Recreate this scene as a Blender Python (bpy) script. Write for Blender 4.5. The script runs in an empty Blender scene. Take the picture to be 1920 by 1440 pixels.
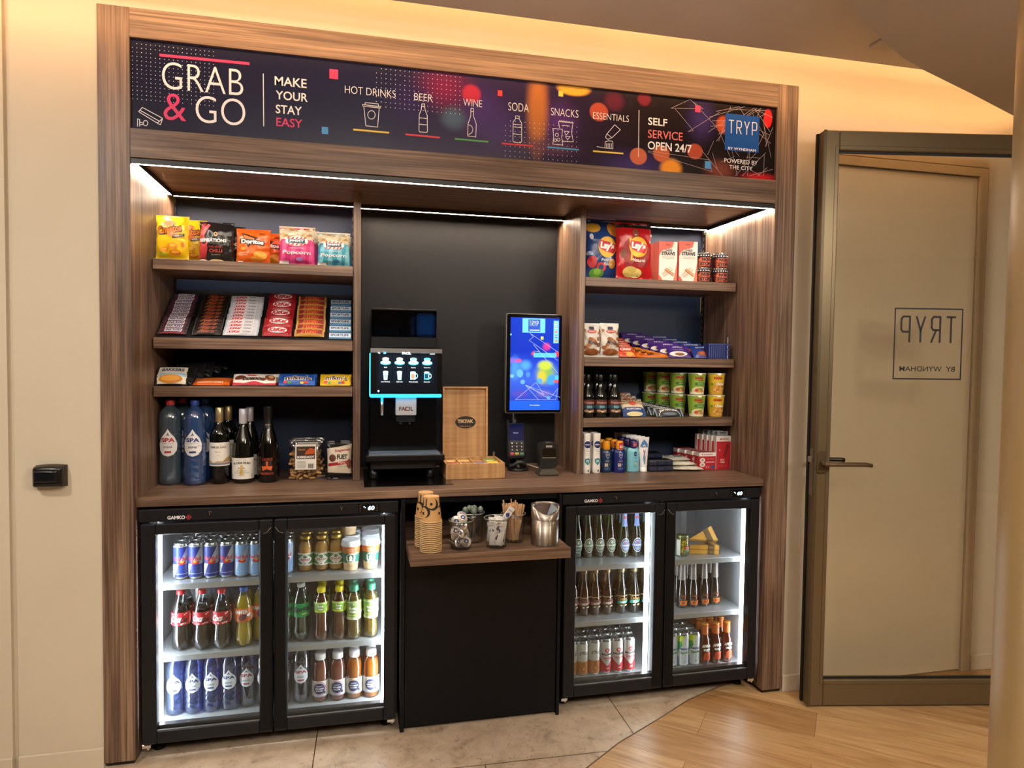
import bpy, math, random
from mathutils import Matrix, Vector, geometry, noise as mnoise
random.seed(7)
SC = bpy.context.scene
COL = SC.collection
rad = math.radians

# ---------------------------------------------------------------- camera
CAM_LOC = (0.8403424, -2.5785193, 1.4506953)
FPX = 1273.677
ROT = ((0.97362841, -0.22778096, 0.0127892), (0.00370156, -0.04027902, -0.99918161), (0.22810968, 0.97287894, -0.03837366))
cd = bpy.data.cameras.new('camera')
cam = bpy.data.objects.new('camera', cd)
COL.objects.link(cam)
cd.sensor_width = 36.0
cd.sensor_fit = 'HORIZONTAL'
cd.lens = FPX / 1920 * 36.0
cd.clip_start = 0.05
m = Matrix.Identity(4)
for i in range(3):
    m[i][0] = ROT[0][i]; m[i][1] = -ROT[1][i]; m[i][2] = -ROT[2][i]; m[i][3] = CAM_LOC[i]
cam.matrix_world = m
SC.camera = cam
SC.view_settings.view_transform = 'Standard'
SC.view_settings.look = 'None'
SC.view_settings.gamma = 1.0
SC.view_settings.exposure = 0.0
SC.view_settings.use_curve_mapping = False
SC.cycles.use_denoising = True
SC.cycles.max_bounces = 10
SC.cycles.transparent_max_bounces = 24
SC.cycles.caustics_reflective = False
SC.cycles.caustics_refractive = False

# ---------------------------------------------------------------- world, room lights and an added fill
w = bpy.data.worlds.new('world'); SC.world = w; w.use_nodes = True
w.node_tree.nodes['Background'].inputs[0].default_value = (1.0, 0.80, 0.60, 1)
w.node_tree.nodes['Background'].inputs[1].default_value = 0.20

def area(name, loc, target, sx, sy, power, col, spread=180):
    l = bpy.data.lights.new(name, 'AREA'); l.shape = 'RECTANGLE'; l.size = sx; l.size_y = sy
    l.energy = power; l.color = col; l.spread = rad(spread)
    o = bpy.data.objects.new(name, l); COL.objects.link(o)
    o.location = loc
    o.rotation_euler = (Vector(target) - Vector(loc)).to_track_quat('-Z', 'Y').to_euler()
    return o
WARM = (1.0, 0.62, 0.27)
area('ceiling_downlight', (-0.75, -1.55, 2.60), (0.1, -0.2, 0.6), 0.22, 0.22, 21, (1.0, 0.94, 0.86), 150)
area('ceiling_downlight', (0.9, -3.2, 2.60), (1.0, 0, 0.7), 0.5, 0.5, 22, (1.0, 0.92, 0.82), 160)
area('ceiling_downlight', (2.95, -2.95, 2.47), (2.75, -.8, 0.3), 0.7, 0.7, 44, (1.0, 0.92, 0.78), 140)
area('added_up_fill', (1.4, -3.0, 1.95), (1.4, -2.999, 2.95), 3.2, 1.4, 150, (1.0, 0.95, 0.88), 170)  # added upward fill behind the camera, brightens the ceiling, no known fitting

# ---------------------------------------------------------------- placing helpers
def at(u, v, x=None, y=None, z=None):
    """point of the place seen at a spot of the photograph, on the plane x, y or z"""
    q = ((u - 960) / FPX, (v - 720) / FPX, 1.0)
    d = [sum(ROT[k][i] * q[k] for k in range(3)) for i in range(3)]
    if x is not None: t = (x - CAM_LOC[0]) / d[0]
    elif y is not None: t = (y - CAM_LOC[1]) / d[1]
    else: t = (z - CAM_LOC[2]) / d[2]
    return Vector([CAM_LOC[i] + t * d[i] for i in range(3)])

ORD = ['first', 'second', 'third', 'fourth', 'fifth', 'sixth', 'seventh', 'eighth', 'ninth', 'tenth', 'eleventh', 'twelfth', 'thirteenth']

# ---------------------------------------------------------------- materials
def lin(h):
    h = h.lstrip('#')
    c = [int(h[i:i + 2], 16) / 255 for i in (0, 2, 4)]
    return tuple(((x + .055) / 1.055) ** 2.4 if x > .04045 else x / 12.92 for x in c) + (1,)
_M = {}
def M(col, rough=.45, metal=0.0, emit=0.0, coat=0.0, spec=.5):
    k = (col, rough, metal, emit, coat, spec)
    if k not in _M:
        mt = bpy.data.materials.new('paint_' + col.strip('#')); mt.use_nodes = True
        p = mt.node_tree.nodes['Principled BSDF']
        p.inputs['Base Color'].default_value = lin(col)
        p.inputs['Roughness'].default_value = rough
        p.inputs['Metallic'].default_value = metal
        p.inputs['Coat Weight'].default_value = coat
        p.inputs['Specular IOR Level'].default_value = spec
        if emit:
            p.inputs['Emission Color'].default_value = lin(col)
            p.inputs['Emission Strength'].default_value = emit
        _M[k] = mt
    return _M[k]
def clear(tint='#ffffff', refl=.06, rough=.03, body=0.0, bodycol='#ffffff'):
    """thin clear glass or plastic: tinted see-through with a mirror-like sheen that grows at grazing angles"""
    k = ('clear', tint, refl, rough, body, bodycol)
    if k not in _M:
        mt = bpy.data.materials.new('clear_' + tint.strip('#')); mt.use_nodes = True
        nt = mt.node_tree; N = nt.nodes; L = nt.links
        N.remove(N['Principled BSDF']); out = N['Material Output']
        t = N.new('ShaderNodeBsdfTransparent'); t.inputs[0].default_value = lin(tint)
        g = N.new('ShaderNodeBsdfGlossy'); g.inputs['Roughness'].default_value = rough
        lw = N.new('ShaderNodeLayerWeight'); lw.inputs[0].default_value = .35
        mr = N.new('ShaderNodeMapRange'); mr.inputs[3].default_value = refl; mr.inputs[4].default_value = min(1, refl + .75)
        pw = N.new('ShaderNodeMath'); pw.operation = 'POWER'; pw.inputs[1].default_value = 2.2
        L.new(lw.outputs['Facing'], pw.inputs[0]); L.new(pw.outputs[0], mr.inputs[0])
        mx = N.new('ShaderNodeMixShader'); L.new(mr.outputs[0], mx.inputs[0])
        src = t
        if body:
            d = N.new('ShaderNodeBsdfDiffuse'); d.inputs[0].default_value = lin(bodycol)
            m2 = N.new('ShaderNodeMixShader'); m2.inputs[0].default_value = body
            L.new(t.outputs[0], m2.inputs[1]); L.new(d.outputs[0], m2.inputs[2]); src = m2
        L.new(src.outputs[0], mx.inputs[1]); L.new(g.outputs[0], mx.inputs[2])
        L.new(mx.outputs[0], out.inputs[0])
        _M[k] = mt
    return _M[k]
def node_mat(name, rough=.5):
    mt = bpy.data.materials.new(name); mt.use_nodes = True
    nt = mt.node_tree; p = nt.nodes['Principled BSDF']; p.inputs['Roughness'].default_value = rough
    tc = nt.nodes.new('ShaderNodeTexCoord')
    return mt, nt, p, tc
def mapping(nt, src, scale, rot=(0, 0, 0), loc=(0, 0, 0)):
    mp = nt.nodes.new('ShaderNodeMapping')
    mp.inputs['Scale'].default_value = scale; mp.inputs['Rotation'].default_value = rot; mp.inputs['Location'].default_value = loc
    nt.links.new(src, mp.inputs[0]); return mp.outputs[0]
def noise(nt, vec, scale, detail=4, dist=0.0, rough=.55):
    n = nt.nodes.new('ShaderNodeTexNoise'); n.inputs['Scale'].default_value = scale
    n.inputs['Detail'].default_value = detail; n.inputs['Distortion'].default_value = dist; n.inputs['Roughness'].default_value = rough
    nt.links.new(vec, n.inputs['Vector']); return n.outputs['Fac']
def ramp(nt, fac, stops):
    r = nt.nodes.new('ShaderNodeValToRGB'); e = r.color_ramp.elements
    while len(e) < len(stops): e.new(.5)
    for q, (p, c) in zip(e, stops): q.position = p; q.color = lin(c)
    nt.links.new(fac, r.inputs[0]); return r.outputs[0]
def mixc(nt, a, b, fac, mode='MIX'):
    x = nt.nodes.new('ShaderNodeMix'); x.data_type = 'RGBA'; x.blend_type = mode
    for s, v in ((0, fac), (6, a), (7, b)):
        if hasattr(v, 'is_linked') or hasattr(v, 'links'): nt.links.new(v, x.inputs[s])
        else: x.inputs[s].default_value = v
    return x.outputs[2]
def wood(name, axis, cols, rough=.42, k=1.0, seed=0.0):
    mt, nt, p, tc = node_mat(name, rough)
    sc = [15 * k] * 3; sc[axis] = .75 * k
    v = mapping(nt, tc.outputs['Object'], sc, loc=(seed, seed * 2, seed))
    a = noise(nt, v, 1.6, 5, .9, .55)
    c1 = ramp(nt, a, [(.25, cols[0]), (.45, cols[1]), (.6, cols[2]), (.8, cols[3])])
    sf = [150 * k] * 3; sf[axis] = 2.2 * k
    f = noise(nt, mapping(nt, tc.outputs['Object'], sf, loc=(seed, 0, seed)), 1.0, 3)
    g = ramp(nt, f, [(.32, '#8a7f77'), (.6, '#ffffff')])
    nt.links.new(mixc(nt, c1, g, .85, 'MULTIPLY'), p.inputs['Base Color'])
    return mt
WAL = ('#543f33', '#755c4b', '#8d725e', '#a2876f')
W_V = wood('walnut_upright', 2, WAL); W_H = wood('walnut_lengthwise', 0, WAL, seed=3.0); W_D = wood('walnut_depthwise', 1, WAL, seed=5.0)
BLACK = M('#0e0f13', .42, spec=.2); BLACKM = M('#0a0b0e', .55, spec=.15); STEEL = M('#c9c6c2', .28, 1.0); CHROME = M('#e2e2e2', .12, 1.0)
WHITE = M('#f2efe9', .5)

# ---------------------------------------------------------------- mesh builder
_T = {}
def text_geo(s, bold=0.0):
    """flat lettering scaled to the unit square"""
    k = (s, bold)
    if k not in _T:
        c = bpy.data.curves.new('lettering', 'FONT'); c.body = s; c.resolution_u = 3 if bold >= 0 else 6; c.offset = bold
        c.align_x = 'CENTER'
        o = bpy.data.objects.new('lettering', c); COL.objects.link(o)
        me = bpy.data.meshes.new_from_object(o)
        v = [(q.co.x, q.co.y) for q in me.vertices]; f = [tuple(q.vertices) for q in me.polygons]
        bpy.data.objects.remove(o); bpy.data.curves.remove(c); bpy.data.meshes.remove(me)
        if v:
            x0 = min(a for a, b in v); x1 = max(a for a, b in v); y0 = min(b for a, b in v); y1 = max(b for a, b in v)
            v = [((a - x0) / (x1 - x0) - .5, (b - y0) / max(1e-6, y1 - y0) - .5) for a, b in v]
        _T[k] = (v, f)
    return _T[k]

def split(V, F, seg):
    """cut long triangle edges so that a flat outline can follow a curved surface"""
    V = list(V); out = []; todo = [t for f in F for t in ([f] if len(f) == 3 else [(f[0], f[i], f[i + 1]) for i in range(1, len(f) - 1)])]
    mid = {}
    while todo:
        t = todo.pop()
        e = [(abs(V[t[i]][0] - V[t[(i + 1) % 3]][0]) + abs(V[t[i]][1] - V[t[(i + 1) % 3]][1]), i) for i in range(3)]
        d, i = max(e)
        if d <= seg or len(V) > 6000: out.append(t); continue
        a, b, c = t[i], t[(i + 1) % 3], t[(i + 2) % 3]
        k = (min(a, b), max(a, b))
        if k not in mid: mid[k] = len(V); V.append(((V[a][0] + V[b][0]) / 2, (V[a][1] + V[b][1]) / 2))
        todo += [(a, mid[k], c), (mid[k], b, c)]
    return V, out

class B:
    def __init__(s): s.v = []; s.f = []; s.mi = []; s.sm = []; s.mats = []
    def mat(s, mt):
        if isinstance(mt, str): mt = M(mt)
        if mt not in s.mats: s.mats.append(mt)
        return s.mats.index(mt)
    def add(s, V, F, mt, smooth=False):
        n = len(s.v); i = s.mat(mt); s.v += [tuple(q) for q in V]
        for f in F: s.f.append(tuple(a + n for a in f)); s.mi.append(i); s.sm.append(smooth)
        return s
    def box(s, x0, x1, y0, y1, z0, z1, mt, bev=0.0):
        if bev <= 0:
            V = [(x, y, z) for x in (x0, x1) for y in (y0, y1) for z in (z0, z1)]
            return s.add(V, [(0, 1, 3, 2), (4, 6, 7, 5), (0, 4, 5, 1), (2, 3, 7, 6), (0, 2, 6, 4), (1, 5, 7, 3)], mt)
        V = []; F = []; b = bev
        X = (x0, x1); Y = (y0, y1); Z = (z0, z1); ix = {}
        for i in (0, 1):
            for j in (0, 1):
                for k in (0, 1):
                    sx, sy, sz = (b, -b)[i], (b, -b)[j], (b, -b)[k]
                    for a, p in enumerate(((X[i], Y[j] + sy, Z[k] + sz), (X[i] + sx, Y[j], Z[k] + sz), (X[i] + sx, Y[j] + sy, Z[k]))):
                        ix[i, j, k, a] = len(V); V.append(p)
        g = lambda i, j, k, a: ix[i, j, k, a]
        for i in (0, 1):
            F.append([g(i, 0, 0, 0), g(i, 0, 1, 0), g(i, 1, 1, 0), g(i, 1, 0, 0)][::1 if i == 0 else -1])
            F.append([g(0, i, 0, 1), g(1, i, 0, 1), g(1, i, 1, 1), g(0, i, 1, 1)][::1 if i == 0 else -1])
            F.append([g(0, 0, i, 2), g(0, 1, i, 2), g(1, 1, i, 2), g(1, 0, i, 2)][::1 if i == 0 else -1])
        for i in (0, 1):
            for j in (0, 1):
                F.append((g(i, j, 0, 0), g(i, j, 1, 0), g(i, j, 1, 1), g(i, j, 0, 1)))
                F.append((g(i, 0, j, 0), g(i, 1, j, 0), g(i, 1, j, 2), g(i, 0, j, 2)))
                F.append((g(0, i, j, 1), g(1, i, j, 1), g(1, i, j, 2), g(0, i, j, 2)))
                for k in (0, 1): F.append((g(i, j, k, 0), g(i, j, k, 1), g(i, j, k, 2)))
        return s.add(V, F, mt)
    def lathe(s, prof, mt, n=22, c=(0, 0), smooth=True, fn=None, cut=None):
        """prof: (radius, height) from below upwards; mt one material or one per band; fn(angle, z, r) reshapes the radius"""
        V = []; F = []
        for r, z in prof:
            for i in range(n):
                a = 2 * math.pi * i / n; q = fn(a, z, r) if fn else r
                V.append((c[0] + q * math.sin(a), c[1] - q * math.cos(a), z))
        base = len(s.v); s.v += V
        for k in range(len(prof) - 1):
            mm = mt[k] if isinstance(mt, list) else mt
            if mm is None: continue
            j = s.mat(mm)
            for i in range(n):
                a = k * n + i; b2 = k * n + (i + 1) % n
                s.f.append((base + a, base + b2, base + b2 + n, base + a + n)); s.mi.append(j); s.sm.append(smooth)
        return s
    def tube(s, pts, r, mt, n=8, smooth=True):
        P = [Vector(p) for p in pts]; V = []; F = []
        up = Vector((0, 0, 1))
        for i, p in enumerate(P):
            d = (P[min(i + 1, len(P) - 1)] - P[max(i - 1, 0)]).normalized()
            a = d.cross(up)
            if a.length < .05: a = d.cross(Vector((1, 0, 0)))
            a.normalize(); b2 = d.cross(a)
            rr = r[i] if isinstance(r, (list, tuple)) else r
            for k in range(n):
                t = 2 * math.pi * k / n; V.append(p + a * rr * math.cos(t) + b2 * rr * math.sin(t))
        for i in range(len(P) - 1):
            for k in range(n):
                F.append((i * n + k, i * n + (k + 1) % n, (i + 1) * n + (k + 1) % n, (i + 1) * n + k))
        F.append(tuple(range(n))[::-1]); F.append(tuple((len(P) - 1) * n + k for k in range(n)))
        return s.add(V, F, mt, smooth)
    def grid(s, fn, nu, nv, mt, smooth=True, flip=False):
        V = [fn(i / nu, j / nv) for j in range(nv + 1) for i in range(nu + 1)]
        F = []
        for j in range(nv):
            for i in range(nu):
                a = j * (nu + 1) + i; q = (a, a + 1, a + nu + 2, a + nu + 1)
                F.append(q[::-1] if flip else q)
        return s.add(V, F, mt, smooth)
    def draw(s, S, specs, l=.0005, dl=.00018, seg=.12):
        """printing on a surface S(u, v, lift)"""
        for q in specs:
            k = q[0]
            if k == 'r':
                _, x0, y0, x1, y1, c = q
                nx = max(1, math.ceil((x1 - x0) / seg)); ny = max(1, math.ceil((y1 - y0) / seg))
                s.grid(lambda a, b: S(x0 + a * (x1 - x0), y0 + b * (y1 - y0), l), nx, ny, c, True)
            elif k in 'eo':
                cx, cy, rx, ry = q[1:5]; c = q[-1]; i0 = 1 - q[5] if k == 'o' else 0
                n = 20; nr = max(1, math.ceil(max(rx, ry) * (1 - i0) / seg))
                V = []; F = []
                for j in range(nr + 1):
                    t = i0 + (1 - i0) * j / nr
                    for i in range(n):
                        a = 2 * math.pi * i / n; V.append(S(cx + rx * t * math.cos(a), cy + ry * t * math.sin(a), l))
                for j in range(nr):
                    for i in range(n):
                        F.append((j * n + i, j * n + (i + 1) % n, (j + 1) * n + (i + 1) % n, (j + 1) * n + i))
                s.add(V, F, c, True)
            elif k == 'p':
                P = [Vector((a, b, 0)) for a, b in q[1]]
                V, F = split(q[1], [tuple(t) for t in geometry.tessellate_polygon([P])], seg)
                s.add([S(a, b, l) for a, b in V], F, q[2], True)
            elif k == 'l':
                P = q[1]; wd = q[2] / 2; V = []; F = []
                for i in range(len(P) - 1):
                    (x0, y0), (x1, y1) = P[i], P[i + 1]; d = math.hypot(x1 - x0, y1 - y0) or 1
                    nx, ny = -(y1 - y0) / d * wd, (x1 - x0) / d * wd; ex, ey = (x1 - x0) / d * wd * .5, (y1 - y0) / d * wd * .5
                    n = len(V); V += [(x0 + nx - ex, y0 + ny - ey), (x0 - nx - ex, y0 - ny - ey), (x1 - nx + ex, y1 - ny + ey), (x1 + nx + ex, y1 + ny + ey)]
                    F.append((n, n + 1, n + 2, n + 3))
                s.add([S(a, b, l) for a, b in V], F, q[3], False)
            elif k == 't':
                tx, cx, cy, tw, th, c = q[1:7]; o = q[7] if len(q) > 7 else {}
                V, F = text_geo(tx, o.get('bold', 0.0)); r = rad(o.get('rot', 0)); sh = o.get('shear', 0); ar = o.get('ar', 1.0)
                W = []
                for a, b in V:
                    a, b = a * tw + b * th * sh, b * th
                    if o.get('mirror'): a = -a
                    a, b = a * math.cos(r) - b * math.sin(r) / ar, a * math.sin(r) * ar + b * math.cos(r)
                    if 'arc' in o: b += o['arc'] * (1 - (2 * a / tw) ** 2)
                    W.append((cx + a, cy + b))
                if o.get('seg', 1) and seg < 50: W, F = split(W, F, max(seg * .8, .05))
                s.add([S(a, b, l) for a, b in W], F, c, False)
            l += dl
        return s
    def obj(s, name, parent=None, loc=None, rot=None):
        me = bpy.data.meshes.new(name); me.from_pydata(s.v, [], s.f)
        for mt in s.mats: me.materials.append(mt)
        me.polygons.foreach_set('material_index', s.mi); me.polygons.foreach_set('use_smooth', s.sm); me.update()
        o = bpy.data.objects.new(name, me); COL.objects.link(o)
        if parent is not None: o.parent = parent
        if loc is not None: o.location = loc
        if rot is not None: o.rotation_euler = rot
        return o

def tag(o, label=None, cat=None, group=None, kind=None):
    if label: o['label'] = label
    if cat: o['category'] = cat
    if group: o['group'] = group
    if kind: o['kind'] = kind
    return o
def empty(name, loc=(0, 0, 0), label=None, cat=None, group=None):
    o = bpy.data.objects.new(name, None); COL.objects.link(o); o.location = loc; o.empty_display_size = .05
    return tag(o, label, cat, group)
def structure(b, name, **k): return tag(b.obj(name, **k), kind='structure')
def dup(o, parent=None):
    c = o.copy(); COL.objects.link(c)
    if parent is not None: c.parent = parent
    for ch in list(KIDS(o)): dup(ch, c)
    return c
def KIDS(o): return [c for c in o.children]
class Proto:
    """first placement moves the thing itself, later ones copy it with its parts"""
    def __init__(s, root): s.root = root; s.used = False
    def put(s, loc, label, cat, group=None, rz=0.0, rx=0.0, ry=0.0, scale=None):
        o = dup(s.root) if s.used else s.root
        s.used = True
        o.location = loc; o.rotation_euler = (rx, ry, rz)
        if scale: o.scale = scale
        if 'group' in o and not group: del o['group']
        return tag(o, label, cat, group)

# surfaces that printing can follow
def flat(x0, z0, w_, h_, y):
    return lambda u, v, l: (x0 + u * w_, y - l, z0 + v * h_)
def side_x(x, y0, z0, d, h_):
    return lambda u, v, l: (x - l, y0 - u * d, z0 + v * h_)
def top_z(x0, y0, w_, d, z):
    return lambda u, v, l: (x0 + u * w_, y0 + v * d, z + l)
def round_z(rfn, z0, z1, half=math.pi / 2, c=(0, 0)):
    """u -1..1 runs round the front half, v 0..1 upwards"""
    def S(u, v, l):
        z = z0 + v * (z1 - z0); r = rfn(z) + l; a = u * half
        return (c[0] + r * math.sin(a), c[1] - r * math.cos(a), z)
    return S
def rprof(prof):
    def f(z):
        for (r0, z0), (r1, z1) in zip(prof, prof[1:]):
            if z0 <= z <= z1 and z1 > z0: return r0 + (r1 - r0) * (z - z0) / (z1 - z0)
        return prof[-1][0] if z > prof[-1][1] else prof[0][0]
    return f
# ---------------------------------------------------------------- the setting
def plaster(name, c1, c2, rough=.75):
    mt, nt, p, tc = node_mat(name, rough)
    n = noise(nt, mapping(nt, tc.outputs['Object'], (1, 1, 1)), 2.2, 6)
    nt.links.new(ramp(nt, n, [(.3, c1), (.7, c2)]), p.inputs['Base Color']); return mt
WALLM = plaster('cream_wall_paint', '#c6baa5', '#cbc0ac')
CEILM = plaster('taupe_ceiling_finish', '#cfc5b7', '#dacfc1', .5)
SOFM = plaster('soffit_paint', '#b4a594', '#baac9b', .6)
TOP = 2.95
b = B()
b.box(-3.5, -.278, .0, .16, 0, TOP, WALLM).box(-.278, -.262, .016, .16, 0, TOP, WALLM).box(-.262, 0, .006, .16, 0, TOP, WALLM)
b.box(0, 2.68, .006, .16, 2.619, TOP, WALLM)
# wall beside the glass door with a flush white service door let into it
b.box(2.68, 2.82, .006, .16, 0, TOP, WALLM).box(3.692, 6.5, .006, .16, 0, TOP, WALLM).box(2.82, 3.692, .006, .16, 2.353, TOP, WALLM)
structure(b, 'wall_back')
b = B(); b.box(-3.5, -.278, -.008, .0, 0, .074, WALLM, .002).box(-.262, -.0005, -.004, .006, 0, .074, WALLM, .002)
structure(b, 'baseboard_back')
b = B(); b.box(2.681, 2.82, -.004, .006, 0, .074, WALLM, .002).box(3.692, 6.5, -.004, .006, 0, .074, WALLM, .002)
structure(b, 'baseboard_right')
sd = B(); sd.box(2.828, 3.636, .012, .05, .008, 2.306, WALLM)
ds = B(); ds.box(2.822, 2.828, .02, .16, 0, 2.351, M('#6d6250')).box(3.636, 3.641, .02, .16, 0, 2.31, M('#4c4336')).box(2.822, 3.641, .02, .16, 2.306, 2.311, M('#4c4336'))
ds.box(3.641, 3.688, .004, .16, 0, 2.349, WALLM).box(2.822, 3.641, .004, .16, 2.311, 2.349, WALLM).box(3.688, 3.692, .022, .16, 0, 2.353, M('#8d8069')).box(2.822, 3.692, .022, .16, 2.349, 2.353, M('#8d8069'))
d1 = structure(sd, 'door_1'); structure(ds, 'door_frame', parent=d1)

# floor: pale stone tiles and oak boards meeting along a sweeping joint
def stone():
    mt, nt, p, tc = node_mat('limestone_tiles', .38)
    o = tc.outputs['Object']
    a = ramp(nt, noise(nt, o, 9, 8, .6, .68), [(.3, '#93806b'), (.42, '#b5a08a'), (.55, '#c6b29b'), (.75, '#d2c0aa')])
    pit = ramp(nt, noise(nt, o, 46, 6, 1.2, .7), [(.34, '#7c6c58'), (.43, '#ffffff')])
    br = nt.nodes.new('ShaderNodeTexBrick'); br.offset = .5
    br.inputs['Scale'].default_value = 1.0; br.inputs['Mortar Size'].default_value = .0022
    br.inputs['Brick Width'].default_value = 1.2; br.inputs['Row Height'].default_value = .6
    br.inputs['Color1'].default_value = lin('#ffffff'); br.inputs['Color2'].default_value = lin('#eee9e2'); br.inputs['Mortar'].default_value = lin('#6f6558')
    nt.links.new(mapping(nt, o, (1, 1, 1), rot=(0, 0, rad(1.5)), loc=(.49, .82, 0)), br.inputs[0])
    c = mixc(nt, mixc(nt, a, pit, .55, 'MULTIPLY'), br.outputs[0], 1.0, 'MULTIPLY')
    nt.links.new(c, p.inputs['Base Color']); return mt
def oak():
    mt, nt, p, tc = node_mat('oak_boards', .4)
    o = mapping(nt, tc.outputs['Object'], (1, 1, 1), rot=(0, 0, rad(40)))
    br = nt.nodes.new('ShaderNodeTexBrick'); br.offset = .37
    br.inputs['Scale'].default_value = 1.0; br.inputs['Mortar Size'].default_value = .0012
    br.inputs['Brick Width'].default_value = 1.1; br.inputs['Row Height'].default_value = .2
    br.inputs['Color1'].default_value = lin('#ffffff'); br.inputs['Color2'].default_value = lin('#d9cbbb'); br.inputs['Mortar'].default_value = lin('#b59a7a')
    nt.links.new(o, br.inputs[0])
    g = noise(nt, mapping(nt, o, (1.6, 16, 1)), 1.3, 6, 1.6, .6)
    c1 = ramp(nt, g, [(.28, '#a58258'), (.45, '#bf9a6c'), (.62, '#cba97b'), (.8, '#d5b58a')])
    f = ramp(nt, noise(nt, mapping(nt, o, (4, 160, 1)), 1.0, 3), [(.35, '#d8c9ba'), (.6, '#ffffff')])
    nt.links.new(mixc(nt, mixc(nt, c1, f, .7, 'MULTIPLY'), br.outputs[0], 1.0, 'MULTIPLY'), p.inputs['Base Color']); return mt
JOINT = [(1.18, -.80), (1.40, -.57), (1.6532, -.3485), (1.8248, -.2242), (2.0651, -.0873), (2.2384, .0172), (2.42, .095), (2.7, .18), (3.0, .24)]
b = B(); P = [(-3.5, -5.5), (-3.5, .7), (3.0, .7)] + JOINT[::-1] + [(.72, -1.4), (.45, -2.1), (.3, -3.0), (.3, -5.5)]
V = [Vector((x, y, 0)) for x, y in P]
b.add(V, [tuple(t) for t in geometry.tessellate_polygon([V])], stone())
P2 = [(6.5, .7), (6.5, -5.5), (.3, -5.5), (.3, -3.0), (.45, -2.1), (.72, -1.4)] + JOINT + [(3.0, .7)]
V2 = [Vector((x, y, 0)) for x, y in P2]
b.add(V2, [tuple(t) for t in geometry.tessellate_polygon([V2])], oak())
structure(b, 'floor')
fo = [o for o in COL.objects if o.name == 'floor'][0]
b = B(); b.tube([(x, y, .0006) for x, y in [(.72, -1.4)] + JOINT], .0025, M('#7d6c56', .35, .6), 6)
structure(b, 'trim_1')

# ceiling held off the wall by a lit cove, and the lower rounded soffit
b = B(); b.box(-3.5, 6.5, -5.5, -.25, 2.628, 2.668, CEILM).box(-3.5, 6.5, -.6, .16, TOP, TOP + .05, WALLM)
structure(b, 'ceiling')
b = B(); b.box(-3.4, 6.4, -.282, -.256, 2.683, 2.698, M('#ffc98c', .5, 0, 34.0))
tag(b.obj('cove_light'), 'long warm light strip lying hidden on the ceiling edge above the cabinet', 'light strip')
EDGE = [(1.85, -2.2), (1.98, -1.35), (2.09, -1.05), (2.234, -.8395), (2.37, -.74), (2.5375, -.6438), (2.68, -.565), (2.8389, -.4969), (3.1719, -.3726), (3.5527, -.2235), (4.0, -.10), (4.6, -.04), (6.4, -.04), (6.4, -2.2)]
b = B(); n = len(EDGE)
V = [Vector((x, y, 2.5)) for x, y in EDGE]
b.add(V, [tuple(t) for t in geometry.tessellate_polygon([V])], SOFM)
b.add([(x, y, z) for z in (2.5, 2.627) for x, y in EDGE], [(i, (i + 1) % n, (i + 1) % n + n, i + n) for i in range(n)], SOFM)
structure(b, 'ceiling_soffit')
b = B(); p0 = at(1661, 76, z=2.6275)
b.box(p0.x - .03, p0.x + .05, p0.y - .05, p0.y + .05, 2.612, 2.628, M('#cfc4b4', .5), .004)
tag(b.obj('ceiling_sensor'), 'small white square sensor on the ceiling above the curved soffit edge', 'sensor')

# rounded bronze column close to the camera
mt, nt, p, tc = node_mat('satin_bronze', .32); p.inputs['Metallic'].default_value = .15
nt.links.new(ramp(nt, noise(nt, mapping(nt, tc.outputs['Object'], (6, 6, .5)), 2, 3), [(.3, '#a38a5e'), (.7, '#b0976a')]), p.inputs['Base Color'])
b = B(); b.lathe([(.16, 0), (.16, 2.5)], mt, 48)
structure(b, 'column_right', loc=(2.187, -1.621, 0))

# the other sides of the room, out of the frame
b = B(); b.box(-3.6, -3.5, -5.5, .16, 0, TOP, WALLM); structure(b, 'wall_left')
b = B(); b.box(-3.6, 6.6, -5.6, -5.5, 0, TOP, plaster('unseen_dark_wall', '#5b5147', '#62584d')); structure(b, 'wall_front')  # unseen wall, its colour kept dark to cut reflections and bounce
b = B(); b.box(6.5, 6.6, -5.5, .16, 0, TOP, WALLM); structure(b, 'wall_right')

# glass door standing open before the wall
BRZ = M('#6f6047', .36, .55); BRZD = M('#574a36', .4, .5); GASK = M('#08090a', .6)
DW, DZ0, DZ1, DT = .95, .008, 2.392, .055
b = B(); e = .004
b.box(0, .067, 0, .044, DZ0, DZ1, BRZ, e).box(DW - .067, DW, 0, .044, DZ0, DZ1, BRZ, e)
b.box(.067, DW - .067, 0, .044, 2.312, DZ1, BRZ, e).box(.067, DW - .067, 0, .044, DZ0, .119, BRZ, e)
b.box(.0, .012, -.003, .0, DZ0, DZ1, BRZD).box(.049, .0505, -.0012, 0, .10, 2.33, BRZD).box(.049, DW, -.0012, 0, 2.33, 2.3315, BRZD).box(.049, DW, -.0012, 0, .1, .1015, BRZD)
door = structure(b, 'door_2', loc=(2.6986, -.1442, 0), rot=(0, 0, rad(-11.1253)))
b = B(); b.box(-.006, .01, .044, .058, DZ0, DZ1 - .002, GASK).box(.06, DW - .06, .012, .016, 2.302, 2.312, GASK).box(.06, DW - .06, .012, .016, .119, .127, GASK)
tag(b.obj('gasket', door), kind='structure')
b = B(); b.box(.06, DW - .06, .018, .026, .112, 2.318, clear('#f7f5f0', .04, .02)); tag(b.obj('glass_pane', door), kind='structure')
b = B(); S = lambda u, v, l: (u, .0175 - l, v); INK = M('#191a1f', .5)
x0, x1, z0, z1 = .331, .617, 1.385, 1.676
b.draw(S, [('l', [(x0, z0), (x1, z0)], .006, INK), ('l', [(x0, z1), (x1, z1)], .006, INK), ('l', [(x0, z0), (x0, z1)], .006, INK), ('l', [(x1, z0), (x1, z1)], .006, INK)], dl=0, seg=99)
TW = .0095   # tall narrow lettering, seen from behind: P Y R T
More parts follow.
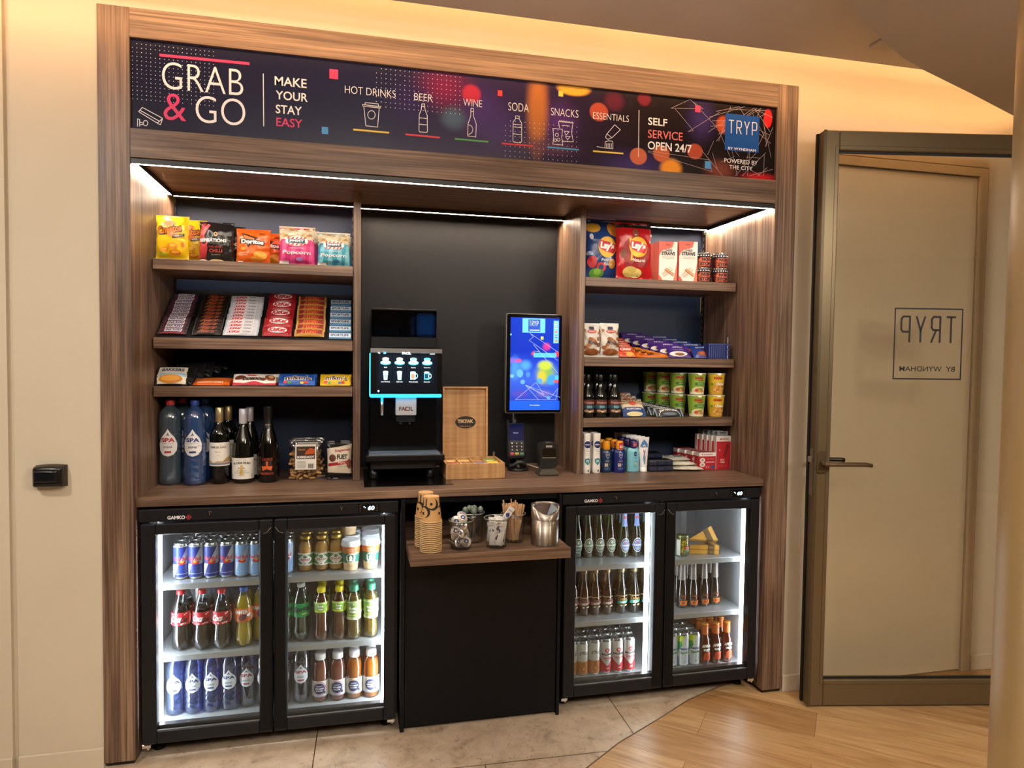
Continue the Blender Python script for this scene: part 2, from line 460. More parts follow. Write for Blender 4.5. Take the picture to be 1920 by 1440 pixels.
def tryp(b, S, x, z, w_, h_, ink, t, flip, gap):
    """four tall narrow capitals in a row; flip mirrors the word"""
    F = [('l', [(0, 1), (1, 1)]), ('l', [(.5, 1), (.5, 0)])], [('l', [(0, 0), (0, 1), (.8, 1), (1, .9), (1, .58), (.8, .48), (0, .48)]), ('l', [(.45, .48), (1, 0)])], [('l', [(0, 1), (.5, .45), (1, 1)]), ('l', [(.5, .45), (.5, 0)])], [('l', [(0, 0), (0, 1), (.8, 1), (1, .9), (1, .5), (.8, .4), (0, .4)])]
    for i, gl in enumerate(F):
        k = 3 - i if flip else i
        for q in gl:
            b.draw(S, [('l', [(x + k * (w_ + gap) + (1 - a if flip else a) * w_, z + c * h_) for a, c in q[1]], t, ink)], dl=0, seg=99)
tryp(b, S, .358, 1.538, .036, .105, INK, .0085, True, .0285)
b.draw(S, [('t', 'BY  WYNDHAM', .474, 1.427, .236, .021, INK, {'mirror': True, 'bold': .012})], seg=99)
b.obj('door_lettering', door)
b = B(); HB = M('#5d4d37', .35, .5)
b.box(.009, .047, -.010, 0, .99, 1.082, HB, .005).tube([(.028, -.008, 1.034), (.028, -.045, 1.034)], .009, HB, 12)
b.tube([(.022, -.047, 1.034), (.06, -.047, 1.034), (.19, -.047, 1.034), (.218, -.044, 1.03)], [.010, .0095, .0095, .008], HB, 12)
b.obj('door_handle', door)
b = B(); HD = M('#15130f', .4)
b.box(.009, .05, .044, .052, .99, 1.082, HD, .004).tube([(.03, .05, 1.034), (.03, .09, 1.034)], .009, HD, 12).tube([(.024, .092, 1.034), (.16, .092, 1.034), (.175, .09, 1.032)], .0095, HD, 12)
b.obj('door_handle', door)
b = B(); b.box(-.0025, .001, .006, .036, .895, 1.09, M('#9c968a', .3, .9)).box(-.016, -.002, .012, .026, 1.035, 1.058, STEEL, .002)
b.obj('latch_plate', door)

# black dispenser on the cream wall
r = empty('wall_dispenser', (-.152, .0055, 1.032), 'small black plastic dispenser fixed on the cream wall beside the cabinet', 'dispenser')
b = B(); W2, H2 = .048, .036
def hump(d, w_, h_, arch):
    def f(u, v):
        x = (u - .5) * 2; z = (v - .5) * 2
        k = (1 - abs(x) ** 8) * (1 - abs(z) ** 8)
        return (x * w_, -d * k ** .35 if k > 0 else 0, z * h_ + (arch * (1 - x * x) if z > 0 else 0) * z)
    return f
b.grid(hump(.045, W2, H2, .004), 26, 22, M('#0d0c0c', .25)); b.obj('shell', r)
b = B(); f0 = hump(.012, .036, .02, .003); b.grid(lambda u, v: (f0(u, v)[0] - .003, f0(u, v)[1] - .040, f0(u, v)[2] + .003), 20, 14, M('#0c1016', .2)); b.obj('front_cover', r)

# ---------------------------------------------------------------- the walnut cabinet
XI0, XI1, YB, ZC = .099, 2.581, .62, .938
cab = empty('display_cabinet', (1.34, .3, 0), 'large walnut built-in cabinet framing shelves and fridges in the cream wall', 'cabinet')
def cpart(b, name): return b.obj(name, cab, loc=(-1.34, -.3, 0))
b = B(); b.box(0, XI0, 0, YB + .04, .016, 2.619, W_V, .001); cpart(b, 'side_panel')
b = B(); b.box(XI1, 2.68, 0, YB + .04, .016, 2.619, W_V, .001); cpart(b, 'side_panel')
b = B(); b.box(XI0, XI1, 0, .03, 2.5203, 2.619, W_H, .001); cpart(b, 'top_rail')
b = B(); b.box(XI0, XI1, 0, .03, 2.1187, 2.2167, W_H, .001); cpart(b, 'bottom_rail')
b = B(); b.box(XI0, XI1, .03, YB, 2.116, 2.134, W_H); cpart(b, 'soffit_board')
b = B(); b.box(XI0, XI1, .03, YB, 2.60, 2.618, W_H); cpart(b, 'top_board')
NAVY = M('#071c3a', .55, spec=.45); CHAR = M('#15161b', .55, spec=.35)
for x0, x1, mt in ((XI0, .845, NAVY), (.845, 1.83, CHAR), (1.83, XI1, NAVY)):
    b = B(); b.box(x0, x1, YB, YB + .02, ZC - .03, 2.134, mt); cpart(b, 'back_panel')
b = B(); b.box(XI0, XI1, YB, YB + .02, 0.0, ZC - .03, BLACKM); cpart(b, 'lower_back_panel')
for x0, x1 in ((.8408, .8704), (1.8075, 1.8338)):
    b = B(); b.box(x0, x1, .2714, YB, ZC + .0006, 2.116, W_V, .0008); cpart(b, 'divider')
for x0, x1 in ((.006, .093), (2.587, 2.674)):
    b = B(); b.box(x0, x1, .012, YB, 0, .016, M('#0d0d0f', .3)); cpart(b, 'plinth_foot')
for x in (XI0 + .001, .8395, 1.8340, XI1 - .0012):
    b = B(); s = 1 if x < .8 or 1.8 < x < 2 else -1
    xa, xb = (x, x + .004 * s) if s > 0 else (x + .004 * s, x)
    b.box(xa, xb, YB - .042, YB - .018, ZC + .002, 2.09, M('#17171a', .4, .6))
    for k in range(36):
        z = ZC + .03 + k * .032; b.box(xa - .0006, xb + .0006, YB - .033, YB - .027, z, z + .018, M('#8d8a85', .4, .7))
    cpart(b, 'shelf_track')
b = B(); b.box(XI0 + .0008, XI1 - .0008, .0255, YB - .001, .9093, ZC, W_H, .0012)
tag(b.obj('worktop'), 'walnut worktop running above the fridges the whole width of the cabinet', 'worktop')

def shelf(x0, x1, y0, z0, z1, label, grp='adjustable walnut shelves'):
    b = B(); b.box(x0, x1, y0, YB - .03, z0, z1, W_H, .001)
    tag(b.obj('wall_shelf'), label, 'shelf', grp)
ZS1, ZS2, ZS3 = 1.8084, 1.5112, 1.326
ZR1, ZR2, ZR3 = 1.8111, 1.4583, 1.1869
for z, t, l in ((ZS1, .0394, 'walnut shelf with the crisp and popcorn bags above chocolate bars'), (ZS2, .041, 'walnut shelf with the sloping rows of chocolate bars'), (ZS3, .0394, 'walnut shelf with biscuit and candy packs just above the water bottles')):
    shelf(.106, .8385, .2312, z - t, z, l)
for z, t, l in ((ZR1, .0394, 'walnut shelf with large crisp bags and cheese straw boxes'), (ZR2, .040, 'walnut shelf with mini biscuit bags and purple chocolate bags'), (ZR3, .0396, 'walnut shelf with noodle cups and small wine bottles')):
    shelf(1.8352, 2.570, .2714, z - t, z, l)

# LED profiles under the soffit
LED = M('#ffecd6', .5, 0, 80.0); LEDB = M('#ffe6c8', .5, 0, 240.0); LEDC = M('#eaf1ff', .5, 0, 10.0)
def strip(x0, x1, y0, y1, label, z=2.099, mt=None):
    r = empty('light_strip', ((x0 + x1) / 2, (y0 + y1) / 2, z), label, 'light strip', 'LED strips around the soffit')
    o = (-r.location.x, -r.location.y, 0)
    b = B(); b.box(x0, x1, y0, y1, z + .002, 2.1155, M('#1b1b1d', .4))
    for q in ((x0, x1, y0, y0 + .0015), (x0, x1, y1 - .0015, y1), (x0, x0 + .0015, y0, y1), (x1 - .0015, x1, y0, y1)): b.box(*q, z - .0012, z + .002, M('#1b1b1d', .4))
    b.obj('housing', r, loc=(o[0], o[1], -z))
    b = B(); b.box(x0 + .0015, x1 - .0015, y0 + .0015, y1 - .0015, z, z + .002, mt or LED); b.obj('diffuser', r, loc=(o[0], o[1], -z))
strip(XI0 + .001, XI1 - .001, .003, .021, 'long LED strip along the cabinet front under the lower rail')
strip(XI0 + .001, XI0 + .019, .022, .474, 'short LED strip along the wooden side above the cheese puffs')
strip(XI1 - .019, XI1 - .001, .022, .574, 'short LED strip along the wooden side above the nut tubs')
strip(XI0 + .02, .840, .478, .492, 'LED strip at the back above the crisp and popcorn shelf', mt=LEDB)
strip(.8712, 1.807, .500, .514, 'LED strip at the back above the coffee machine bay', mt=LEDB)
strip(1.8345, XI1 - .022, .515, .529, 'LED strip at the back above the cheese straw boxes', mt=LEDB)
# ---------------------------------------------------------------- the lit-up looking sign over the shelves
YS = .012
def sp(u, v): p = at(u, v, y=YS); return (p.x, p.z)
mt, nt, pb, tc = node_mat('sign_print', .16)
geo = tc.outputs['Object']
sx_ = nt.nodes.new('ShaderNodeSeparateXYZ'); nt.links.new(geo, sx_.inputs[0])
bgx = nt.nodes.new('ShaderNodeMapRange'); bgx.inputs[1].default_value = .1; bgx.inputs[2].default_value = 2.58; nt.links.new(sx_.outputs[0], bgx.inputs[0])
col = ramp(nt, bgx.outputs[0], [(.0, '#141530'), (.33, '#17183a'), (.5, '#2c1f4a'), (.62, '#2a1c3c'), (.75, '#20161c'), (1.0, '#120d12')])
SPOTS = [(835, 165, 75, 60, '#7a1a4c', 1), (770, 190, 60, 60, '#2a1c52', 1), (905, 210, 60, 70, '#432a72', 1), (940, 240, 60, 60, '#3d2a6a', 1), (1190, 310, 90, 40, '#36246a', 1), (1315, 225, 40, 60, '#3a2f68', 1), (1050, 230, 50, 60, '#54307a', 1), (850, 222, 34, 30, '#476079', .8), (884, 176, 21, 21, '#b92f48', .4),
         (1008, 205, 27, 110, '#b87238', .7), (1076, 166, 36, 16, '#f2b23c', .35), (1123, 210, 19, 19, '#b5503a', .2), (1152, 190, 24, 24, '#5e1f36', .6), (1208, 186, 15, 15, '#7a2433', .4), (1030, 275, 80, 22, '#5a3550', 1),
         (1258, 316, 25, 23, '#f09a2e', .5), (1197, 293, 17, 17, '#c96a47', .15), (1240, 288, 17, 17, '#c4663f', .2), (1303, 284, 16, 16, '#b24f38', .2), (1358, 234, 18, 20, '#c4542e', .4), (1440, 222, 9, 20, '#e8282c', .3), (1425, 333, 50, 12, '#c41f26', .9), (1350, 320, 40, 30, '#7a4034', .9)]
for u, v, ru, rv, c, soft in SPOTS:
    cx, cz = sp(u, v); rx = abs(sp(u + ru, v)[0] - cx); rz = abs(sp(u, v + rv)[1] - cz)
    mp = mapping(nt, geo, (1 / rx, 0, 1 / rz), loc=(-cx / rx, 0, -cz / rz))
    ln = nt.nodes.new('ShaderNodeVectorMath'); ln.operation = 'LENGTH'; nt.links.new(mp, ln.inputs[0])
    mr = nt.nodes.new('ShaderNodeMapRange'); mr.interpolation_type = 'SMOOTHSTEP'
    mr.inputs[1].default_value = 1.0; mr.inputs[2].default_value = 1 - soft; mr.inputs[3].default_value = 0; mr.inputs[4].default_value = .93
    nt.links.new(ln.outputs['Value'], mr.inputs[0])
    col = mixc(nt, col, lin(c), mr.outputs[0])
nt.links.new(col, pb.inputs['Base Color'])
sign = empty('sign_board', (1.34, YS, 2.368), 'long dark blue printed sign with white lettering and bokeh lights above the shelves', 'sign')
def spart(b, name): return b.obj(name, sign, loc=(-1.34, -YS, -2.368))
b = B(); b.box(XI0 + .0005, XI1 - .0005, YS, YS + .01, 2.2172, 2.5198, mt); spart(b, 'panel')
S = lambda u, v, l: (u, YS - .0004 - l, v)
SW = M('#e8e6ea', .4); PINK = M('#cf2a66', .4); CORAL = M('#e06a68', .4); SBLUE = M('#3f8fd0', .4); SYEL = M('#e3c336', .4); SRED = M('#d0343a', .4); SGRN = M('#4f9a4a', .4)
def ST(b, t, u0, v0, u1, v1, c, **o):
    (x0, z0), (x1, z1) = sp(u0, v0), sp(u1, v1)
    b.draw(S, [('t', t, (x0 + x1) / 2, (z0 + z1) / 2, x1 - x0, z1 - z0, c, o)], seg=99)
def SLN(b, pts, wd, c): b.draw(S, [('l', [sp(*p) for p in pts], wd, c)], dl=0, seg=99)
def SQ(b, u0, v0, u1, v1, c):
    (x0, z0), (x1, z1) = sp(u0, v1), sp(u1, v0); b.draw(S, [('r', x0, z0, x1, z1, c)], seg=99)
def loop(b, pts, wd, c): SLN(b, pts + [pts[0]], wd, c)
b = B()
def dots(u0, v0, nx, nz, pitch, r):
    x0, z0 = sp(u0, v0)
    for i in range(nx):
        for j in range(nz):
            x, z = x0 + i * pitch, z0 - j * pitch
            if z > 2.222 and (i * 7 + j * 3) % 41: b.draw(S, [('r', x - r, z - r, x + r, z + r, SW)], l=.0001, dl=0, seg=99)
for q in ((248, 81, 19, 14, .0143, .0011), (706, 128, 19, 9, .0172, .0012), (948, 226, 16, 9, .0192, .0012)): dots(*q); spart(b, 'dot_pattern'); b = B()
b = B()
ST(b, 'GRAB', 304, 166, 456, 130.5, SW, bold=-.012); ST(b, '&', 307, 224.5, 349, 178, PINK, bold=-.004); ST(b, 'GO', 367, 229, 460, 187, SW, bold=-.012)
SLN(b, [(300.7, 103.5), (466.7, 119.5)], .0095, PINK); SLN(b, [(493.7, 138.5), (494.5, 236.5)], .0028, SW)
for t, q, c in (('MAKE', (515, 159.5, 575, 148.8), SW), ('YOUR', (517, 186, 577, 175.5), SW), ('STAY', (517, 212.3, 566, 200.5), SW), ('EASY', (518, 236.3, 567, 224.5), PINK)): ST(b, t, *q, c, bold=.012)
spart(b, 'lettering')
b = B()
for t, q in (('HOT DRINKS', (646.7, 174.5, 741.7, 170)), ('BEER', (776.7, 187.5, 811, 177.8)), ('WINE', (868.5, 198, 904, 188.5)), ('SODA', (953, 207, 991.4, 195.5)), ('SNACKS', (1033, 216, 1084.5, 207)), ('ESSENTIALS', (1111.7, 222.5, 1179.2, 217))):
    ST(b, t, *q, SW, bold=-.012); spart(b, 'lettering'); b = B()
for a, c, k in (((663, 243), (729, 249), SYEL), ((761, 252), (824, 258), SRED), ((853.6, 260.5), (915, 266), SGRN), ((941.5, 269), (998.7, 274), SRED), ((1026.8, 276), (1084.4, 281), SBLUE), ((1112.4, 283.5), (1168, 288), SYEL)): SLN(b, [a, c], .0062, k); spart(b, 'colour_line'); b = B()
b = B()
SLN(b, [(1198, 207), (1197, 294)], .0028, SW)
ST(b, 'SELF', 1215, 234, 1251, 223.5, SW, bold=.014); ST(b, 'SERVICE', 1214.5, 258.3, 1280, 249, CORAL, bold=.006); ST(b, 'OPEN 24/7', 1214.2, 280, 1297, 272, SW, bold=.014)
spart(b, 'lettering')
b = B()
for q, c in (((617.7, 131, 634, 147.3), PINK), ((603.3, 238.7, 615.3, 251), SBLUE), ((933, 170, 941.8, 179.8), SRED), ((1047.2, 171, 1056, 180.5), SYEL), ((1303, 198.5, 1313.3, 210), PINK), ((1321.3, 303, 1333.7, 316), SBLUE)): SQ(b, *q, c); spart(b, 'colour_square'); b = B()
T = .0021
def icon(lines, name='icon'):
    b = B()
    for q in lines: SLN(b, q, T, SW)
    spart(b, name)
def ring(u, v, ru, rv, n=14, a0=0, a1=360): return [(u + ru * math.cos(rad(a0 + (a1 - a0) * i / n)), v + rv * math.sin(rad(a0 + (a1 - a0) * i / n))) for i in range(n + 1)]
icon([[(682, 199), (686, 236), (708, 238.5), (711, 202), (682, 199)], [(680, 196), (713, 200), (713, 203), (680, 199), (680, 196)], [(684, 196), (685, 192.5), (709, 195), (710, 199)], ring(696.5, 215.5, 7, 8)], 'cup_icon')
icon([[(791, 195), (790, 205), (786, 215), (785.5, 245), (787, 247.5), (800, 248.5), (801.5, 246), (801, 217), (797, 206), (796, 195), (791, 195)], [(786, 221), (801, 222.5)], [(786, 233), (801, 234.5)], [(790, 200), (796.5, 200.5)]], 'beer_bottle_icon')
icon([[(883, 203), (882.5, 218), (877.5, 232), (877, 255), (892, 257), (893, 233), (888, 218.5), (887.5, 203.5), (883, 203)], [(882.5, 209), (888, 209.5)], ring(877, 243, 9.5, 9, 10, -85, 90)], 'wine_bottle_icon')
icon([[(967, 222), (962, 229), (961.5, 264), (964, 267), (976, 268), (978, 265), (978, 231), (973, 222.5), (967, 222)], [(966.5, 217.5), (973.5, 218), (973.5, 222)], [(966.5, 217.5), (966.5, 222)], [(962, 233), (978, 234.5)], [(962, 238), (978, 239.5)], [(962, 251), (978, 252.5)]], 'water_bottle_icon')
icon([[(1047, 228), (1074, 231), (1071.5, 249), (1075, 266), (1055, 265)], [(1047, 228), (1049, 240)], [(1036.5, 241), (1054.5, 242.5), (1053, 257), (1055, 272), (1036.5, 270.5), (1038, 256), (1036.5, 241)], ring(1044, 253, 3, 3.2, 8), ring(1047, 262, 3, 3, 8), ring(1041, 263, 2.6, 2.6, 8), [(1058, 246), (1067, 247), (1061, 254), (1058, 246)], [(1060, 256), (1069, 256), (1064, 262), (1060, 256)], [(1054, 235), (1068, 236.5)]] + [[(1048 + 3 * i, 228.3 + .33 * i), (1049.5 + 3 * i, 225.8 + .33 * i), (1051 + 3 * i, 228.6 + .33 * i)] for i in range(9)], 'snack_bag_icon')
icon([[(1152.5, 234), (1163, 243.5), (1147, 258.5), (1138, 251), (1152.5, 234)], [(1138, 251), (1135, 257.5), (1139.5, 261.5), (1147, 258.5)], [(1119, 275), (1133, 277.5), (1149, 279)], [(1134, 277), (1134.5, 266), (1141, 264), (1148, 265), (1149, 268), (1149, 279)]] + [[(1137 + 3 * i, 269), (1137 + 3 * i, 278.5)] for i in range(4)], 'toothpaste_icon')
icon([[(267, 201.5), (305, 222), (301, 234), (295, 231), (260, 209.5), (267, 201.5)], [(262, 206.5), (299, 227.5), (305, 222)], [(258, 223), (258, 237)], [(262, 224), (262, 237)], [(258, 223), (262, 224)], ring(273, 231, 4.5, 5, 10), [(262, 229), (269, 231)], [(262, 234), (269, 234)], [(299, 227.5), (295, 231)]], 'camera_icon')
b = B()
(x0, z1), (x1, z0) = sp(1360, 212), sp(1422, 288)
blu, blun, blup, blut = node_mat('logo_blue', .2)
blun.links.new(ramp(blun, noise(blun, blut.outputs['Object'], 1), [(0, '#1f57a8'), (1, '#1c4c98')]), blup.inputs['Base Color'])
b.draw(S, [('r', x0, z0 + .002, x1, z1 - .001, blu)], l=.0012, seg=99)
S1 = lambda u, v, l: (u, YS - .0022 - l, v)
xa, zb = sp(1366, 249.5); zt = sp(1366, 225.5)[1]
pt_ = (sp(1414.3, 237)[0] - sp(1370.6, 237)[0]) / 3; tryp(b, S1, xa, zb, pt_ * .58, zt - zb, SW, .0038, False, pt_ * .42)
(xa, za), (xb, zc) = sp(1364.5, 280.5), sp(1417, 276.5)
b.draw(S1, [('t', 'BY WYNDHAM', (xa + xb) / 2, za + .0055, xb - xa, .0105, SW, {'bold': .02})], seg=99)
spart(b, 'logo')
b = B(); ST(b, 'POWERED BY', 1358, 304.6, 1420.5, 302, SW, bold=.004); ST(b, 'THE CITY', 1367, 316.6, 1411, 313, SW, bold=.004); ST(b, 'TM', 1412.5, 311.5, 1415, 310, SW); spart(b, 'lettering')
b = B(); rr = random.Random(3)
for i in range(46):
    u = rr.uniform(1330, 1446); v = rr.uniform(192 + (u - 1330) * .08, 330); a = rr.uniform(0, math.pi); L_ = rr.uniform(25, 75)
    q = [(min(max(u + k * L_ * math.cos(a), 1283), 1449), min(max(v + k * L_ * math.sin(a), 198 + max(0, (u - 1330)) * .06), 330)) for k in (-.5, .5)]
    SLN(b, q, .0011, M('#b9a9ad', .4))
for q in ([(1258, 203), (1293, 187), (1318, 204), (1258, 203)], [(1265, 203), (1300, 245), (1290, 247), (1350, 210)], [(1215, 283), (1330, 300), (1335, 322), (1215, 285)], [(1295, 187), (1345, 240)]): SLN(b, q, .0011, M('#b9a9ad', .4))
spart(b, 'line_web')

# ---------------------------------------------------------------- the two glass-door fridges
LINER = M('#85888c', .45, .2); LINERW = M('#b9bcc0', .4, .2); FRB = M('#15171c', .38, spec=.28); FRD = M('#09090b', .5, spec=.2)
PANE = clear('#eef3f2', .03, .01)
ALU = M('#b4b7bb', .35, .55)
def fridge(x0, yd, label, leds, shelves):
    r = empty('beverage_fridge', (x0, yd, 0), label, 'fridge', 'undercounter fridges')
    b = B(); b.box(0, .9, .05, .56, .06, .078, FRB).box(0, .018, .05, .56, .078, .9, FRB).box(.882, .9, .05, .56, .078, .9, FRB).box(.018, .882, .05, .56, .88, .9, FRB).box(.018, .882, .545, .56, .078, .88, FRB)
    b.box(.4465, .4535, .05, .075, .078, .86, FRD)
    b.obj('housing', r)
    b = B(); b.box(.019, .024, .056, .54, .085, .855, LINERW).box(.876, .881, .056, .54, .085, .855, LINERW).box(.024, .876, .535, .54, .085, .855, LINER).box(.019, .881, .056, .54, .079, .097, LINERW).box(.019, .881, .056, .54, .855, .879, M('#3a3b3e', .5))
    b.obj('liner', r)
    b = B(); b.box(0, .9, .015, .055, .857, .9005, FRB, .002); cp = b.obj('control_panel', r)
    b = B(); S = lambda u, v, l: (u, .0148 - l, v)
    b.draw(S, [('t', 'GAMKO', .122, .8705, .058, .0125, SW, {'bold': .03})], seg=99)
    for k, c in ((.0095, SRED), (.0074, '#16181d'), (.003, SRED)):
        b.draw(S, [('p', [(.163, .8705 - k), (.163 + k, .8705), (.163, .8705 + k), (.163 - k, .8705)], c)], l=.0005 + (.0095 - k) * .05, seg=99)
    b.obj('logo', cp)
    for x in (.232, .69):
        b = B(); S2 = lambda p: p
        b.grid(lambda u, v: (x + .0095 * (1 - v * .999) * math.sin(-2 * math.pi * u), .015 - (.003 if v > .15 else v * .02), .8795 + .0095 * (1 - v * .999) * math.cos(2 * math.pi * u)), 16, 6, M('#060607', .3))
        b.box(x - .0008, x + .0008, .0112, .012, .875, .884, STEEL); b.obj('lock', cp)
    b = B(); b.box(.752, .828, .0125, .016, .864, .8955, M('#050608', .15), .001)
    S = lambda u, v, l: (u, .0123 - l, v)
    b.draw(S, [('t', '60', .7985, .8795, .024, .0155, M('#bfe6ff', .5, 0, 4.0), {'shear': .15, 'bold': .03}), ('e', .772, .885, .002, .002, M('#bfe6ff', .5, 0, 2.0)), ('e', .7765, .8815, .002, .002, M('#bfe6ff', .5, 0, 2.0))] + [('r', a, z - .0008, a + .004, z + .0008, '#77797d') for a in (.756, .818) for z in (.870, .8795, .889)], seg=99)
    b.obj('display', cp)
    for k, (a, c) in enumerate(((.009, .4465), (.4525, .889))):
        ga, gc = ((.057, .401), (.497, .848))[k]
        b = B(); e = .003
        b.box(a, ga, 0, .045, .066, .852, FRB, e).box(gc, c, 0, .045, .066, .852, FRB, e).box(ga, gc, 0, .045, .814, .852, FRB, e).box(ga, gc, 0, .045, .066, .112, FRB, e)
        dr = b.obj('door', r)
        b = B(); b.box(ga - .003, gc + .003, .012, .018, .109, .817, PANE); b.obj('glass_pane', dr)
        b = B(); gm = M('#3b3a3c', .3, .3)
        b.box(ga, gc, .02, .044, .112, .124, gm).box(ga, gc, .004, .01, .112, .114, M('#8b8a8c', .25, .5)); b.obj('gasket', dr)
        xh = (gc + .004, c - .004) if k == 0 else (a + .004, ga - .004)
        b = B(); b.box(xh[0], xh[1], -.0035, .002, .075, .806, FRD, .002)
        q = (xh[0] + .01, xh[1]) if k == 0 else (xh[0], xh[1] - .01)
        b.tube([(q[0], -.004, .803), ((q[0] + q[1]) / 2, -.007, .809 if k == 0 else .809), (q[1], -.004, .826 if k == 0 else .803)] if k == 0 else [(q[0], -.004, .826), ((q[0] + q[1]) / 2, -.007, .809), (q[1], -.004, .803)], .0016, M('#6e6a62', .3, .8), 6)
        b.obj('handle', dr)
    for z in shelves:
        b = B(); b.box(.03, .870, .085, .50, z - .006, z, ALU).box(.03, .870, .083, .0865, z - .022, z, ALU, .001); b.obj('rack_shelf', r)
        b = B()
        for x in (.0245, .862): b.box(x, x + .0135, .075, .49, z - .012, z - .006, STEEL)
        b.obj('shelf_bracket', r)
    for x, pw in leds:
        b = B(); b.box(x, x + (.019 if pw > 40 else .013), .058, .076, .095, .845, M('#f3f7ff', .5, 0, pw)); b.obj('light_tube', r)
    for x in (.004, .862):
        b = B(); b.box(x, x + .03, .012, .05, .045, .061, CHROME, .003).tube([(x + .02, .018, .04), (x + .02, .018, .058)], .006, CHROME, 10); b.obj('door_hinge', r)
    for x in (.04, .86):
        for y in (.10, .5):
            b = B(); b.lathe([(0, 0), (.02, 0), (.02, .01), (.012, .012), (.012, .06)], FRD, 12, (x, y)); b.obj('foot', r)
    b = B(); b.box(.075, .105, .5335, .535, .10, .85, STEEL).box(.795, .825, .5335, .535, .10, .85, STEEL); b.obj('shelf_rail', r)
    return r
FL_S, FR_S = (.611, .346), (.580, .3415)
FL = fridge(.111, .0, 'black two-door glass fridge with energy drink cans and water bottles', ((.041, 58.0), (.842, 58.0)), FL_S)
FR = fridge(1.6695, .018, 'black two-door glass fridge with beer bottles and cheese wedges', ((.391, 30.0), (.850, 30.0)), FR_S)

# ---------------------------------------------------------------- condiment unit between the fridges
r = empty('condiment_cabinet', (1.341, .3, 0), 'narrow matt black cabinet between the two fridges with open top bay', 'cabinet')
o = (-1.341, -.3, 0)
b = B(); b.box(1.021, 1.037, .015, .6, .0, .905, BLACK, .001); b.obj('side_panel', r, loc=o)
b = B(); b.box(1.650, 1.662, .015, .6, .0, .905, BLACK, .001); b.obj('side_panel', r, loc=o)
b = B(); b.box(1.039, 1.648, .025, .043, .014, .70, M('#0e0f12', .45, spec=.18), .001); b.obj('front_panel', r, loc=o)
b = B(); b.box(1.037, 1.650, .58, .6, .0, .905, BLACKM).box(1.037, 1.65, .04, .58, .885, .905, BLACKM).box(1.037, 1.65, .05, .58, .0, .014, BLACKM); b.obj('inner_board', r, loc=o)
ZP = .7444
b = B(); b.box(1.0405, 1.634, -.1885, .43, ZP - .036, ZP, W_H, .001)
b.box(1.0405, 1.634, -.1885, -.176, ZP, ZP + .003, W_H)
tag(b.obj('pull_out_shelf'), 'walnut pull-out shelf holding paper cups and glass jars', 'shelf')
# ---------------------------------------------------------------- builders for packaged goods
VD = (0.2281, 0.9729)
def base(u, v, z, r):
    """centre of a round foot whose front edge shows at (u, v) on the height z"""
    p = at(u, v, z=z); k = math.hypot(p.x - CAM_LOC[0], p.y - CAM_LOC[1])
    return Vector((p.x + (p.x - CAM_LOC[0]) / k * r, p.y + (p.y - CAM_LOC[1]) / k * r, z))
def span(u0, u1, vt, vb, y):
    a = at(u0, vb, y=y); c = at(u1, vt, y=y)
    return (a.x + c.x) / 2, c.x - a.x, a.z, c.z - a.z
TIN = M('#c4c6c9', .25, .9); TIND = M('#9a9c9f', .3, .9)
def can(r, h, base_, specs, ends=TIN, metal=.35, rough=.28):
    rt = empty('drink_can'); b = B()
    pr = [(0, .004), (r * .72, .004), (r * .8, 0), (r * .88, .002), (r, .010), (r, h - .011), (r * .87, h - .002)]
    b.lathe(pr, [ends, ends, ends, ends, M(base_, rough, metal), ends], 22)
    b.draw(round_z(lambda z: r, .010, h - .011), specs, l=.0003, dl=.00012, seg=.2)
    b.obj('can_body', rt)
    b = B(); b.lathe([(r * .87, h - .002), (r * .89, h), (r * .84, h + .0003), (r * .82, h - .003), (0, h - .003)], TIND, 22)
    lid = b.obj('can_lid', rt)
    b = B(); b.box(-r * .2, r * .2, -r * .5, r * .25, h - .003, h - .0018, TIN, .0004); b.obj('pull_tab', lid)
    return Proto(rt)
def bottle(name, pr, glass, cap=None, label=None, drink=None, half=math.pi / 2, n=22, fn=None, marks=None, seal=None, capfn=None):
    rt = empty(name); rf = rprof(pr)
    b = B(); b.lathe([(0, pr[0][1] + .0008)] + pr, glass, n, fn=fn)
    if marks: b.draw(round_z(rf, marks[0], marks[1], half), marks[2], l=.0008, dl=.0002, seg=.2)
    b.obj('bottle_body', rt)
    if drink:
        mt, zf = drink
        q = [(0, pr[0][1] + .002)] + [(max(.0006, r * .955 - .0008), z + .002) for r, z in pr if z < zf]
        q += [(max(.0006, rf(zf) * .955 - .0008), zf), (0, zf)]
        b = B(); b.lathe(q, mt, n, fn=fn); b.obj('drink', rt)
    if label:
        z0, z1, mt, sp_ = label
        zs = [z0 + (z1 - z0) * i / 8 for i in range(9)]
        b = B()
        if mt is not None: b.lathe([(rf(z) + .0009, z) for z in zs], mt, n)
        b.draw(round_z(rf, z0, z1, half), sp_, l=.0013, dl=.0002, seg=.2); b.obj('label', rt)
    if seal:
        z0, z1, mt = seal
        b = B(); zs = [z0 + (z1 - z0) * i / 5 for i in range(6)]
        b.lathe([(rf(z) + .0011, z) for z in zs], mt, n); b.obj('neck_foil', rt)
    if cap:
        r, z0, z1, mt = cap
        b = B(); b.lathe([(r * .96, z0), (r, z0 + .001), (r, z1 - .0025), (r * .9, z1), (0, z1)], mt, 20, fn=capfn); b.obj('cap', rt)
    return Proto(rt)
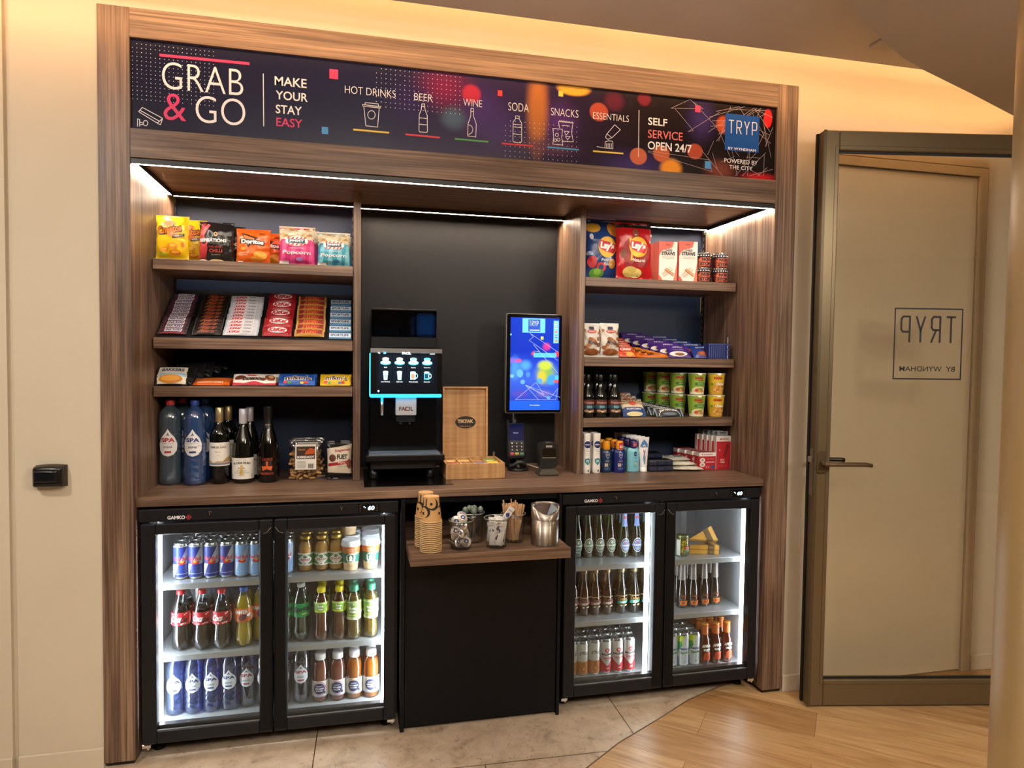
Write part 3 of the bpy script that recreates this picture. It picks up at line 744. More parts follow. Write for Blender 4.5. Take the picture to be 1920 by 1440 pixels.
def bag(name, w_, h_, d, col_, specs, seal='v', seed=0, nu=16, nv=20, wr=.0035, lowfat=0.0, rough=.3, back=None, crimp=None, pinch=.05, crumple=0.0, seg=.1):
    rn = random.Random(seed); ph = [(rn.uniform(0, 6), rn.uniform(2, 7), rn.uniform(-5, 5), rn.uniform(.3, 1)) for _ in range(5)]
    def shape(u, v):
        a, c = (u, v) if seal == 'v' else (v, u)
        sv = min(c, 1 - c); e = max(0.0, min(1, (sv - .055) / .945 * 2)) if sv > .055 else 0.0
        cc = c - lowfat * math.sin(math.pi * c)
        k = (1 - abs(2 * a - 1) ** 3.2) * (1 - (1 - e) ** 2.4) if e > 0 else 0
        kk = max(0, k) ** .62 * (1 + .35 * lowfat * (1 - 2 * c))
        wv = sum(q[3] * math.sin(q[0] + q[1] * a * 3 + q[2] * c * 3) for q in ph) / 5
        edge = (1 - kk) * .8 + .25
        wv *= edge * wr
        if crumple: wv += crumple * (abs(mnoise.noise((u * 3.2 + seed, v * 4.5, seed * 1.7))) * 2 - .5) * min(1, 4 * sv) * (.45 + .75 * (1 - kk))
        return kk, wv * (1 if e > 0 else .25)
    def P(u, v, sgn, l=0.0):
        kk, wv = shape(u, v)
        a, c = (u, v) if seal == 'v' else (v, u)
        pin = 1 - pinch * math.sin(math.pi * c) ** .7
        x = (u - .5) * w_ * (pin if seal == 'v' else 1); z = v * h_ if seal == 'v' else h_ * (.5 + (v - .5) * pin)
        return (x, sgn * d / 2 * kk + wv - l, z)
    b = B(); bm_ = M(col_, rough) if isinstance(col_, str) else col_
    b.grid(lambda u, v: P(u, v, -1), nu, nv, bm_)
    b.grid(lambda u, v: P(u, v, 1), nu, nv, M(back, rough) if back else bm_, flip=True)
    S = lambda u, v, l: P(min(1, max(0, u)), min(1, max(0, v)), -1, l)
    if crimp:
        t = .045
        if seal == 'v': specs = [('r', 0, 0, 1, t, crimp), ('r', 0, 1 - t, 1, 1, crimp)] + specs
        else: specs = [('r', 0, 0, t, 1, crimp), ('r', 1 - t, 0, 1, 1, crimp)] + specs
    b.draw(S, specs, l=.0007, dl=.00022, seg=seg)
    return Proto(b.obj(name))
def carton(name, w_, h_, d, col_, front, side=None, top=None, right=None):
    b = B(); b.box(-w_ / 2, w_ / 2, 0, d, 0, h_, M(col_, .42), .0006)
    b.draw(flat(-w_ / 2, 0, w_, h_, 0), front, l=.0004, dl=.00015, seg=99)
    if side: b.draw(side_x(-w_ / 2, d, 0, d, h_), side, l=.0004, dl=.00015, seg=99)
    if top: b.draw(top_z(-w_ / 2, 0, w_, d, h_), top, l=.0004, dl=.00015, seg=99)
    return Proto(b.obj(name))
def ordl(d, i, ref, tail=''): return f'{d}, {ORD[i]} from the {ref}{tail}'

# ================================================================ crisp shelf
YF = .245
def bag_at(name, u0, u1, vt, vb, z, y, d, col_, specs, label, cat='crisp bag', n=1, dx=.012, dy=.05, group=None, rear='', rz=0, **k):
    """a bag standing on a shelf, with n-1 more of its kind behind it"""
    k = {'nu': 24, 'nv': 30, 'crumple': .009, 'seg': .05, 'rough': .24, **k}
    cx, w_, z0, h_ = span(u0, u1, vt, vb, y); pr = bag(name, w_, h_ + (z0 - z), d, col_, specs, **k)
    for i in range(n):
        pr.put((cx + dx * i, y + d / 2 + dy * i, z + .0005), label if i == 0 else f'{rear}, {ORD[i - 1]} behind the foremost', cat, group, rz=rz, rx=rad(-4))
    return pr
puffs = [('e', .3, .22, .13, .06, '#e38a1c'), ('e', .3, .23, .06, .028, '#f0b93a'), ('e', .55, .3, .17, .07, '#e99a26'), ('e', .56, .31, .1, .035, '#f3c64d'), ('e', .62, .16, .18, .06, '#dd7f1a'), ('e', .63, .17, .12, .03, '#efb034'), ('e', .25, .12, .12, .05, '#c9c832')]
bag_at('crisp_bag', 287.5, 351, 403, 484, ZS1, .25, .055, '#ecc41a', puffs + [('e', .45, .8, .2, .07, '#d77a45'), ('e', .55, .57, .15, .08, '#d77a45'), ('t', 'Cheetos', .46, .67, .76, .21, '#15100c', {'rot': 9, 'bold': .10, 'ar': .8}), ('t', 'Cheetos', .46, .67, .72, .17, '#f07f2a', {'rot': 9, 'bold': .03, 'ar': .8}), ('p', [(.55, .46), (.9, .52), (.92, .58), (.57, .53)], '#2a2622'), ('t', 'NIBB-IT', .735, .525, .28, .04, '#e8e4da', {'rot': 9, 'bold': .02, 'ar': .8}), ('r', .82, .28, .9, .38, '#dd7a3a')], 'yellow bag of cheese puffs at the front of the top shelf by the wooden side', n=3, dx=.05, dy=.066, rear='yellow bag of cheese puffs', group='yellow cheese puff bags', seed=1)
bag_at('crisp_bag', 370, 437, 415, 487, ZS1, .25, .055, '#1d1b1b', [('p', [(.0, .05), (.2, .05), (.26, .35), (.12, .7), (.22, .95), (.1, .98), (.0, .6)], '#a62a33'), ('e', .16, .45, .11, .1, '#c4434a'), ('e', .16, .45, .06, .05, '#1d1b1b'), ('p', [(.14, .6), (.34, .9), (.26, .94), (.06, .68)], '#d2585c'), ('e', .5, .66, .06, .055, '#d9a274'), ('e', .5, .665, .03, .025, '#1d1b1b'), ('t', 'SENSATIONS', .42, .505, .8, .085, '#efece6', {'bold': .03}), ('t', 'THAI SWEET', .5, .345, .42, .05, '#b5413c', {'bold': .01}), ('t', 'CHILLI', .5, .255, .38, .08, '#c8463e', {'bold': .02}), ('t', 'FLAVOUR', .5, .165, .26, .03, '#a59a92'), ('e', .5, .03, .2, .035, '#d8c08a'), ('e', .12, .02, .12, .03, '#e0dcd0')], 'black crisp bag with red chilli print between yellow and orange bags', n=2, dx=.03, dy=.08, rear='black crisp bag with red print', group='black crisp bags', seed=2)
bag_at('crisp_bag', 440.5, 506, 429, 491, ZS1, .25, .05, '#dd6420', [('p', [(.16, .86), (.66, .72), (.36, .43)], '#1d1512'), ('p', [(.21, .80), (.56, .70), (.36, .5)], '#e0762c'), ('p', [(.1, .55), (.12, .69), (.86, .63), (.84, .49)], '#1d1512'), ('t', 'Doritos', .49, .595, .68, .125, '#f4f0ea', {'bold': .05, 'rot': -2}), ('t', 'BOLD', .77, .85, .16, .05, '#4a1c0c', {'bold': .03}), ('e', .72, .22, .2, .12, '#e8a13a'), ('e', .62, .12, .2, .07, '#d98c2a'), ('e', .22, .4, .08, .05, '#e7a54a'), ('t', 'NACHO CHEESE', .25, .28, .26, .035, '#f4e6d8'), ('t', 'TORTILLA', .25, .22, .2, .03, '#f4e6d8'), ('r', .06, .0, .2, .05, '#e8e0d4')], 'orange tortilla chip bag standing beside the black crisp bag', n=2, dx=.05, dy=.075, rear='orange tortilla chip bag', group='orange tortilla chip bags', seed=3)
def popcorn(c1, c2, c3):
    rn = random.Random(5)
    s = [('r', .0, .60, 1, 1, '#d8ccb2')] + [('e', rn.uniform(.08, .92), rn.uniform(.66, .96), .055, .035, rn.choice(['#efe6d2', '#c9a970', '#e8dcc0', '#b98e55'])) for _ in range(26)]
    s += [('p', [(.0, .0), (.0, .56), (.08, .63), (.92, .63), (1, .56), (1, .0)], c1)] + [('p', [(x, .0), (x + .08, .58), (x + .2, .58), (x + .14, .0)], c2) for x in (.02, .3, .58, .82)]
    s += [('e', .5, .58, .33, .125, '#f0ebe4')] + [('p', [(x, y), (x + .05, y), (x + .1, y + .05), (x + .05, y + .05)], '#c8323e') for x in (.22, .34, .46, .58, .68) for y in (.47, .635)] + [('r', .26, .53, .74, .63, '#1f4663'), ('t', 'JIMMY', .5, .58, .44, .075, '#f4f0ea', {'bold': .04}), ('t', 'AIR POPPED', .5, .40, .42, .03, '#f2e4e6'), ('t', 'Popcorn', .5, .28, .8, .12, '#f6f2ee', {'bold': .02, 'shear': .25}), ('e', .58, .13, .1, .045, c3), ('r', .02, .02, .28, .09, '#dcd6cc')]
    return s
bag_at('popcorn_bag', 521.5, 590.5, 424, 496, ZS1, .25, .06, '#c92c74', popcorn('#c92c74', '#d9508c', '#a98ad0'), 'pink popcorn bag with cream top standing between orange and blue bags', 'popcorn bag', n=2, dx=.010, dy=.078, rear='pink popcorn bag with cream top', group='pink popcorn bags', seed=4)
bag_at('popcorn_bag', 594, 657, 435, 499, ZS1, .25, .06, '#3aa0bb', popcorn('#3f9fba', '#7cc4d4', '#2f7fa8'), 'light blue popcorn bag with cream top beside the wooden divider', 'popcorn bag', n=2, dx=.004, dy=.086, rear='light blue popcorn bag', group='blue popcorn bags', seed=6)

# ================================================================ sloping bars
b = B(); sl = [(.252, 1.5118), (.268, 1.5118), (.576, 1.7215), (.576, 1.712)]
b.add([(x, y, z) for x in (.108, .836) for y, z in sl], [(3, 2, 1, 0), (4, 5, 6, 7), (0, 1, 5, 4), (1, 2, 6, 5), (2, 3, 7, 6), (3, 0, 4, 7)], M('#131417', .5))
tag(b.obj('sloped_tray'), 'black sloped tray under the rows of chocolate bars', 'tray')
def bars(u0, u1, ub, n, hgt, thick, col_, specs, word, place, crimp=None, cat='chocolate bar'):
    cx, w_, _, _ = span(u0, u1, 600, 625, .26); pr = bag('chocolate_bar' if cat == 'chocolate bar' else 'gum_pack', w_, hgt, thick, col_, specs, seal='h', seed=n, nu=18, nv=8, wr=.0012, crimp=crimp, rough=.32, pinch=.0)
    xb = at(ub, 560, y=.48).x
    for i in range(n):
        t = i / (n - 1); rn = random.Random(i * 7 + n)
        y, z = .262 + .222 * t, 1.5235 + .151 * t
        pr.put((cx + (xb - cx) * t * .35 + rn.uniform(-.002, .002), y + rn.uniform(-.001, .001), z + .0015), f'{word} bar, {ORD[i]} from the shelf edge, row {place}', cat, f'{word} bars', rx=rad(-42), rz=rad(rn.uniform(-1.2, 1.2)))
W1 = '#f1ece6'
bars(296, 349, 347.7, 11, .031, .014, '#3a2030', [('r', .08, .16, .92, .9, '#4a2434'), ('p', [(.2, .3), (.23, .8), (.84, .8), (.81, .3)], '#e8e2e6'), ('t', 'SNICKERS', .52, .55, .56, .36, '#3b3a78', {'bold': .05, 'shear': .12}), ('r', .06, .04, .94, .14, '#b2363f')], 'brown and white chocolate', 'by the wooden side', crimp='#241722')
bars(359.5, 414.5, 402.7, 11, .031, .015, '#17110f', [('r', .07, .08, .93, .92, '#1c1310'), ('t', 'Mars', .52, .5, .56, .62, '#7a5a2c', {'bold': .03, 'shear': .3}), ('t', 'Mars', .52, .5, .53, .54, '#a52a26', {'bold': .0, 'shear': .3})], 'black and red chocolate', 'beside the brown bars', crimp='#2a2422')
bars(417, 483, 463.4, 12, .028, .013, '#c6c9d4', [('r', .1, .08, .52, .92, '#e9e2e4'), ('p', [(.1, .1), (.42, .9), (.1, .9)], '#c9ccd8'), ('e', .33, .52, .2, .36, '#f3eff0'), ('t', 'KitKat', .33, .52, .34, .5, '#c02a36', {'bold': .05, 'shear': .15}), ('r', .53, .2, .82, .8, '#dcdbe0'), ('t', 'CHUNKY', .68, .5, .24, .34, '#55617a', {'bold': .03})], 'white and silver chocolate', 'beside the black bars', crimp='#a8abb5')
bars(491, 546, 531, 5, .052, .018, '#a51f28', [('p', [(.14, .3), (.3, .88), (.88, .72), (.74, .16)], '#c22c34'), ('e', .51, .52, .33, .31, '#f2ebea'), ('t', 'KitKat', .51, .52, .56, .42, '#bf2430', {'bold': .05, 'shear': .15})], 'wide red chocolate', 'beside the silver bars', crimp='#8a1820')
bars(552, 608, 587.2, 8, .038, .016, '#a9772c', [('r', .08, .0, .92, .34, '#b5832f'), ('r', .08, .34, .92, .95, '#8e2430'), ('t', 'Twix', .5, .6, .6, .6, '#e2b04a', {'bold': .08, 'shear': .2}), ('t', 'Twix', .5, .6, .57, .54, '#c9232b', {'bold': .04, 'shear': .2})], 'gold and red chocolate', 'beside the gum packs', crimp='#c9a25a')
gp = carton('gum_pack', .086, .034, .012, '#c7dcec', [('r', 0, .0, 1, .2, '#3f8cc4'), ('r', 0, .86, 1, 1, '#2b6aa8'), ('r', .03, .3, .94, .78, '#e6eef4'), ('t', 'SPORTLIFE', .48, .54, .84, .36, '#1f3f78', {'bold': .04})])
for i in range(6):
    t = i / 5; gp.put((.789, .262 + .222 * t, 1.520 + .151 * t), f'pale blue gum pack, {ORD[i]} from the shelf edge, beside the divider', 'gum pack', 'chewing gum packs', rx=rad(-42))

# ================================================================ biscuits and candy packs
def packs(name, u0, u1, vt, vb, hgt, d, col_, specs, n, lab, cat, tilt=-48, dy=.034, dz=.0, dx=.002, rough=.32, crimp=None, y=.245, z=ZS3, seed=1, seal='h', wr=.002, rear=None, rz=0):
    cx, w_, _, _ = span(u0, u1, vt, vb, y); pr = bag(name, w_, hgt, d, col_, specs, seal=seal, seed=seed, nu=16, nv=14, wr=wr, crimp=crimp, rough=rough, pinch=0)
    for i in range(n):
        pr.put((cx + dx * i, y + .008 + dy * i, z + .0035 + dz * i), lab if i == 0 else f'{rear or lab.split(" at ")[0].split(" on ")[0]}, {ORD[i - 1]} behind the one in front', cat, f'{cat}s stacked on the lowest shelf', rx=rad(tilt), rz=rz)
packs('biscuit_pack', 289, 349, 697, 723, .078, .022, '#1d1b1c', [('p', [(.06, .05), (.02, .5), (.1, .98), (.98, .98), (.96, .05)], '#e6e0d2'), ('p', [(.1, .42), (.14, .62), (.95, .62), (.95, .42)], '#9cc3dc'), ('e', .48, .30, .38, .24, '#c8812b'), ('e', .48, .33, .30, .15, '#dca03e'), ('t', 'BAKKERS', .53, .80, .7, .18, '#41556b', {'bold': .04, 'shear': .1})], 1, 'cream biscuit pack with golden biscuit on shelf corner by the wooden side', 'biscuit pack', tilt=-30, dy=.05, dz=.014, dx=.026, seed=11, rear='dark biscuit pack')
pk = bag('biscuit_pack', .112, .078, .022, '#17181b', [('r', .1, .3, .9, .34, '#2c3036'), ('e', .5, .6, .3, .14, '#22262c')], seal='h', seed=16, wr=.004, crimp='#1f2126')
for i in range(5): pk.put((.178 + .024 * i, .292 + .05 * i, ZS3 + .004 + .014 * i), f'black biscuit pack, {ORD[i]} behind the cream biscuit pack', 'biscuit pack', 'black biscuit packs', rx=rad(-34), rz=rad(-6))
packs('chocolate_tablet', 360, 429, 713, 724, .07, .012, '#d9601f', [('r', .05, .12, .95, .9, '#e0702a'), ('t', 'TONYS CHOCOLONELY', .45, .3, .74, .22, '#f3e0d2', {'bold': .03})], 3, 'flat orange chocolate tablet on the shelf beside the biscuits', 'chocolate tablet', tilt=-70, dy=.037, dz=.0, seed=12, wr=.0006)
packs('chocolate_pack', 435, 516, 700, 725.5, .062, .018, '#ece5de', [('p', [(.0, .0), (.0, .24), (.25, .1), (.5, .26), (.75, .08), (1, .2), (1, .0)], '#c3243a'), ('e', .15, .62, .12, .2, '#6b3a26'), ('e', .86, .62, .12, .26, '#7a452c'), ('e', .88, .68, .06, .12, '#d2a878'), ('t', 'kinder', .44, .78, .22, .16, '#c22a30', {'bold': .03}), ('t', 'bueno', .45, .5, .42, .34, '#3a2018', {'bold': .05, 'shear': .15}), ('e', .7, .42, .07, .12, '#5b3020')], 3, 'white wafer bar pack with red edge on the middle of the shelf', 'chocolate pack', seed=13, crimp='#d8d0cc')
mm = lambda c: [('t', "m&m's", .53, .54, .76, .46, '#f5f1ea', {'bold': .06}), ('t', "m&m's", .53, .54, .72, .4, '#3a2016', {'bold': .02}), ('e', .18, .2, .06, .1, '#d8322e'), ('e', .3, .14, .05, .09, '#3f9a3a'), ('e', .75, .16, .06, .1, '#c23a2c'), ('e', .64, .12, .05, .08, c)]
packs('candy_pack', 522, 590, 700, 725, .064, .022, '#1f56b4', mm('#e6c020'), 3, 'blue candy pack with brown lettering on the shelf', 'candy pack', seed=14, crimp='#2a63c0')
packs('candy_pack', 600, 657, 700, 725, .064, .022, '#e2b916', mm('#2a6fc0'), 3, 'yellow candy pack with brown lettering on the shelf end by the divider', 'candy pack', seed=15, crimp='#d8ae14')

# ================================================================ water, wine and snacks on the worktop
PET = clear('#e2ecf2', .10, .06); PETB = clear('#6f96cc', .14, .10); PETL = clear('#b9cdec', .14, .1)
WATER = clear('#eef4f8', .02, .05)
def waves(amp, k, z0, z1): return lambda a, z, r: r + (amp * math.sin(k * z + 2.2 * math.sin(2 * a)) if z0 < z < z1 else 0)
def petal(amp, zt, n=5): return lambda a, z, r: r * (1 - amp * (1 - z / zt) * (.5 - .5 * math.cos(n * a))) if z < zt else r
drop = [(.0, .97), (-.10, .84), (-.30, .66), (-.42, .44), (-.40, .22), (-.24, .06), (0, .0), (.24, .06), (.40, .22), (.42, .44), (.30, .66), (.10, .84)]
def spa_label(word, c): return [('p', [(x * 1.25, y) for x, y in drop], '#e9eaec'), ('p', [(-.1, .72), (-.03, .8), (0, .86), (.03, .8), (.1, .72), (.02, .75)], '#51607e'), ('t', 'SPA', 0, .58, .74, .15, c, {'bold': .04}), ('t', 'MINERAL WATER', 0, .46, .6, .03, '#7c8aa4'), ('t', word, 0, .33, .46, .07, '#44506e', {'bold': .02}), ('r', -.18, .12, .18, .19, c)]
def big_water(name, glass, capc, word, c, fn):
    pr = [(.030, .0), (.041, .010), (.0412, .03)] + [(.0412, .03 + i * .009) for i in range(1, 19)] + [(.0412, .205), (.0412, .248), (.0405, .268), (.034, .287), (.022, .301), (.0145, .308), (.0138, .322)]
    return bottle(name, pr, glass, cap=(.0165, .312, .332, M(capc, .35)), label=(.115, .225, None, spa_label(word, c)), drink=(WATER, .285), fn=fn, n=26)
p = big_water('water_bottle', clear('#cfdfea', .16, .06, .16, '#8fb2cc'), '#c2333c', 'INTENSE', '#b52a38', lambda a, z, r: petal(.28, .035)(a, z, r) * (1 + (.012 * math.sin(6 * a) if .04 < z < .2 else 0)))  # bluish LED reflections put into the clear body's colour
q = base(312, 911.5, ZC, .042) + Vector((.016, 0, 0))
p.put(q, 'large clear water bottle with red cap on the worktop by the wooden side', 'water bottle', 'large clear water bottles')
p.put(q + Vector((.022, .095, 0)), 'large clear water bottle with red cap just behind the foremost', 'water bottle', 'large clear water bottles')
p = big_water('water_bottle', clear('#6f98d4', .17, .08, .36, '#4676bc'), '#2a4aa0', 'REINE', '#243a78', waves(.0016, 240, .03, .2))
q = base(366, 911.5, ZC, .042)
p.put(q, 'large blue water bottle with blue cap on the worktop beside the wine', 'water bottle', 'large blue water bottles')
p.put(q + Vector((.018, .095, 0)), 'large blue water bottle with blue cap just behind the foremost', 'water bottle', 'large blue water bottles')
WINE = M('#070907', .06, 0, 0, .5)
GOLD = M('#b9a77e', .3, .7)
pr = [(.032, .0), (.0375, .004), (.0375, .19), (.036, .203), (.026, .222), (.0155, .238), (.0142, .25), (.0142, .298)]
p = bottle('wine_bottle', pr, WINE, cap=(.0155, .243, .302, GOLD), label=(.072, .165, M('#e6e2da', .6), [('t', 'TERRE DEL NOCE', 0, .8, 1.1, .085, '#33302c', {'bold': .02}), ('t', 'MERLOT', 0, .6, .4, .045, '#7a6a5a'), ('t', '2021', 0, .45, .16, .03, '#8a7a6a'), ('p', [(-1, .17), (-.8, .34), (-.6, .26), (-.3, .14), (0, .22), (.3, .2), (.55, .33), (.8, .4), (1, .3), (1, .1), (-1, .08)], '#b9a080'), ('p', [(.3, .2), (.6, .32), (.9, .42), (.95, .2)], '#a5854e'), ('r', -1, .06, 1, .12, '#6d7f93')]), half=math.pi / 2.1)
q = base(412, 908, ZC, .037)
p.put(q, 'red wine bottle with gold capsule and cream landscape label on the worktop', 'wine bottle', 'gold capsule wine bottles'); p.put(q + Vector((.018, .085, 0)), 'red wine bottle with gold capsule hidden behind the landscape label bottle', 'wine bottle', 'gold capsule wine bottles')
pr = [(.037, .0), (.0412, .005), (.0412, .12), (.040, .15), (.031, .185), (.019, .22), (.0148, .235), (.0142, .25), (.0142, .292)]
p = bottle('wine_bottle', pr, M('#0b0d0a', .07, 0, 0, .5), cap=(.0155, .236, .296, M('#c9c8d2', .35, .2)), label=(.018, .102, M('#e9e5dc', .6), [('t', 'BODEGA WINE', 0, .89, .62, .04, '#5a5650', {'arc': .03}), ('t', 'LA CASA DE BIO', 0, .73, 1.12, .10, '#33322f', {'bold': .04, 'arc': .05}), ('t', 'JULIA', 0, .52, .4, .075, '#44423e', {'bold': .02}), ('p', [(-.1, .2), (-.06, .68), (.06, .68), (.1, .2)], '#d6b05c'), ('t', 'ECOLOGICA', 0, .40, .6, .045, '#55524c'), ('t', 'MACABEO VERDEJO', 0, .3, .9, .05, '#55524c'), ('o', -.72, .15, .11, .085, .25, '#5a6a78'), ('o', .72, .15, .11, .085, .25, '#5a6a78'), ('t', 'ORGANIC', 0, .18, .4, .04, '#6a665f')]), half=math.pi / 2.1)
q = base(456, 907, ZC, .042)
p.put(q, 'white wine bottle with silver capsule and round-seal cream label on the worktop', 'wine bottle', 'silver capsule wine bottles'); p.put(q + Vector((.012, .095, 0)), 'white wine bottle with silver capsule behind the round-seal label bottle', 'wine bottle', 'silver capsule wine bottles')
pr = [(.036, .0), (.043, .006), (.043, .11), (.041, .145), (.031, .185), (.0195, .22), (.016, .245), (.016, .262), (.0172, .27), (.0172, .300)]
p = bottle('wine_bottle', pr, M('#060505', .06, 0, 0, .5), cap=(.0172, .298, .306, M('#0d0c0c', .35)), seal=(.215, .300, M('#111010', .32)), label=(.03, .135, None, [('t', 'CANEDE', 0, .62, .6, .10, '#8a3426', {'bold': .04}), ('t', 'l', 0, .45, .12, .18, '#c9512f', {'bold': .06}), ('p', [(-.25, .18), (-.3, .36), (.3, .36), (.25, .18), (.0, .25)], '#cf5a22'), ('t', 'PROSECCO', 0, .08, .74, .08, '#b5441f', {'bold': .03}), ('r', -.55, .9, -.5, .3, '#44201a')]), marks=(.222, .238, [('r', -1, .0, 1, .14, '#c05a4a'), ('r', -1, .86, 1, 1, '#c05a4a'), ('t', '1983', 0, .5, .7, .5, '#c9a79c')]))
p.put(base(503, 905.5, ZC, .042), 'black sparkling wine bottle with orange print on the worktop beside peanuts', 'wine bottle')
# peanut bag: clear film with nuts behind, label in front
cx, w_, z0, h_ = span(541, 605, 824, 902, .29)
def nutmat():
    mt, nt, p, tc = node_mat('peanut_shells', .6)
    vo = nt.nodes.new('ShaderNodeTexVoronoi'); vo.inputs['Scale'].default_value = 90
    nt.links.new(tc.outputs['Object'], vo.inputs['Vector'])
    nt.links.new(ramp(nt, vo.outputs['Distance'], [(0, '#c99d63'), (.5, '#9a6d3b'), (.8, '#3b2412')]), p.inputs['Base Color']); return mt
rt = empty('peanut_bag'); b = B(); rn = random.Random(4)
NUTS = nutmat(); SHELL = M('#b58a55', .6); SHELL2 = M('#a0743f', .6)
for i in range(95):
    x = rn.uniform(-.44, .44) * w_; z = rn.uniform(.03, .70) * h_; y = rn.uniform(-.016, .012) * (1 - abs(2 * x / w_) ** 2 * .6); a = rn.uniform(0, 6.28); L_ = .0135
    dx_, dz_ = math.cos(a) * L_, math.sin(a) * L_ * .6
    b.tube([(x - dx_, y, max(.006, z - dz_)), (x - dx_ * .5, y - .001, max(.006, z - dz_ * .5)), (x, y, max(.006, z)), (x + dx_ * .5, y + .001, max(.006, z + dz_ * .5)), (x + dx_, y, max(.006, z + dz_))], [.003, .0068, .0052, .0068, .003], rn.choice([SHELL, SHELL2]), 7)
nb = b.obj('peanuts', rt); nb['kind'] = 'stuff'
fb = bag('film', w_ * 1.04, h_, .052, clear('#f2f2f2', .10, .12), [], seed=21, wr=.004).root; fb.parent = rt
b = B(); S = lambda u, v, l: ((u - .5) * w_ * .62, -.0285 - l, h_ * (.27 + .62 * v))
b.draw(S, [('r', 0, 0, 1, 1, '#e9e4dc'), ('r', .06, .42, .94, .92, '#3a2a20'), ('p', [(.45, .6), (.9, .62), (.94, .8), (.7, .86), (.5, .72)], '#c4571f'), ('t', 'BORRELNOOT', .5, .5, .8, .1, '#f0ece4', {'bold': .04}), ('t', 'Gezouten', .3, .8, .34, .07, '#d8a050')] + [('r', .62 + .03 * i, .06, .62 + .03 * i + .012 + .008 * (i % 3 == 0), .24, '#2a2a2a') for i in range(9)] + [('r', .08, .08 + .05 * i, .5, .095 + .05 * i, '#a8a29a') for i in range(6)], l=0, dl=.0002, seg=99)
b.obj('label', rt)
p = Proto(rt)
p.put((cx, .325, ZC + .001), 'clear bag of peanuts in shells with a printed label on the worktop', 'nut bag', 'peanut bags'); p.put((cx + .004, .40, ZC + .001), 'clear bag of peanuts standing behind the printed label bag', 'nut bag', 'peanut bags')
cx, w_, z0, h_ = span(612, 660, 829, 900, .285)
pf = bag('sausage_bag', w_, h_, .04, '#101216', [('p', [(.03, .2), (.0, .83), (.5, .88), (1, .95), (1, .16)], '#d9cbb5'), ('p', [(.04, .36), (.04, .44), (1, .52), (1, .43)], '#a01f2c'), ('e', .22, .58, .14, .1, '#5a2a22'), ('e', .9, .42, .1, .13, '#8a4a3a'), ('t', 'Stegeman', .62, .78, .62, .09, '#a8232d', {'bold': .03, 'shear': .2, 'rot': 4}), ('t', 'FUET', .62, .61, .44, .13, '#1c1a1a', {'bold': .05}), ('t', 'MINI', .6, .45, .3, .05, '#f0dcd4'), ('t', 'SINCE 1858', .64, .36, .4, .035, '#6a5a4e')], seed=22)
pf.put((cx, .305, ZC + .001), 'beige and black mini sausage bag on the worktop beside the divider', 'sausage bag', 'sausage bags', rx=rad(-5)); pf.put((cx - .002, .365, ZC + .001), 'beige and black mini sausage bag standing behind the foremost', 'sausage bag', 'sausage bags', rx=rad(-5))
# ================================================================ coffee machine
MX, MY = 1.045, .36           # machine axis and the plane of its screen
b = B(); b.box(.885, 1.235, .115, .56, ZC, ZC + .002, M('#0e0b0a', .18))
tag(b.obj('counter_mat'), 'thin dark glossy mat under the coffee machine', 'mat')
r = empty('coffee_machine', (MX, .40, ZC + .002), 'black coffee machine with glowing blue touch screen and bean hoppers on the worktop', 'coffee machine')
o = (-MX, -.40, -ZC - .002)
def cm(b, name, parent=None): return b.obj(name, parent or r, loc=o if parent is None else None)
GB = M('#07080a', .15, 0, 0, 0, .3); GM = M('#0e0f12', .38, spec=.25)
def sq(u0, v0, u1, v1, y): a = at(u0, v1, y=y); c = at(u1, v0, y=y); return a.x, c.x, a.z, c.z
x0, x1, zz, zt = sq(693, 655, 829, 746, .27)
hx0, hx1, hz0, hz1 = sq(695, 580, 820, 646, .33)
b = B(); b.box(x0 + .004, x1 - .012, .33, .60, 1.005, zt + .01, GM, .006).box(x0 + .004, x1 - .012, .40, .60, ZC + .03, 1.02, GM, .004)
b.box(x0 + .004, x1 - .014, .328, .335, 1.02, zz, GB); cm(b, 'housing')
tx0, tx1, tz0, tz1 = sq(686, 850, 834, 869, .20)
b = B(); b.box(tx0 + .02, tx1 - .03, .25, .58, ZC + .045, tz0 + .02, M('#17161a', .4), .004); cm(b, 'base_block')
for x in (tx0 + .035, tx1 - .05):
    for y in (.30, .54):
        b = B(); b.lathe([(0, ZC + .0025), (.017, ZC + .0025), (.019, ZC + .006), (.019, ZC + .048), (0, ZC + .048)], M('#0f1012', .35), 16, (x, y)); cm(b, 'foot')
b = B(); b.box(tx0, tx1, .20, .40, tz0 + .004, tz1 - .004, GM, .004); tray = cm(b, 'drip_tray')
b = B(); b.box(tx0 + .012, tx1 - .016, .212, .37, tz1 - .0045, tz1 - .0025, M('#c9dcf2', .22, .8))  # bright blue-white reflection put into the plate's pale colour
for k in range(4): b.box(tx0 + .02, tx1 - .025, .235 + .035 * k, .237 + .035 * k, tz1 - .0026, tz1 - .0018, M('#5b6f85', .3, .8))
b.obj('grille', tray)
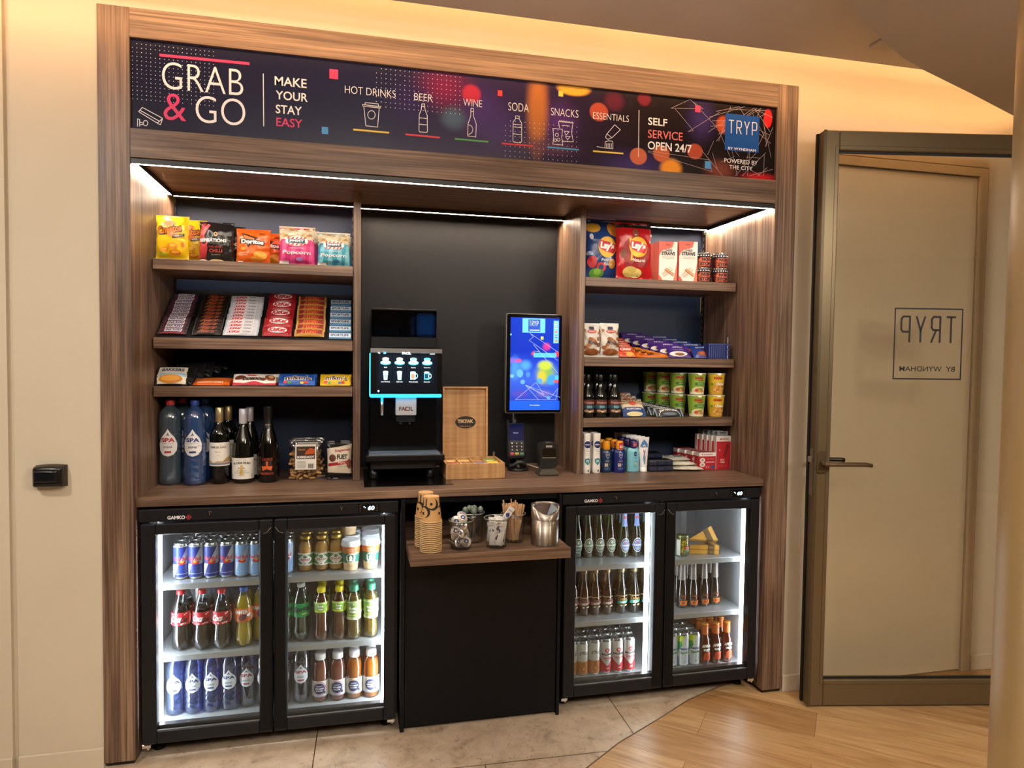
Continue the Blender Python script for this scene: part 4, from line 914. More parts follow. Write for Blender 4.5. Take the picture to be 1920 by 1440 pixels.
# screen head
b = B(); b.box(x0, x1, .262, .34, zz + .008, zt - .002, M('#0a0a0c', .2), .004); head = cm(b, 'screen_housing')
b = B(); b.box(x0 + .001, x1, .258, .34, zt - .018, zt + .001, M('#b9bbbd', .25, .9), .002); b.obj('top_trim', head)
GLOW = M('#20b4f2', .5, 0, 3.2)
b = B(); b.box(x0 + .001, x1 - .002, .259, .30, zz + .002, zz + .016, GLOW, .003).box(x0 - .0005, x0 + .003, .2605, .31, zz + .006, zt - .02, GLOW); b.obj('light_bar', head)
sx0, sx1, sz0, sz1 = sq(709, 663, 814, 729, .261)
b = B(); S = flat(sx0, sz0, sx1 - sx0, sz1 - sz0, .2615)
SCRB = M('#0b1420', .2, 0, .25); TILE = M('#0f1d2e', .2, 0, .45); CUP = M('#a9ecf4', .4, 0, 1.6); CUP2 = M('#4fb4d8', .4, 0, 1.4); SWE = M('#f2fbff', .4, 0, 1.6); BRC = M('#b9916c', .4, 0, 1.0)
sp_ = [('r', -.04, -.1, 1.06, 1.04, SCRB)]
for i in range(4):
    for j in range(2): sp_.append(('r', .012 + i * .248, .16 + j * .395, .248 + i * .248, .545 + j * .395, TILE))
for i in range(4):
    cx = .13 + i * .248
    sp_ += [('e', cx, .715, .092, .05, CUP2), ('e', cx, .74, .09, .045, CUP), ('p', [(cx - .06, .84), (cx + .06, .84), (cx + .04, .73), (cx - .04, .73)], CUP), ('e', cx, .85, .06, .032, BRC if i < 3 else CUP2), ('e', cx, .846, .05, .022, SWE if i in (0, 1) else CUP2), ('t', ('Koffie', 'Espresso', 'Ristretto', 'Cappuccino')[i], cx, .60, (.055, .085, .08, .115)[i], .036, SWE)]
    if i < 2: sp_ += [('p', [(cx - .045, .48), (cx + .045, .48), (cx + .03, .25), (cx - .03, .25)], CUP), ('r', cx - .02, .34, cx + .02, .38, (CUP2, SWE)[i]), ('e', cx, .48, .045, .02, SWE)]
    else: sp_ += [('r', cx - .055, .26, cx + .04, .47, (CUP, CUP2)[i - 2]), ('r', cx - .04, .3, cx + .025, .42, (BRC, '#1b5f96')[i - 2]), ('o', cx + .05, .365, .03, .075, .35, CUP), ('e', cx - .008, .47, .048, .02, SWE)]
    sp_.append(('t', ('Latte Macchiato', 'Caffe Latte', 'Warme chocomelk', 'Heet water')[i], cx, .2, (.15, .11, .16, .11)[i], .034, SWE))
sp_ += [('t', 'FACIL', .5, 1.0, .16, .07, SWE, {'bold': .04}), ('t', 'NL', .015, 1.0, .04, .045, SWE), ('r', .09, .97, .135, 1.03, CUP2), ('r', .92, .98, 1.01, .995, SWE), ('e', .005, -.06, .016, .03, CUP)]
b.draw(S, sp_, l=.0004, dl=.00008, seg=99); b.obj('touch_screen', head)
# dispensing head
wx0, wx1, wz0, wz1 = sq(742, 746, 781, 779, .285)
b = B(); b.box(wx0, wx1, .285, .34, wz0, wz1 + .005, M('#d9dade', .3, .2), .003)
b.draw(flat(wx0, wz0, wx1 - wx0, wz1 - wz0, .285), [('t', 'FACIL', .5, .38, .68, .24, '#23262e', {'bold': .02}), ('t', 'C', .5, .38, .14, .24, '#c5392e', {'bold': .02})], l=.0006, seg=99); sp2 = cm(b, 'spout_housing')
b = B(); b.box(wx0 + .002, wx1 - .004, .29, .335, wz0 - .028, wz0, M('#1b2028', .12, 0, 0, .5), .003)
for x in (wx0 + .022, wx1 - .026): b.lathe([(.006, wz0 - .04), (.007, wz0 - .027)], M('#2b2d31', .3), 10, (x, .31))
b.obj('spout', sp2)
p = at(716, 779, y=.30); b = B(); b.tube([(p.x, .30, p.z), (p.x, .30, zz + .004)], .0075, STEEL, 14); cm(b, 'steam_pipe')
# hoppers
HG = clear('#8fb0cc', .03, .03)
xm = (hx0 + hx1) / 2 - .002
b = B(); b.box(hx0, hx1, .32, .56, zt + .004, hz0 + (hz1 - hz0) * .22, GM, .003); hb = cm(b, 'hopper_base')
for k, (a, c) in enumerate(((hx0 + .003, xm - .002), (xm + .002, hx1 - .003))):
    z0, z1 = hz0 + (hz1 - hz0) * .22, hz1 - .01
    b = B(); b.box(a, c, .327, .331, z0, z1, HG).box(a, c, .55, .553, z0, z1, GM).box(a, a + .003, .331, .55, z0, z1, HG).box(c - .003, c, .331, .55, z0, z1, HG); hp = cm(b, 'hopper')
    b = B(); b.box(a - .002, c + .002, .322, .556, z1, z1 + .008, GM, .003); b.obj('lid', hp)
    if k:
        b = B(); b.box(a + .055, c - .006, .345, .46, z0 + .001, z1 - .006, M('#7cc8e6', .35), .012)  # blue light in this hopper put into the powder's colour
        b.box(a + .028, a + .046, .35, .45, z0 + .004, z1 - .02, M('#3c5566', .35), .006); b.obj('blue_lit_milk_powder', hp)
    else:
        b = B(); b.box(a + .004, c - .004, .40, .54, z0 + .001, z0 + .05, M('#1c120c', .6), .01); b.obj('beans', hp)

# ================================================================ tea box, order screen, payment terminal, scanner
def bamboo():
    mt, nt, p, tc = node_mat('bamboo', .45)
    o_ = tc.outputs['Object']
    a = ramp(nt, noise(nt, mapping(nt, o_, (3, 3, 60)), 1.0, 4, .3), [(.3, '#c29663'), (.7, '#d8ad7c')])
    s_ = ramp(nt, noise(nt, mapping(nt, o_, (38, 2, .8)), 1.0, 1), [(.35, '#c9b193'), (.6, '#ffffff')])
    nt.links.new(mixc(nt, a, s_, .6, 'MULTIPLY'), p.inputs['Base Color']); return mt
BAM = bamboo()
r = empty('tea_box', (1.346, .227, ZC), 'open bamboo tea box with dark oval logo in its lid on the worktop', 'tea box')
wd, dp, hh, t = .126, .205, .066, .009
b = B(); b.box(-wd, wd, 0, t, .0005, hh, BAM, .001).box(-wd, wd, dp - t, dp, .0005, hh, BAM, .001).box(-wd, -wd + t, t, dp - t, .0005, hh, BAM).box(wd - t, wd, t, dp - t, .0005, hh, BAM).box(-wd + t, wd - t, t, dp - t, .0005, .008, BAM)
b.lathe([(0, 0), (.012, 0), (.012, .0015), (.009, .002)], BAM, 16, (0, -.001)); b.obj('tray', r)
b = B()
for k in (-.055, .003, .06): b.box(k - .002, k + .002, t, dp - t, .008, hh - .006, BAM)
b.box(-wd + t, wd - t, .1, .104, .008, hh - .006, BAM); b.obj('tray_divider', r)
TEA = ['#c8442e', '#d99a3a', '#8d4a2a', '#e0b04a', '#5a4a9a', '#c98a3c', '#e2cf3e', '#6aa43c']
rn = random.Random(9)
for k, (xa, xb) in enumerate(((-.114, -.058), (-.052, 0), (.006, .057), (.063, .114))):
    for j, (ya, yb) in enumerate(((.014, .096), (.108, .19))):
        c = TEA[(k * 2 + j) % 8]
        for n in range(3):
            b = B(); y = ya + .012 + n * .024
            b.box(-.024, .024, -.0022, .0022, 0, .05, M('#d9b06a' if n else '#e2c58a', .5), .001)
            b.draw(flat(-.024, 0, .048, .05, -.0023), [('r', .05, .55, .95, .95, c), ('r', .2, .65, .8, .8, '#efe2c4')], seg=99)
            b.draw(top_z(-.024, -.002, .048, .004, .0502), [('r', .03, 0, .97, 1, c)], l=0, seg=99)
            oo = b.obj('tea_bag', None, ((xa + xb) / 2 + 1.346, y + .227, ZC + .033), (rad(-62 + rn.uniform(-4, 4)), 0, 0))
            tag(oo, f'paper tea sachet, {ORD[n]} from the box front, {ORD[k]} compartment from the coffee machine, {["front", "rear"][j]} row', 'tea bag', 'tea sachets in the bamboo box')
lx0, lx1, lz0, lz1 = sq(829.5, 725, 915, 851, .43); lz0 = ZC + .0655
b = B(); lw = (lx1 - lx0) / 2; lh = lz1 - lz0
b.box(-lw, lw, .006, .012, 0, lh, BAM).box(-lw, lw, -.012, .006, lh - .008, lh, BAM).box(-lw, -lw + .008, -.012, .006, 0, lh - .008, BAM).box(lw - .008, lw, -.012, .006, 0, lh - .008, BAM)
OV = M('#2a201b', .5)
b.draw(lambda u, v, l: (u, .006 - l, v), [('e', .003, lh * .49, .047, .028, OV), ('t', 'TIK7AK', .003, lh * .505, .074, .0165, '#d9b98c', {'bold': .06}), ('t', 'Coffee & tea bar', .003, lh * .435, .054, .006, '#c9a878')], l=.0004, seg=99)
b.obj('lid', r, loc=((lx0 + lx1) / 2 - 1.346, dp - .003, lz0 - ZC), rot=(rad(-3), 0, 0))
b = B(); b.box(wd - .012, wd - .002, dp - .004, dp + .004, hh - .012, hh + .02, M('#8b8378', .3, .9), .001); b.obj('hinge', r)

# order kiosk on a pole
kx0, kx1, kz0, kz1 = sq(947.5, 590, 1055.3, 775, .42)
r = empty('order_screen', ((kx0 + kx1) / 2, .44, ZC), 'upright order screen with bright blue picture on a black pole', 'order screen')
kw = (kx1 - kx0) / 2; kb = kz0 - ZC; kh = kz1 - kz0
def rrect(b, w_, z0, z1, y0, y1, rr_, mt, nseg=6):
    pts = []
    for cx, cz, a0 in ((w_ - rr_, z1 - rr_, 0), (-w_ + rr_, z1 - rr_, 90), (-w_ + rr_, z0 + rr_, 180), (w_ - rr_, z0 + rr_, 270)):
        for i in range(nseg + 1): a = rad(a0 + 90 * i / nseg); pts.append((cx + rr_ * math.cos(a), cz + rr_ * math.sin(a)))
    n = len(pts); V = [(x, y, z) for y in (y0, y1) for x, z in pts]
    b.add(V, [tuple(range(n))[::-1], tuple(range(n, 2 * n))] + [(i, (i + 1) % n, (i + 1) % n + n, i + n) for i in range(n)], mt)
b = B(); rrect(b, kw, kb, kb + kh, -.018, .012, .010, M('#8e8d8b', .3, .8)); rrect(b, kw - .003, kb + .003, kb + kh - .003, -.0195, -.0181, .008, GB)
b.draw(lambda u, v, l: (u, -.0197 - l, v), [('r', kw - .03, kb + kh - .014, kw - .014, kb + kh - .0125, '#55595f')], seg=99); b.obj('housing', r)
smt = bpy.data.materials.new('order_screen_picture'); smt.use_nodes = True
nt = smt.node_tree; pb = nt.nodes['Principled BSDF']; pb.inputs['Base Color'].default_value = (0, 0, 0, 1); pb.inputs['Roughness'].default_value = .12
tc = nt.nodes.new('ShaderNodeTexCoord'); geo = tc.outputs['Object']
se = nt.nodes.new('ShaderNodeSeparateXYZ'); nt.links.new(geo, se.inputs[0])
mr = nt.nodes.new('ShaderNodeMapRange'); mr.inputs[1].default_value = kb; mr.inputs[2].default_value = kb + kh; nt.links.new(se.outputs[2], mr.inputs[0])
col = ramp(nt, mr.outputs[0], [(0, '#0a50ee'), (.14, '#2a46b8'), (.35, '#3d62d8'), (.5, '#2748c8'), (.62, '#1434b4'), (1, '#1a3cb8')])
for u, v, ru, rv, c, soft in ((966, 690, 14, 30, '#4f96f0', .8), (985, 685, 16, 14, '#58a6f4', .8), (960, 676, 10, 8, '#8a6ae0', .8), (972, 676, 9, 5, '#e0508a', .7), (1025, 650, 10, 10, '#d83a8a', .7), (1000, 663, 5, 5, '#e04a58', .5), (1044, 664, 6, 7, '#e0404a', .5), (1024, 700, 26, 28, '#8fb83e', .8), (1022, 685, 18, 12, '#c9d83a', .6), (1016, 706, 12, 18, '#d8c23a', .7), (1034, 712, 10, 12, '#3f9ae8', .4), (1012, 714, 6, 6, '#4aa6ee', .3), (1030, 716, 5, 5, '#3fa0f0', .3), (1045, 708, 6, 6, '#58c0f4', .4), (1043, 715, 8, 4, '#e0542a', .6), (975, 700, 7, 9, '#6ab8f4', .3), (960, 705, 4, 4, '#7ac0f6', .2), (990, 702, 5, 6, '#4a90ee', .3), (980, 716, 5, 5, '#6ab0f2', .3), (1020, 738, 20, 10, '#7a6ab8', .9), (975, 738, 22, 10, '#5a4ab0', .9)):
    q = at(u, v, y=.42); cx, cz = q.x - (kx0 + kx1) / 2, q.z - ZC
    rx = abs(at(u + ru, v, y=.42).x - q.x); rz = abs(at(u, v + rv, y=.42).z - q.z)
    mp = mapping(nt, geo, (1 / rx, 0, 1 / rz), loc=(-cx / rx, 0, -cz / rz))
    ln = nt.nodes.new('ShaderNodeVectorMath'); ln.operation = 'LENGTH'; nt.links.new(mp, ln.inputs[0])
    m2 = nt.nodes.new('ShaderNodeMapRange'); m2.interpolation_type = 'SMOOTHSTEP'
    for i_, v_ in ((1, 1.0), (2, 1 - soft), (3, 0), (4, .92)): m2.inputs[i_].default_value = v_
    nt.links.new(ln.outputs['Value'], m2.inputs[0]); col = mixc(nt, col, lin(c), m2.outputs[0])
nt.links.new(col, pb.inputs['Emission Color']); pb.inputs['Emission Strength'].default_value = 1.5
def kp(u, v): q = at(u, v, y=.42); return (q.x - (kx0 + kx1) / 2, q.z - ZC)
b = B(); S = lambda u, v, l: (u, -.0198 - l, v)
(xa, za), (xb, zb) = kp(955.5, 769), kp(1049, 597)
b.add([(xa, -.0198, za), (xb, -.0198, za), (xb, -.0198, zb), (xa, -.0198, zb)], [(0, 1, 2, 3)], smt)
EW = M('#dff2ff', .4, 0, 1.2); ECY = M('#5fb8f4', .4, 0, 1.1); EBL = M('#1744b4', .4, 0, 1.0); EYE = M('#d8e04a', .4, 0, 1.0)
def KR(u0, v0, u1, v1, c): (p0, q0), (p1, q1) = kp(u0, v1), kp(u1, v0); b.draw(S, [('r', p0, q0, p1, q1, c)], l=KR.l, seg=99); KR.l += .0001
KR.l = .0003
KR(955.5, 751.5, 1049, 769, M('#0a50f2', .4, 0, 1.1)); KR(979.5, 597.5, 1022.5, 623.5, ECY); KR(990.5, 599.5, 1013, 621.5, EBL); KR(1037.5, 601.5, 1048, 643.5, ECY); KR(1014, 631, 1019, 636.5, EYE); KR(956.5, 625.5, 959.5, 628.5, ECY); KR(1025, 742.5, 1031, 748, M('#3a9af0', .4, 0, 1.0))
KR(1000.5, 662, 1043, 670, M('#4ab0f2', .4, 0, 1.1))
(p0, q0) = kp(992.5, 611); q1 = kp(992.5, 601.5)[1]; tryp(b, lambda u, v, l: (u, -.0212 - l, v), p0, q0, .0062, q1 - q0, EW, .0013, False, .0054)
KR(993, 618.5, 1011, 619.8, EW)
for v, c1, c2 in ((607, '#d8d8e0', '#c03a3a'), (614.5, '#c8d0e0', '#c04a5a'), (622.5, '#e0b040', '#c03030'), (631, '#4060c0', '#e8e8f0'), (639.5, '#e0b040', '#c04030')):
    (cx, cz) = kp(1042.5, v); b.draw(S, [('e', cx, cz, .0065, .0065, M(c1, .4, 0, .9)), ('r', cx - .006, cz - .001, cx + .006, cz + .002, M(c2, .4, 0, .9))], l=.0012, seg=99)
(p0, q0), (p1, q1) = kp(993.5, 761.2), kp(1011.5, 758.5); b.draw(S, [('t', 'Kies bestelling', (p0 + p1) / 2, (q0 + q1) / 2, p1 - p0, q1 - q0, EW)], l=.0012, seg=99)
for q in ([(966, 750), (1005, 717), (1020, 740), (985, 722), (1050, 745)], [(994, 625), (1000, 632), (992, 638), (1046, 676)], [(994, 625), (1046, 660)], [(1000, 646), (1012, 660), (1000, 658)], [(1010, 750), (985, 722), (1030, 748), (1046, 728), (1042, 749), (968, 749)], [(1000, 646), (1046, 700)]):
    b.draw(S, [('l', [kp(*k) for k in q], .0011, M('#b9c8ee', .4, 0, .9))], l=.0011, dl=0, seg=99)
b.obj('display', r)
b = B(); px = -.062; b.tube([(px, .10, .002), (px, .10, kb + .10)], .016, M('#121318', .35), 18).box(px - .02, .03, .012, .11, kb + .06, kb + .12, BLACKM, .003); b.obj('pole', r)
b = B(); b.lathe([(0, .0005), (.045, .0005), (.045, .006), (.042, .009), (0, .009)], BLACK, 28, (px, .10)); b.obj('base', r)

# payment terminal
q = at(971, 885, z=ZC)
r = empty('payment_terminal', (1.579, .43, ZC), 'dark card payment terminal with keypad on a stand under the order screen', 'payment terminal')
PT = M('#2c2c2e', .4); PTD = M('#151517', .35)
b = B(); b.lathe([(0, .0005), (.046, .0005), (.048, .004), (.046, .009), (.03, .012), (.012, .016), (.012, .05)], PTD, 28); b.obj('base', r)
b = B()
b.tube([(.034 * math.sin(rad(a)), -.034 * math.cos(rad(a)) - .002, .03 + .012 * math.cos(rad(a * 2))) for a in range(-120, 121, 15)], .007, M('#3d3d3e', .4), 10); b.obj('holder_ring', r)
b = B()
b.box(-.041, .041, -.016, .018, 0, .172, PT, .008)
b.box(-.043, -.030, -.012, .03, .05, .19, PTD, .004)
hd = b.obj('terminal_body', r, loc=(-.006, .0, .052), rot=(rad(-28), rad(0), rad(-8)))
b = B(); S = flat(-.034, .082, .068, .082, -.0168)
b.draw(S, [('r', 0, 0, 1, 1, M('#0b1440', .15, 0, .35)), ('t', 'WELKOM', .46, .46, .34, .07, M('#a9b4e0', .3, 0, .6))], seg=99); b.obj('screen', hd)
b = B()
for i in range(3):
    for j in range(4):
        c = '#8e8f92' if j < 3 else ('#c8485a', '#c9b23a', '#3fa07a')[i]
        b.box(-.031 + i * .022, -.013 + i * .022, -.020, -.0155, .012 + (3 - j) * .0165, .023 + (3 - j) * .0165, M('#232325', .4) if j < 3 else M(c, .4), .002)
        if j < 3: b.draw(flat(-.031 + i * .022, .012 + (3 - j) * .0165, .018, .011, -.0201), [('t', str(j * 3 + i + 1), .5, .5, .3, .62, '#d8d8dc', {'bold': .03})], seg=99)
b.obj('key', hd)
# barcode scanner
r = empty('barcode_scanner', (1.677, .29, ZC), 'small black barcode scanner on a flared foot at the worktop front', 'scanner')
b = B(); b.box(-.046, .046, -.038, .038, .0005, .008, M('#3f3c33', .35, .3), .004); f0 = [(-.046, .008), (.046, .008), (.03, .03), (-.03, .03)]
b.add([(x, y * (1 if z < .02 else .6), z) for y in (-.036, .036) for x, z in f0], [(0, 1, 2, 3), (7, 6, 5, 4), (0, 3, 7, 4), (1, 5, 6, 2), (3, 2, 6, 7)], M('#55524a', .3, .4)); b.obj('base', r)
b = B(); rrect(b, .040, .034, .142, -.026, .024, .016, M('#1d1d1c', .35)); b.box(-.02, .02, -.02, .02, .024, .036, PTD).box(-.014, .014, -.02, .018, .140, .145, M('#34332f', .4), .002); b.obj('body', r)
b = B(); b.box(-.030, .030, -.030, -.0255, .082, .118, M('#0c0c0c', .08, 0, 0, .6), .002).box(-.031, .031, -.0295, -.026, .0765, .081, M('#b9b7b0', .2, .8)); b.obj('window', r)
b = B(); b.draw(lambda u, v, l: (u, -.0265 - l, v), [('r', -.014, .124, .014, .132, '#b8b6b2'), ('r', -.011, .127, .011, .129, '#4a4a48'), ('p', [(-.028, .054), (-.012, .05), (-.028, .045)], '#0a0a0a')], l=.0003, seg=99); b.obj('sticker', r)
b = B(); b.tube([(1.617, .43, ZC + .02), (1.63, .42, ZC + .024), (1.655, .35, ZC + .020), (1.668, .325, ZC + .03)], .0022, M('#d8d4cc', .4), 8)
tag(b.obj('white_cable'), 'thin white cable between the payment terminal and the scanner', 'cable')
# ================================================================ right bay, top shelf
def lays(base_, extra, flavour):
    return extra + [('e', .56, .53, .26, .175, '#e8b62a'), ('p', [(.31, .56), (.35, .64), (.6, .62), (.82, .56), (.80, .49), (.74, .42), (.5, .45), (.34, .5)], '#c4242c'), ('t', "Lay's", .56, .535, .40, .15, '#f4f0ea', {'bold': .06, 'rot': -5, 'shear': .12, 'ar': .75}), ('t', flavour[0], .57, .31, .34, .055, '#f0ece6', {'bold': .01})] + ([('t', flavour[1], .6, .25, .26, .05, '#f0ece6', {'bold': .01})] if len(flavour) > 1 else [])
blue = [('e', .2, .86, .2, .09, '#d8a22e'), ('e', .82, .85, .24, .14, '#cf8f2c'), ('e', .8, .9, .14, .07, '#e0ab3e'), ('e', .13, .70, .05, .05, '#d8dce6'), ('e', .15, .28, .13, .1, '#c02a2e'), ('e', .4, .2, .13, .08, '#c8342e'), ('e', .4, .2, .07, .045, '#233f78'), ('e', .28, .1, .2, .08, '#5f9a34'), ('e', .3, .12, .1, .05, '#8fbf4a'), ('e', .7, .26, .1, .08, '#d89a30'), ('e', .08, .42, .09, .035, '#9fb2d8')]
YR = .285
bag_at('crisp_bag', 1101, 1171, 411, 522, ZR1, .335, .06, '#22407e', lays('', blue, ('Paprika', 'Flavour')), 'large blue crisp bag with peppers on it against the wooden divider', n=2, dx=.012, dy=.085, rear='large blue crisp bag with peppers', group='large blue crisp bags', seed=31)
redp = [('r', 0, .86, 1, 1, '#17130f'), ('t', 'WIN TICKETS', .66, .925, .4, .03, '#e8e0d6', {'bold': .02}), ('r', .38, .9, .43, .95, '#e8e0d6'), ('p', [(.18, .2), (.14, .56), (.3, .68), (.72, .7), (.9, .5), (.84, .2)], '#8e1419'), ('e', .5, .77, .085, .07, '#7a4630'), ('p', [(.44, .74), (.56, .74), (.54, .62), (.46, .62)], '#6a3a28'), ('e', .5, .735, .04, .008, '#f0e6dc'), ('p', [(.3, .68), (.36, .5), (.34, .3), (.39, .3), (.41, .5), (.37, .69)], '#d8b02e'), ('e', .16, .42, .08, .08, '#7a4630'), ('e', .35, .12, .2, .085, '#cdb565'), ('e', .5, .1, .18, .075, '#dcc67a'), ('e', .4, .15, .12, .05, '#c2a855')]
bag_at('crisp_bag', 1159, 1230, 412, 524, ZR1, .277, .06, '#b3171d', lays('', redp, ('Naturel',)), 'large red crisp bag with black top beside the cheese straw boxes', n=1, dx=.012, dy=.11, rear='large red crisp bag with black top', group='large red crisp bags', seed=32)
straw = [('p', [(0, 1), (0, .62), (.12, .74), (.3, .8), (.55, .82), (.72, .86), (.8, 1)], '#e0604e'), ('p', [(1, .0), (.8, .0), (.88, .2), (.96, .42), (1, .5)], '#e87864'), ('p', [(0, 0), (0, .14), (.12, .08), (.2, 0)], '#e0604e'), ('t', 'DELK', .48, .915, .26, .035, '#3a1a1a', {'bold': .02}), ('t', 'CHEESE', .5, .775, .42, .06, '#241c1a', {'bold': .03}), ('t', 'STRAWS', .5, .69, .74, .095, '#241c1a', {'bold': .05}), ('r', .16, .60, .84, .61, '#9a8a82'), ('r', .2, .565, .8, .575, '#9a8a82')]
for a, c in (((.14, .13, .6, .33), '#b0662e'), ((.2, .1, .68, .31), '#c47a3a'), ((.26, .08, .74, .28), '#a85c28'), ((.3, .27, .78, .11), '#b56a30'), ((.36, .30, .82, .15), '#c88444')):
    x0, y0, x1, y1 = a; straw.append(('p', [(x0, y0), (x0 + .02, y0 + .025), (x1 + .02, y1 + .025), (x1, y1)], c))
for i, (u0, u1) in enumerate(((1234.4, 1271), (1272, 1309))):
    cx, w_, z0, h_ = span(u0, u1, 454, 526, YR)
    p = carton('snack_box', w_ * .97, h_ + z0 - ZR1, .055, '#e9e2d8', straw, side=[('r', 0, 0, 1, 1, '#e8705c')])
    for j in range(3): p.put((cx, YR + .058 * j, ZR1 + .0005), ('white and coral cheese straw box beside the red crisp bag' if i == 0 else 'white and coral cheese straw box beside the nut tubs') + ('' if j == 0 else f', {ORD[j - 1]} behind the foremost'), 'snack box', 'cheese straw boxes')
def tub_specs():
    rn = random.Random(8)
    s = [('e', rn.uniform(-.95, .95), rn.uniform(.05, .68), .16, .09, rn.choice(['#c2522e', '#8e2a20', '#d8703c', '#6a1c18', '#b8432a'])) for _ in range(34)]
    return s + [('r', -.98, .80, .98, .98, '#1b2030')] + [('e', x * .2 - .8, .89, .055, .05, '#e6e0da') for x in range(9)] + [('r', -.46, .43, .48, .74, '#c8623c'), ('r', -.56, .07, .56, .40, '#c8623c'), ('t', 'NON', .02, .585, .74, .25, '#151a2c', {'bold': .06}), ('t', 'STOP!', .02, .235, .98, .25, '#151a2c', {'bold': .06})]
def tub():
    rt = empty('nut_tub'); b = B(); pr = [(0, 0), (.029, 0), (.030, .002), (.0335, .058), (.0335, .061)]
    b.lathe(pr, M('#3a1a18', .35), 24); b.draw(round_z(rprof(pr[1:]), .002, .060), tub_specs(), l=.0004, dl=.00012, seg=.2); b.obj('tub_body', rt)
    b = B(); b.lathe([(.0335, .059), (.036, .060), (.036, .066), (.034, .068), (0, .0675)], clear('#e8e2da', .2, .15, .25, '#d8cfc4'), 24); b.obj('lid', rt); return Proto(rt)
p = tub()
for i, u in enumerate((1323, 1356)):
    x = at(u, 500, y=YR).x
    for k in range(2):
        for j in range(2):
            p.put((x, YR + .034 + j * .075, ZR1 + .0005 + k * .0685), f'{["lower", "upper"][k]} orange nut tub, {["front", "rear"][j]} one, {["beside the cheese straw box", "beside the wooden side"][i]}', 'snack tub', 'orange nut tubs')
# ================================================================ right bay, middle shelf
rn = random.Random(2)
coo = [('e', rn.uniform(.08, .92), rn.uniform(.12, .55), .11, .06, rn.choice(['#a5683c', '#8e5630', '#b87a4a'])) for _ in range(9)] + [('r', 0, .0, 1, .05, '#d0ccc6'), ('e', .5, .14, .42, .1, '#9a5c34'), ('e', .1, .78, .07, .045, '#b88a5e'), ('e', .9, .7, .08, .05, '#a5683c'), ('r', .35, .80, .62, .89, '#24304f'), ('e', .5, .745, .27, .045, '#c23a34'), ('t', 'VERKADE', .5, .745, .36, .035, '#f4eee8', {'bold': .02}), ('t', "Mini's", .52, .42, .52, .13, '#3a3f58', {'shear': .3, 'bold': .01}), ('e', .3, .35, .1, .06, '#b4754a')]
for i, (u0, u1, l) in enumerate(((1093.5, 1129.5, 'white mini biscuit bag with brown spots against the wooden divider'), (1128.5, 1165.5, 'white mini biscuit bag with brown spots beside the orange bars'))):
    bag_at('biscuit_bag', u0, u1, 606, 670, ZR2, YR, .05, '#d9d5cf', coo, l, 'biscuit bag', n=2, dx=.006, dy=.06, rear=l + ', one', group='white mini biscuit bags', seed=33 + i, rough=.25)
cx, w_, z0, h_ = span(1163, 1196, 640, 670, YR)
kd = [('r', .1, .4, .9, .8, '#c42a2a'), ('t', 'CRISP', .5, .6, .7, .26, '#f3e6d8', {'bold': .05}), ('e', .6, .2, .3, .15, '#d8a23a'), ('e', .3, .18, .14, .1, '#c03a3a')]
p = bag('snack_pack', .085, .075, .017, '#d9532a', kd, seal='v', seed=41, nu=14, nv=14, wr=.002)
for j in range(5): p.put((cx + .006 * j, YR + .01 + .042 * j, ZR2 + .004 + .011 * j), f'orange red snack pack, {ORD[j]} from the shelf edge, beside the biscuit bags', 'snack pack', 'orange red snack packs', rx=rad(-50))
p = bag('snack_bar', .155, .032, .016, '#e07c1c', [('r', .06, .1, .94, .9, '#e58a24'), ('t', 'BiFi', .46, .5, .2, .56, '#1f1510', {'bold': .06}), ('t', 'ROLL', .66, .5, .16, .3, '#6a2a14', {'bold': .03}), ('r', .06, .06, .94, .16, '#c2481c'), ('e', .2, .5, .09, .3, '#b8431e')], seal='h', seed=42, nu=20, nv=8, wr=.0012, crimp='#d0701a', pinch=0)
cx = at(1225, 668, y=YR).x
for j in range(5): p.put((cx - .018 * (j % 5) * .8, YR + .01 + .036 * j, ZR2 + .003 + .0075 * j), f'long orange sausage roll pack, {ORD[j]} from the shelf edge', 'snack pack', 'long orange sausage roll packs', rx=rad(-62), rz=rad(-5))
mk = [('r', .0, .55, 1, 1, '#4a2a86'), ('e', .45, .22, .4, .16, '#e6ddd6'), ('e', .5, .18, .22, .09, '#7a4a2a'), ('t', 'Milka', .5, .72, .44, .12, '#d9d0ea', {'shear': .2, 'bold': .02}), ('t', 'Choco Wafer', .5, .5, .5, .07, '#c9bde2')]
p = bag('chocolate_bag', .11, .09, .019, '#43247a', mk, seal='v', seed=43, nu=14, nv=14, wr=.0025)
cx = at(1278, 668, y=YR).x
for j in range(6): p.put((cx - .028 * j * .9, YR + .012 + .048 * j, ZR2 + .004 + .013 * j), f'purple chocolate bag, {ORD[j]} from the shelf edge', 'chocolate bag', 'purple chocolate bags', rx=rad(-50), rz=rad(-8))
sn = [('r', .0, .58, 1, 1, '#1c3a86'), ('e', .55, .28, .36, .2, '#7a3a1e'), ('e', .5, .3, .2, .1, '#c2602a'), ('e', .85, .3, .12, .2, '#d8b23a'), ('t', 'COOKIES', .5, .76, .6, .12, '#e6e2ea', {'bold': .03})]
p = bag('cookie_bag', .115, .09, .019, '#2a3f92', sn, seal='v', seed=44, nu=14, nv=14, wr=.0025)
cx = at(1325, 668, y=YR + .01).x
for j in range(5): p.put((cx - .034 * j * .9, YR + .02 + .05 * j, ZR2 + .004 + .013 * j), f'blue cookie bag, {ORD[j]} from the shelf edge', 'cookie bag', 'blue cookie bags', rx=rad(-52), rz=rad(-8))
cx = at(1362, 668, y=YR).x; h_ = at(1362, 645, y=YR).z - ZR2
pb2 = carton('biscuit_roll', .0098, h_, .045, '#1e2c6a', [('r', 0, .92, 1, 1, '#3a4a96'), ('r', .3, .1, .5, .85, '#5a68a8')])
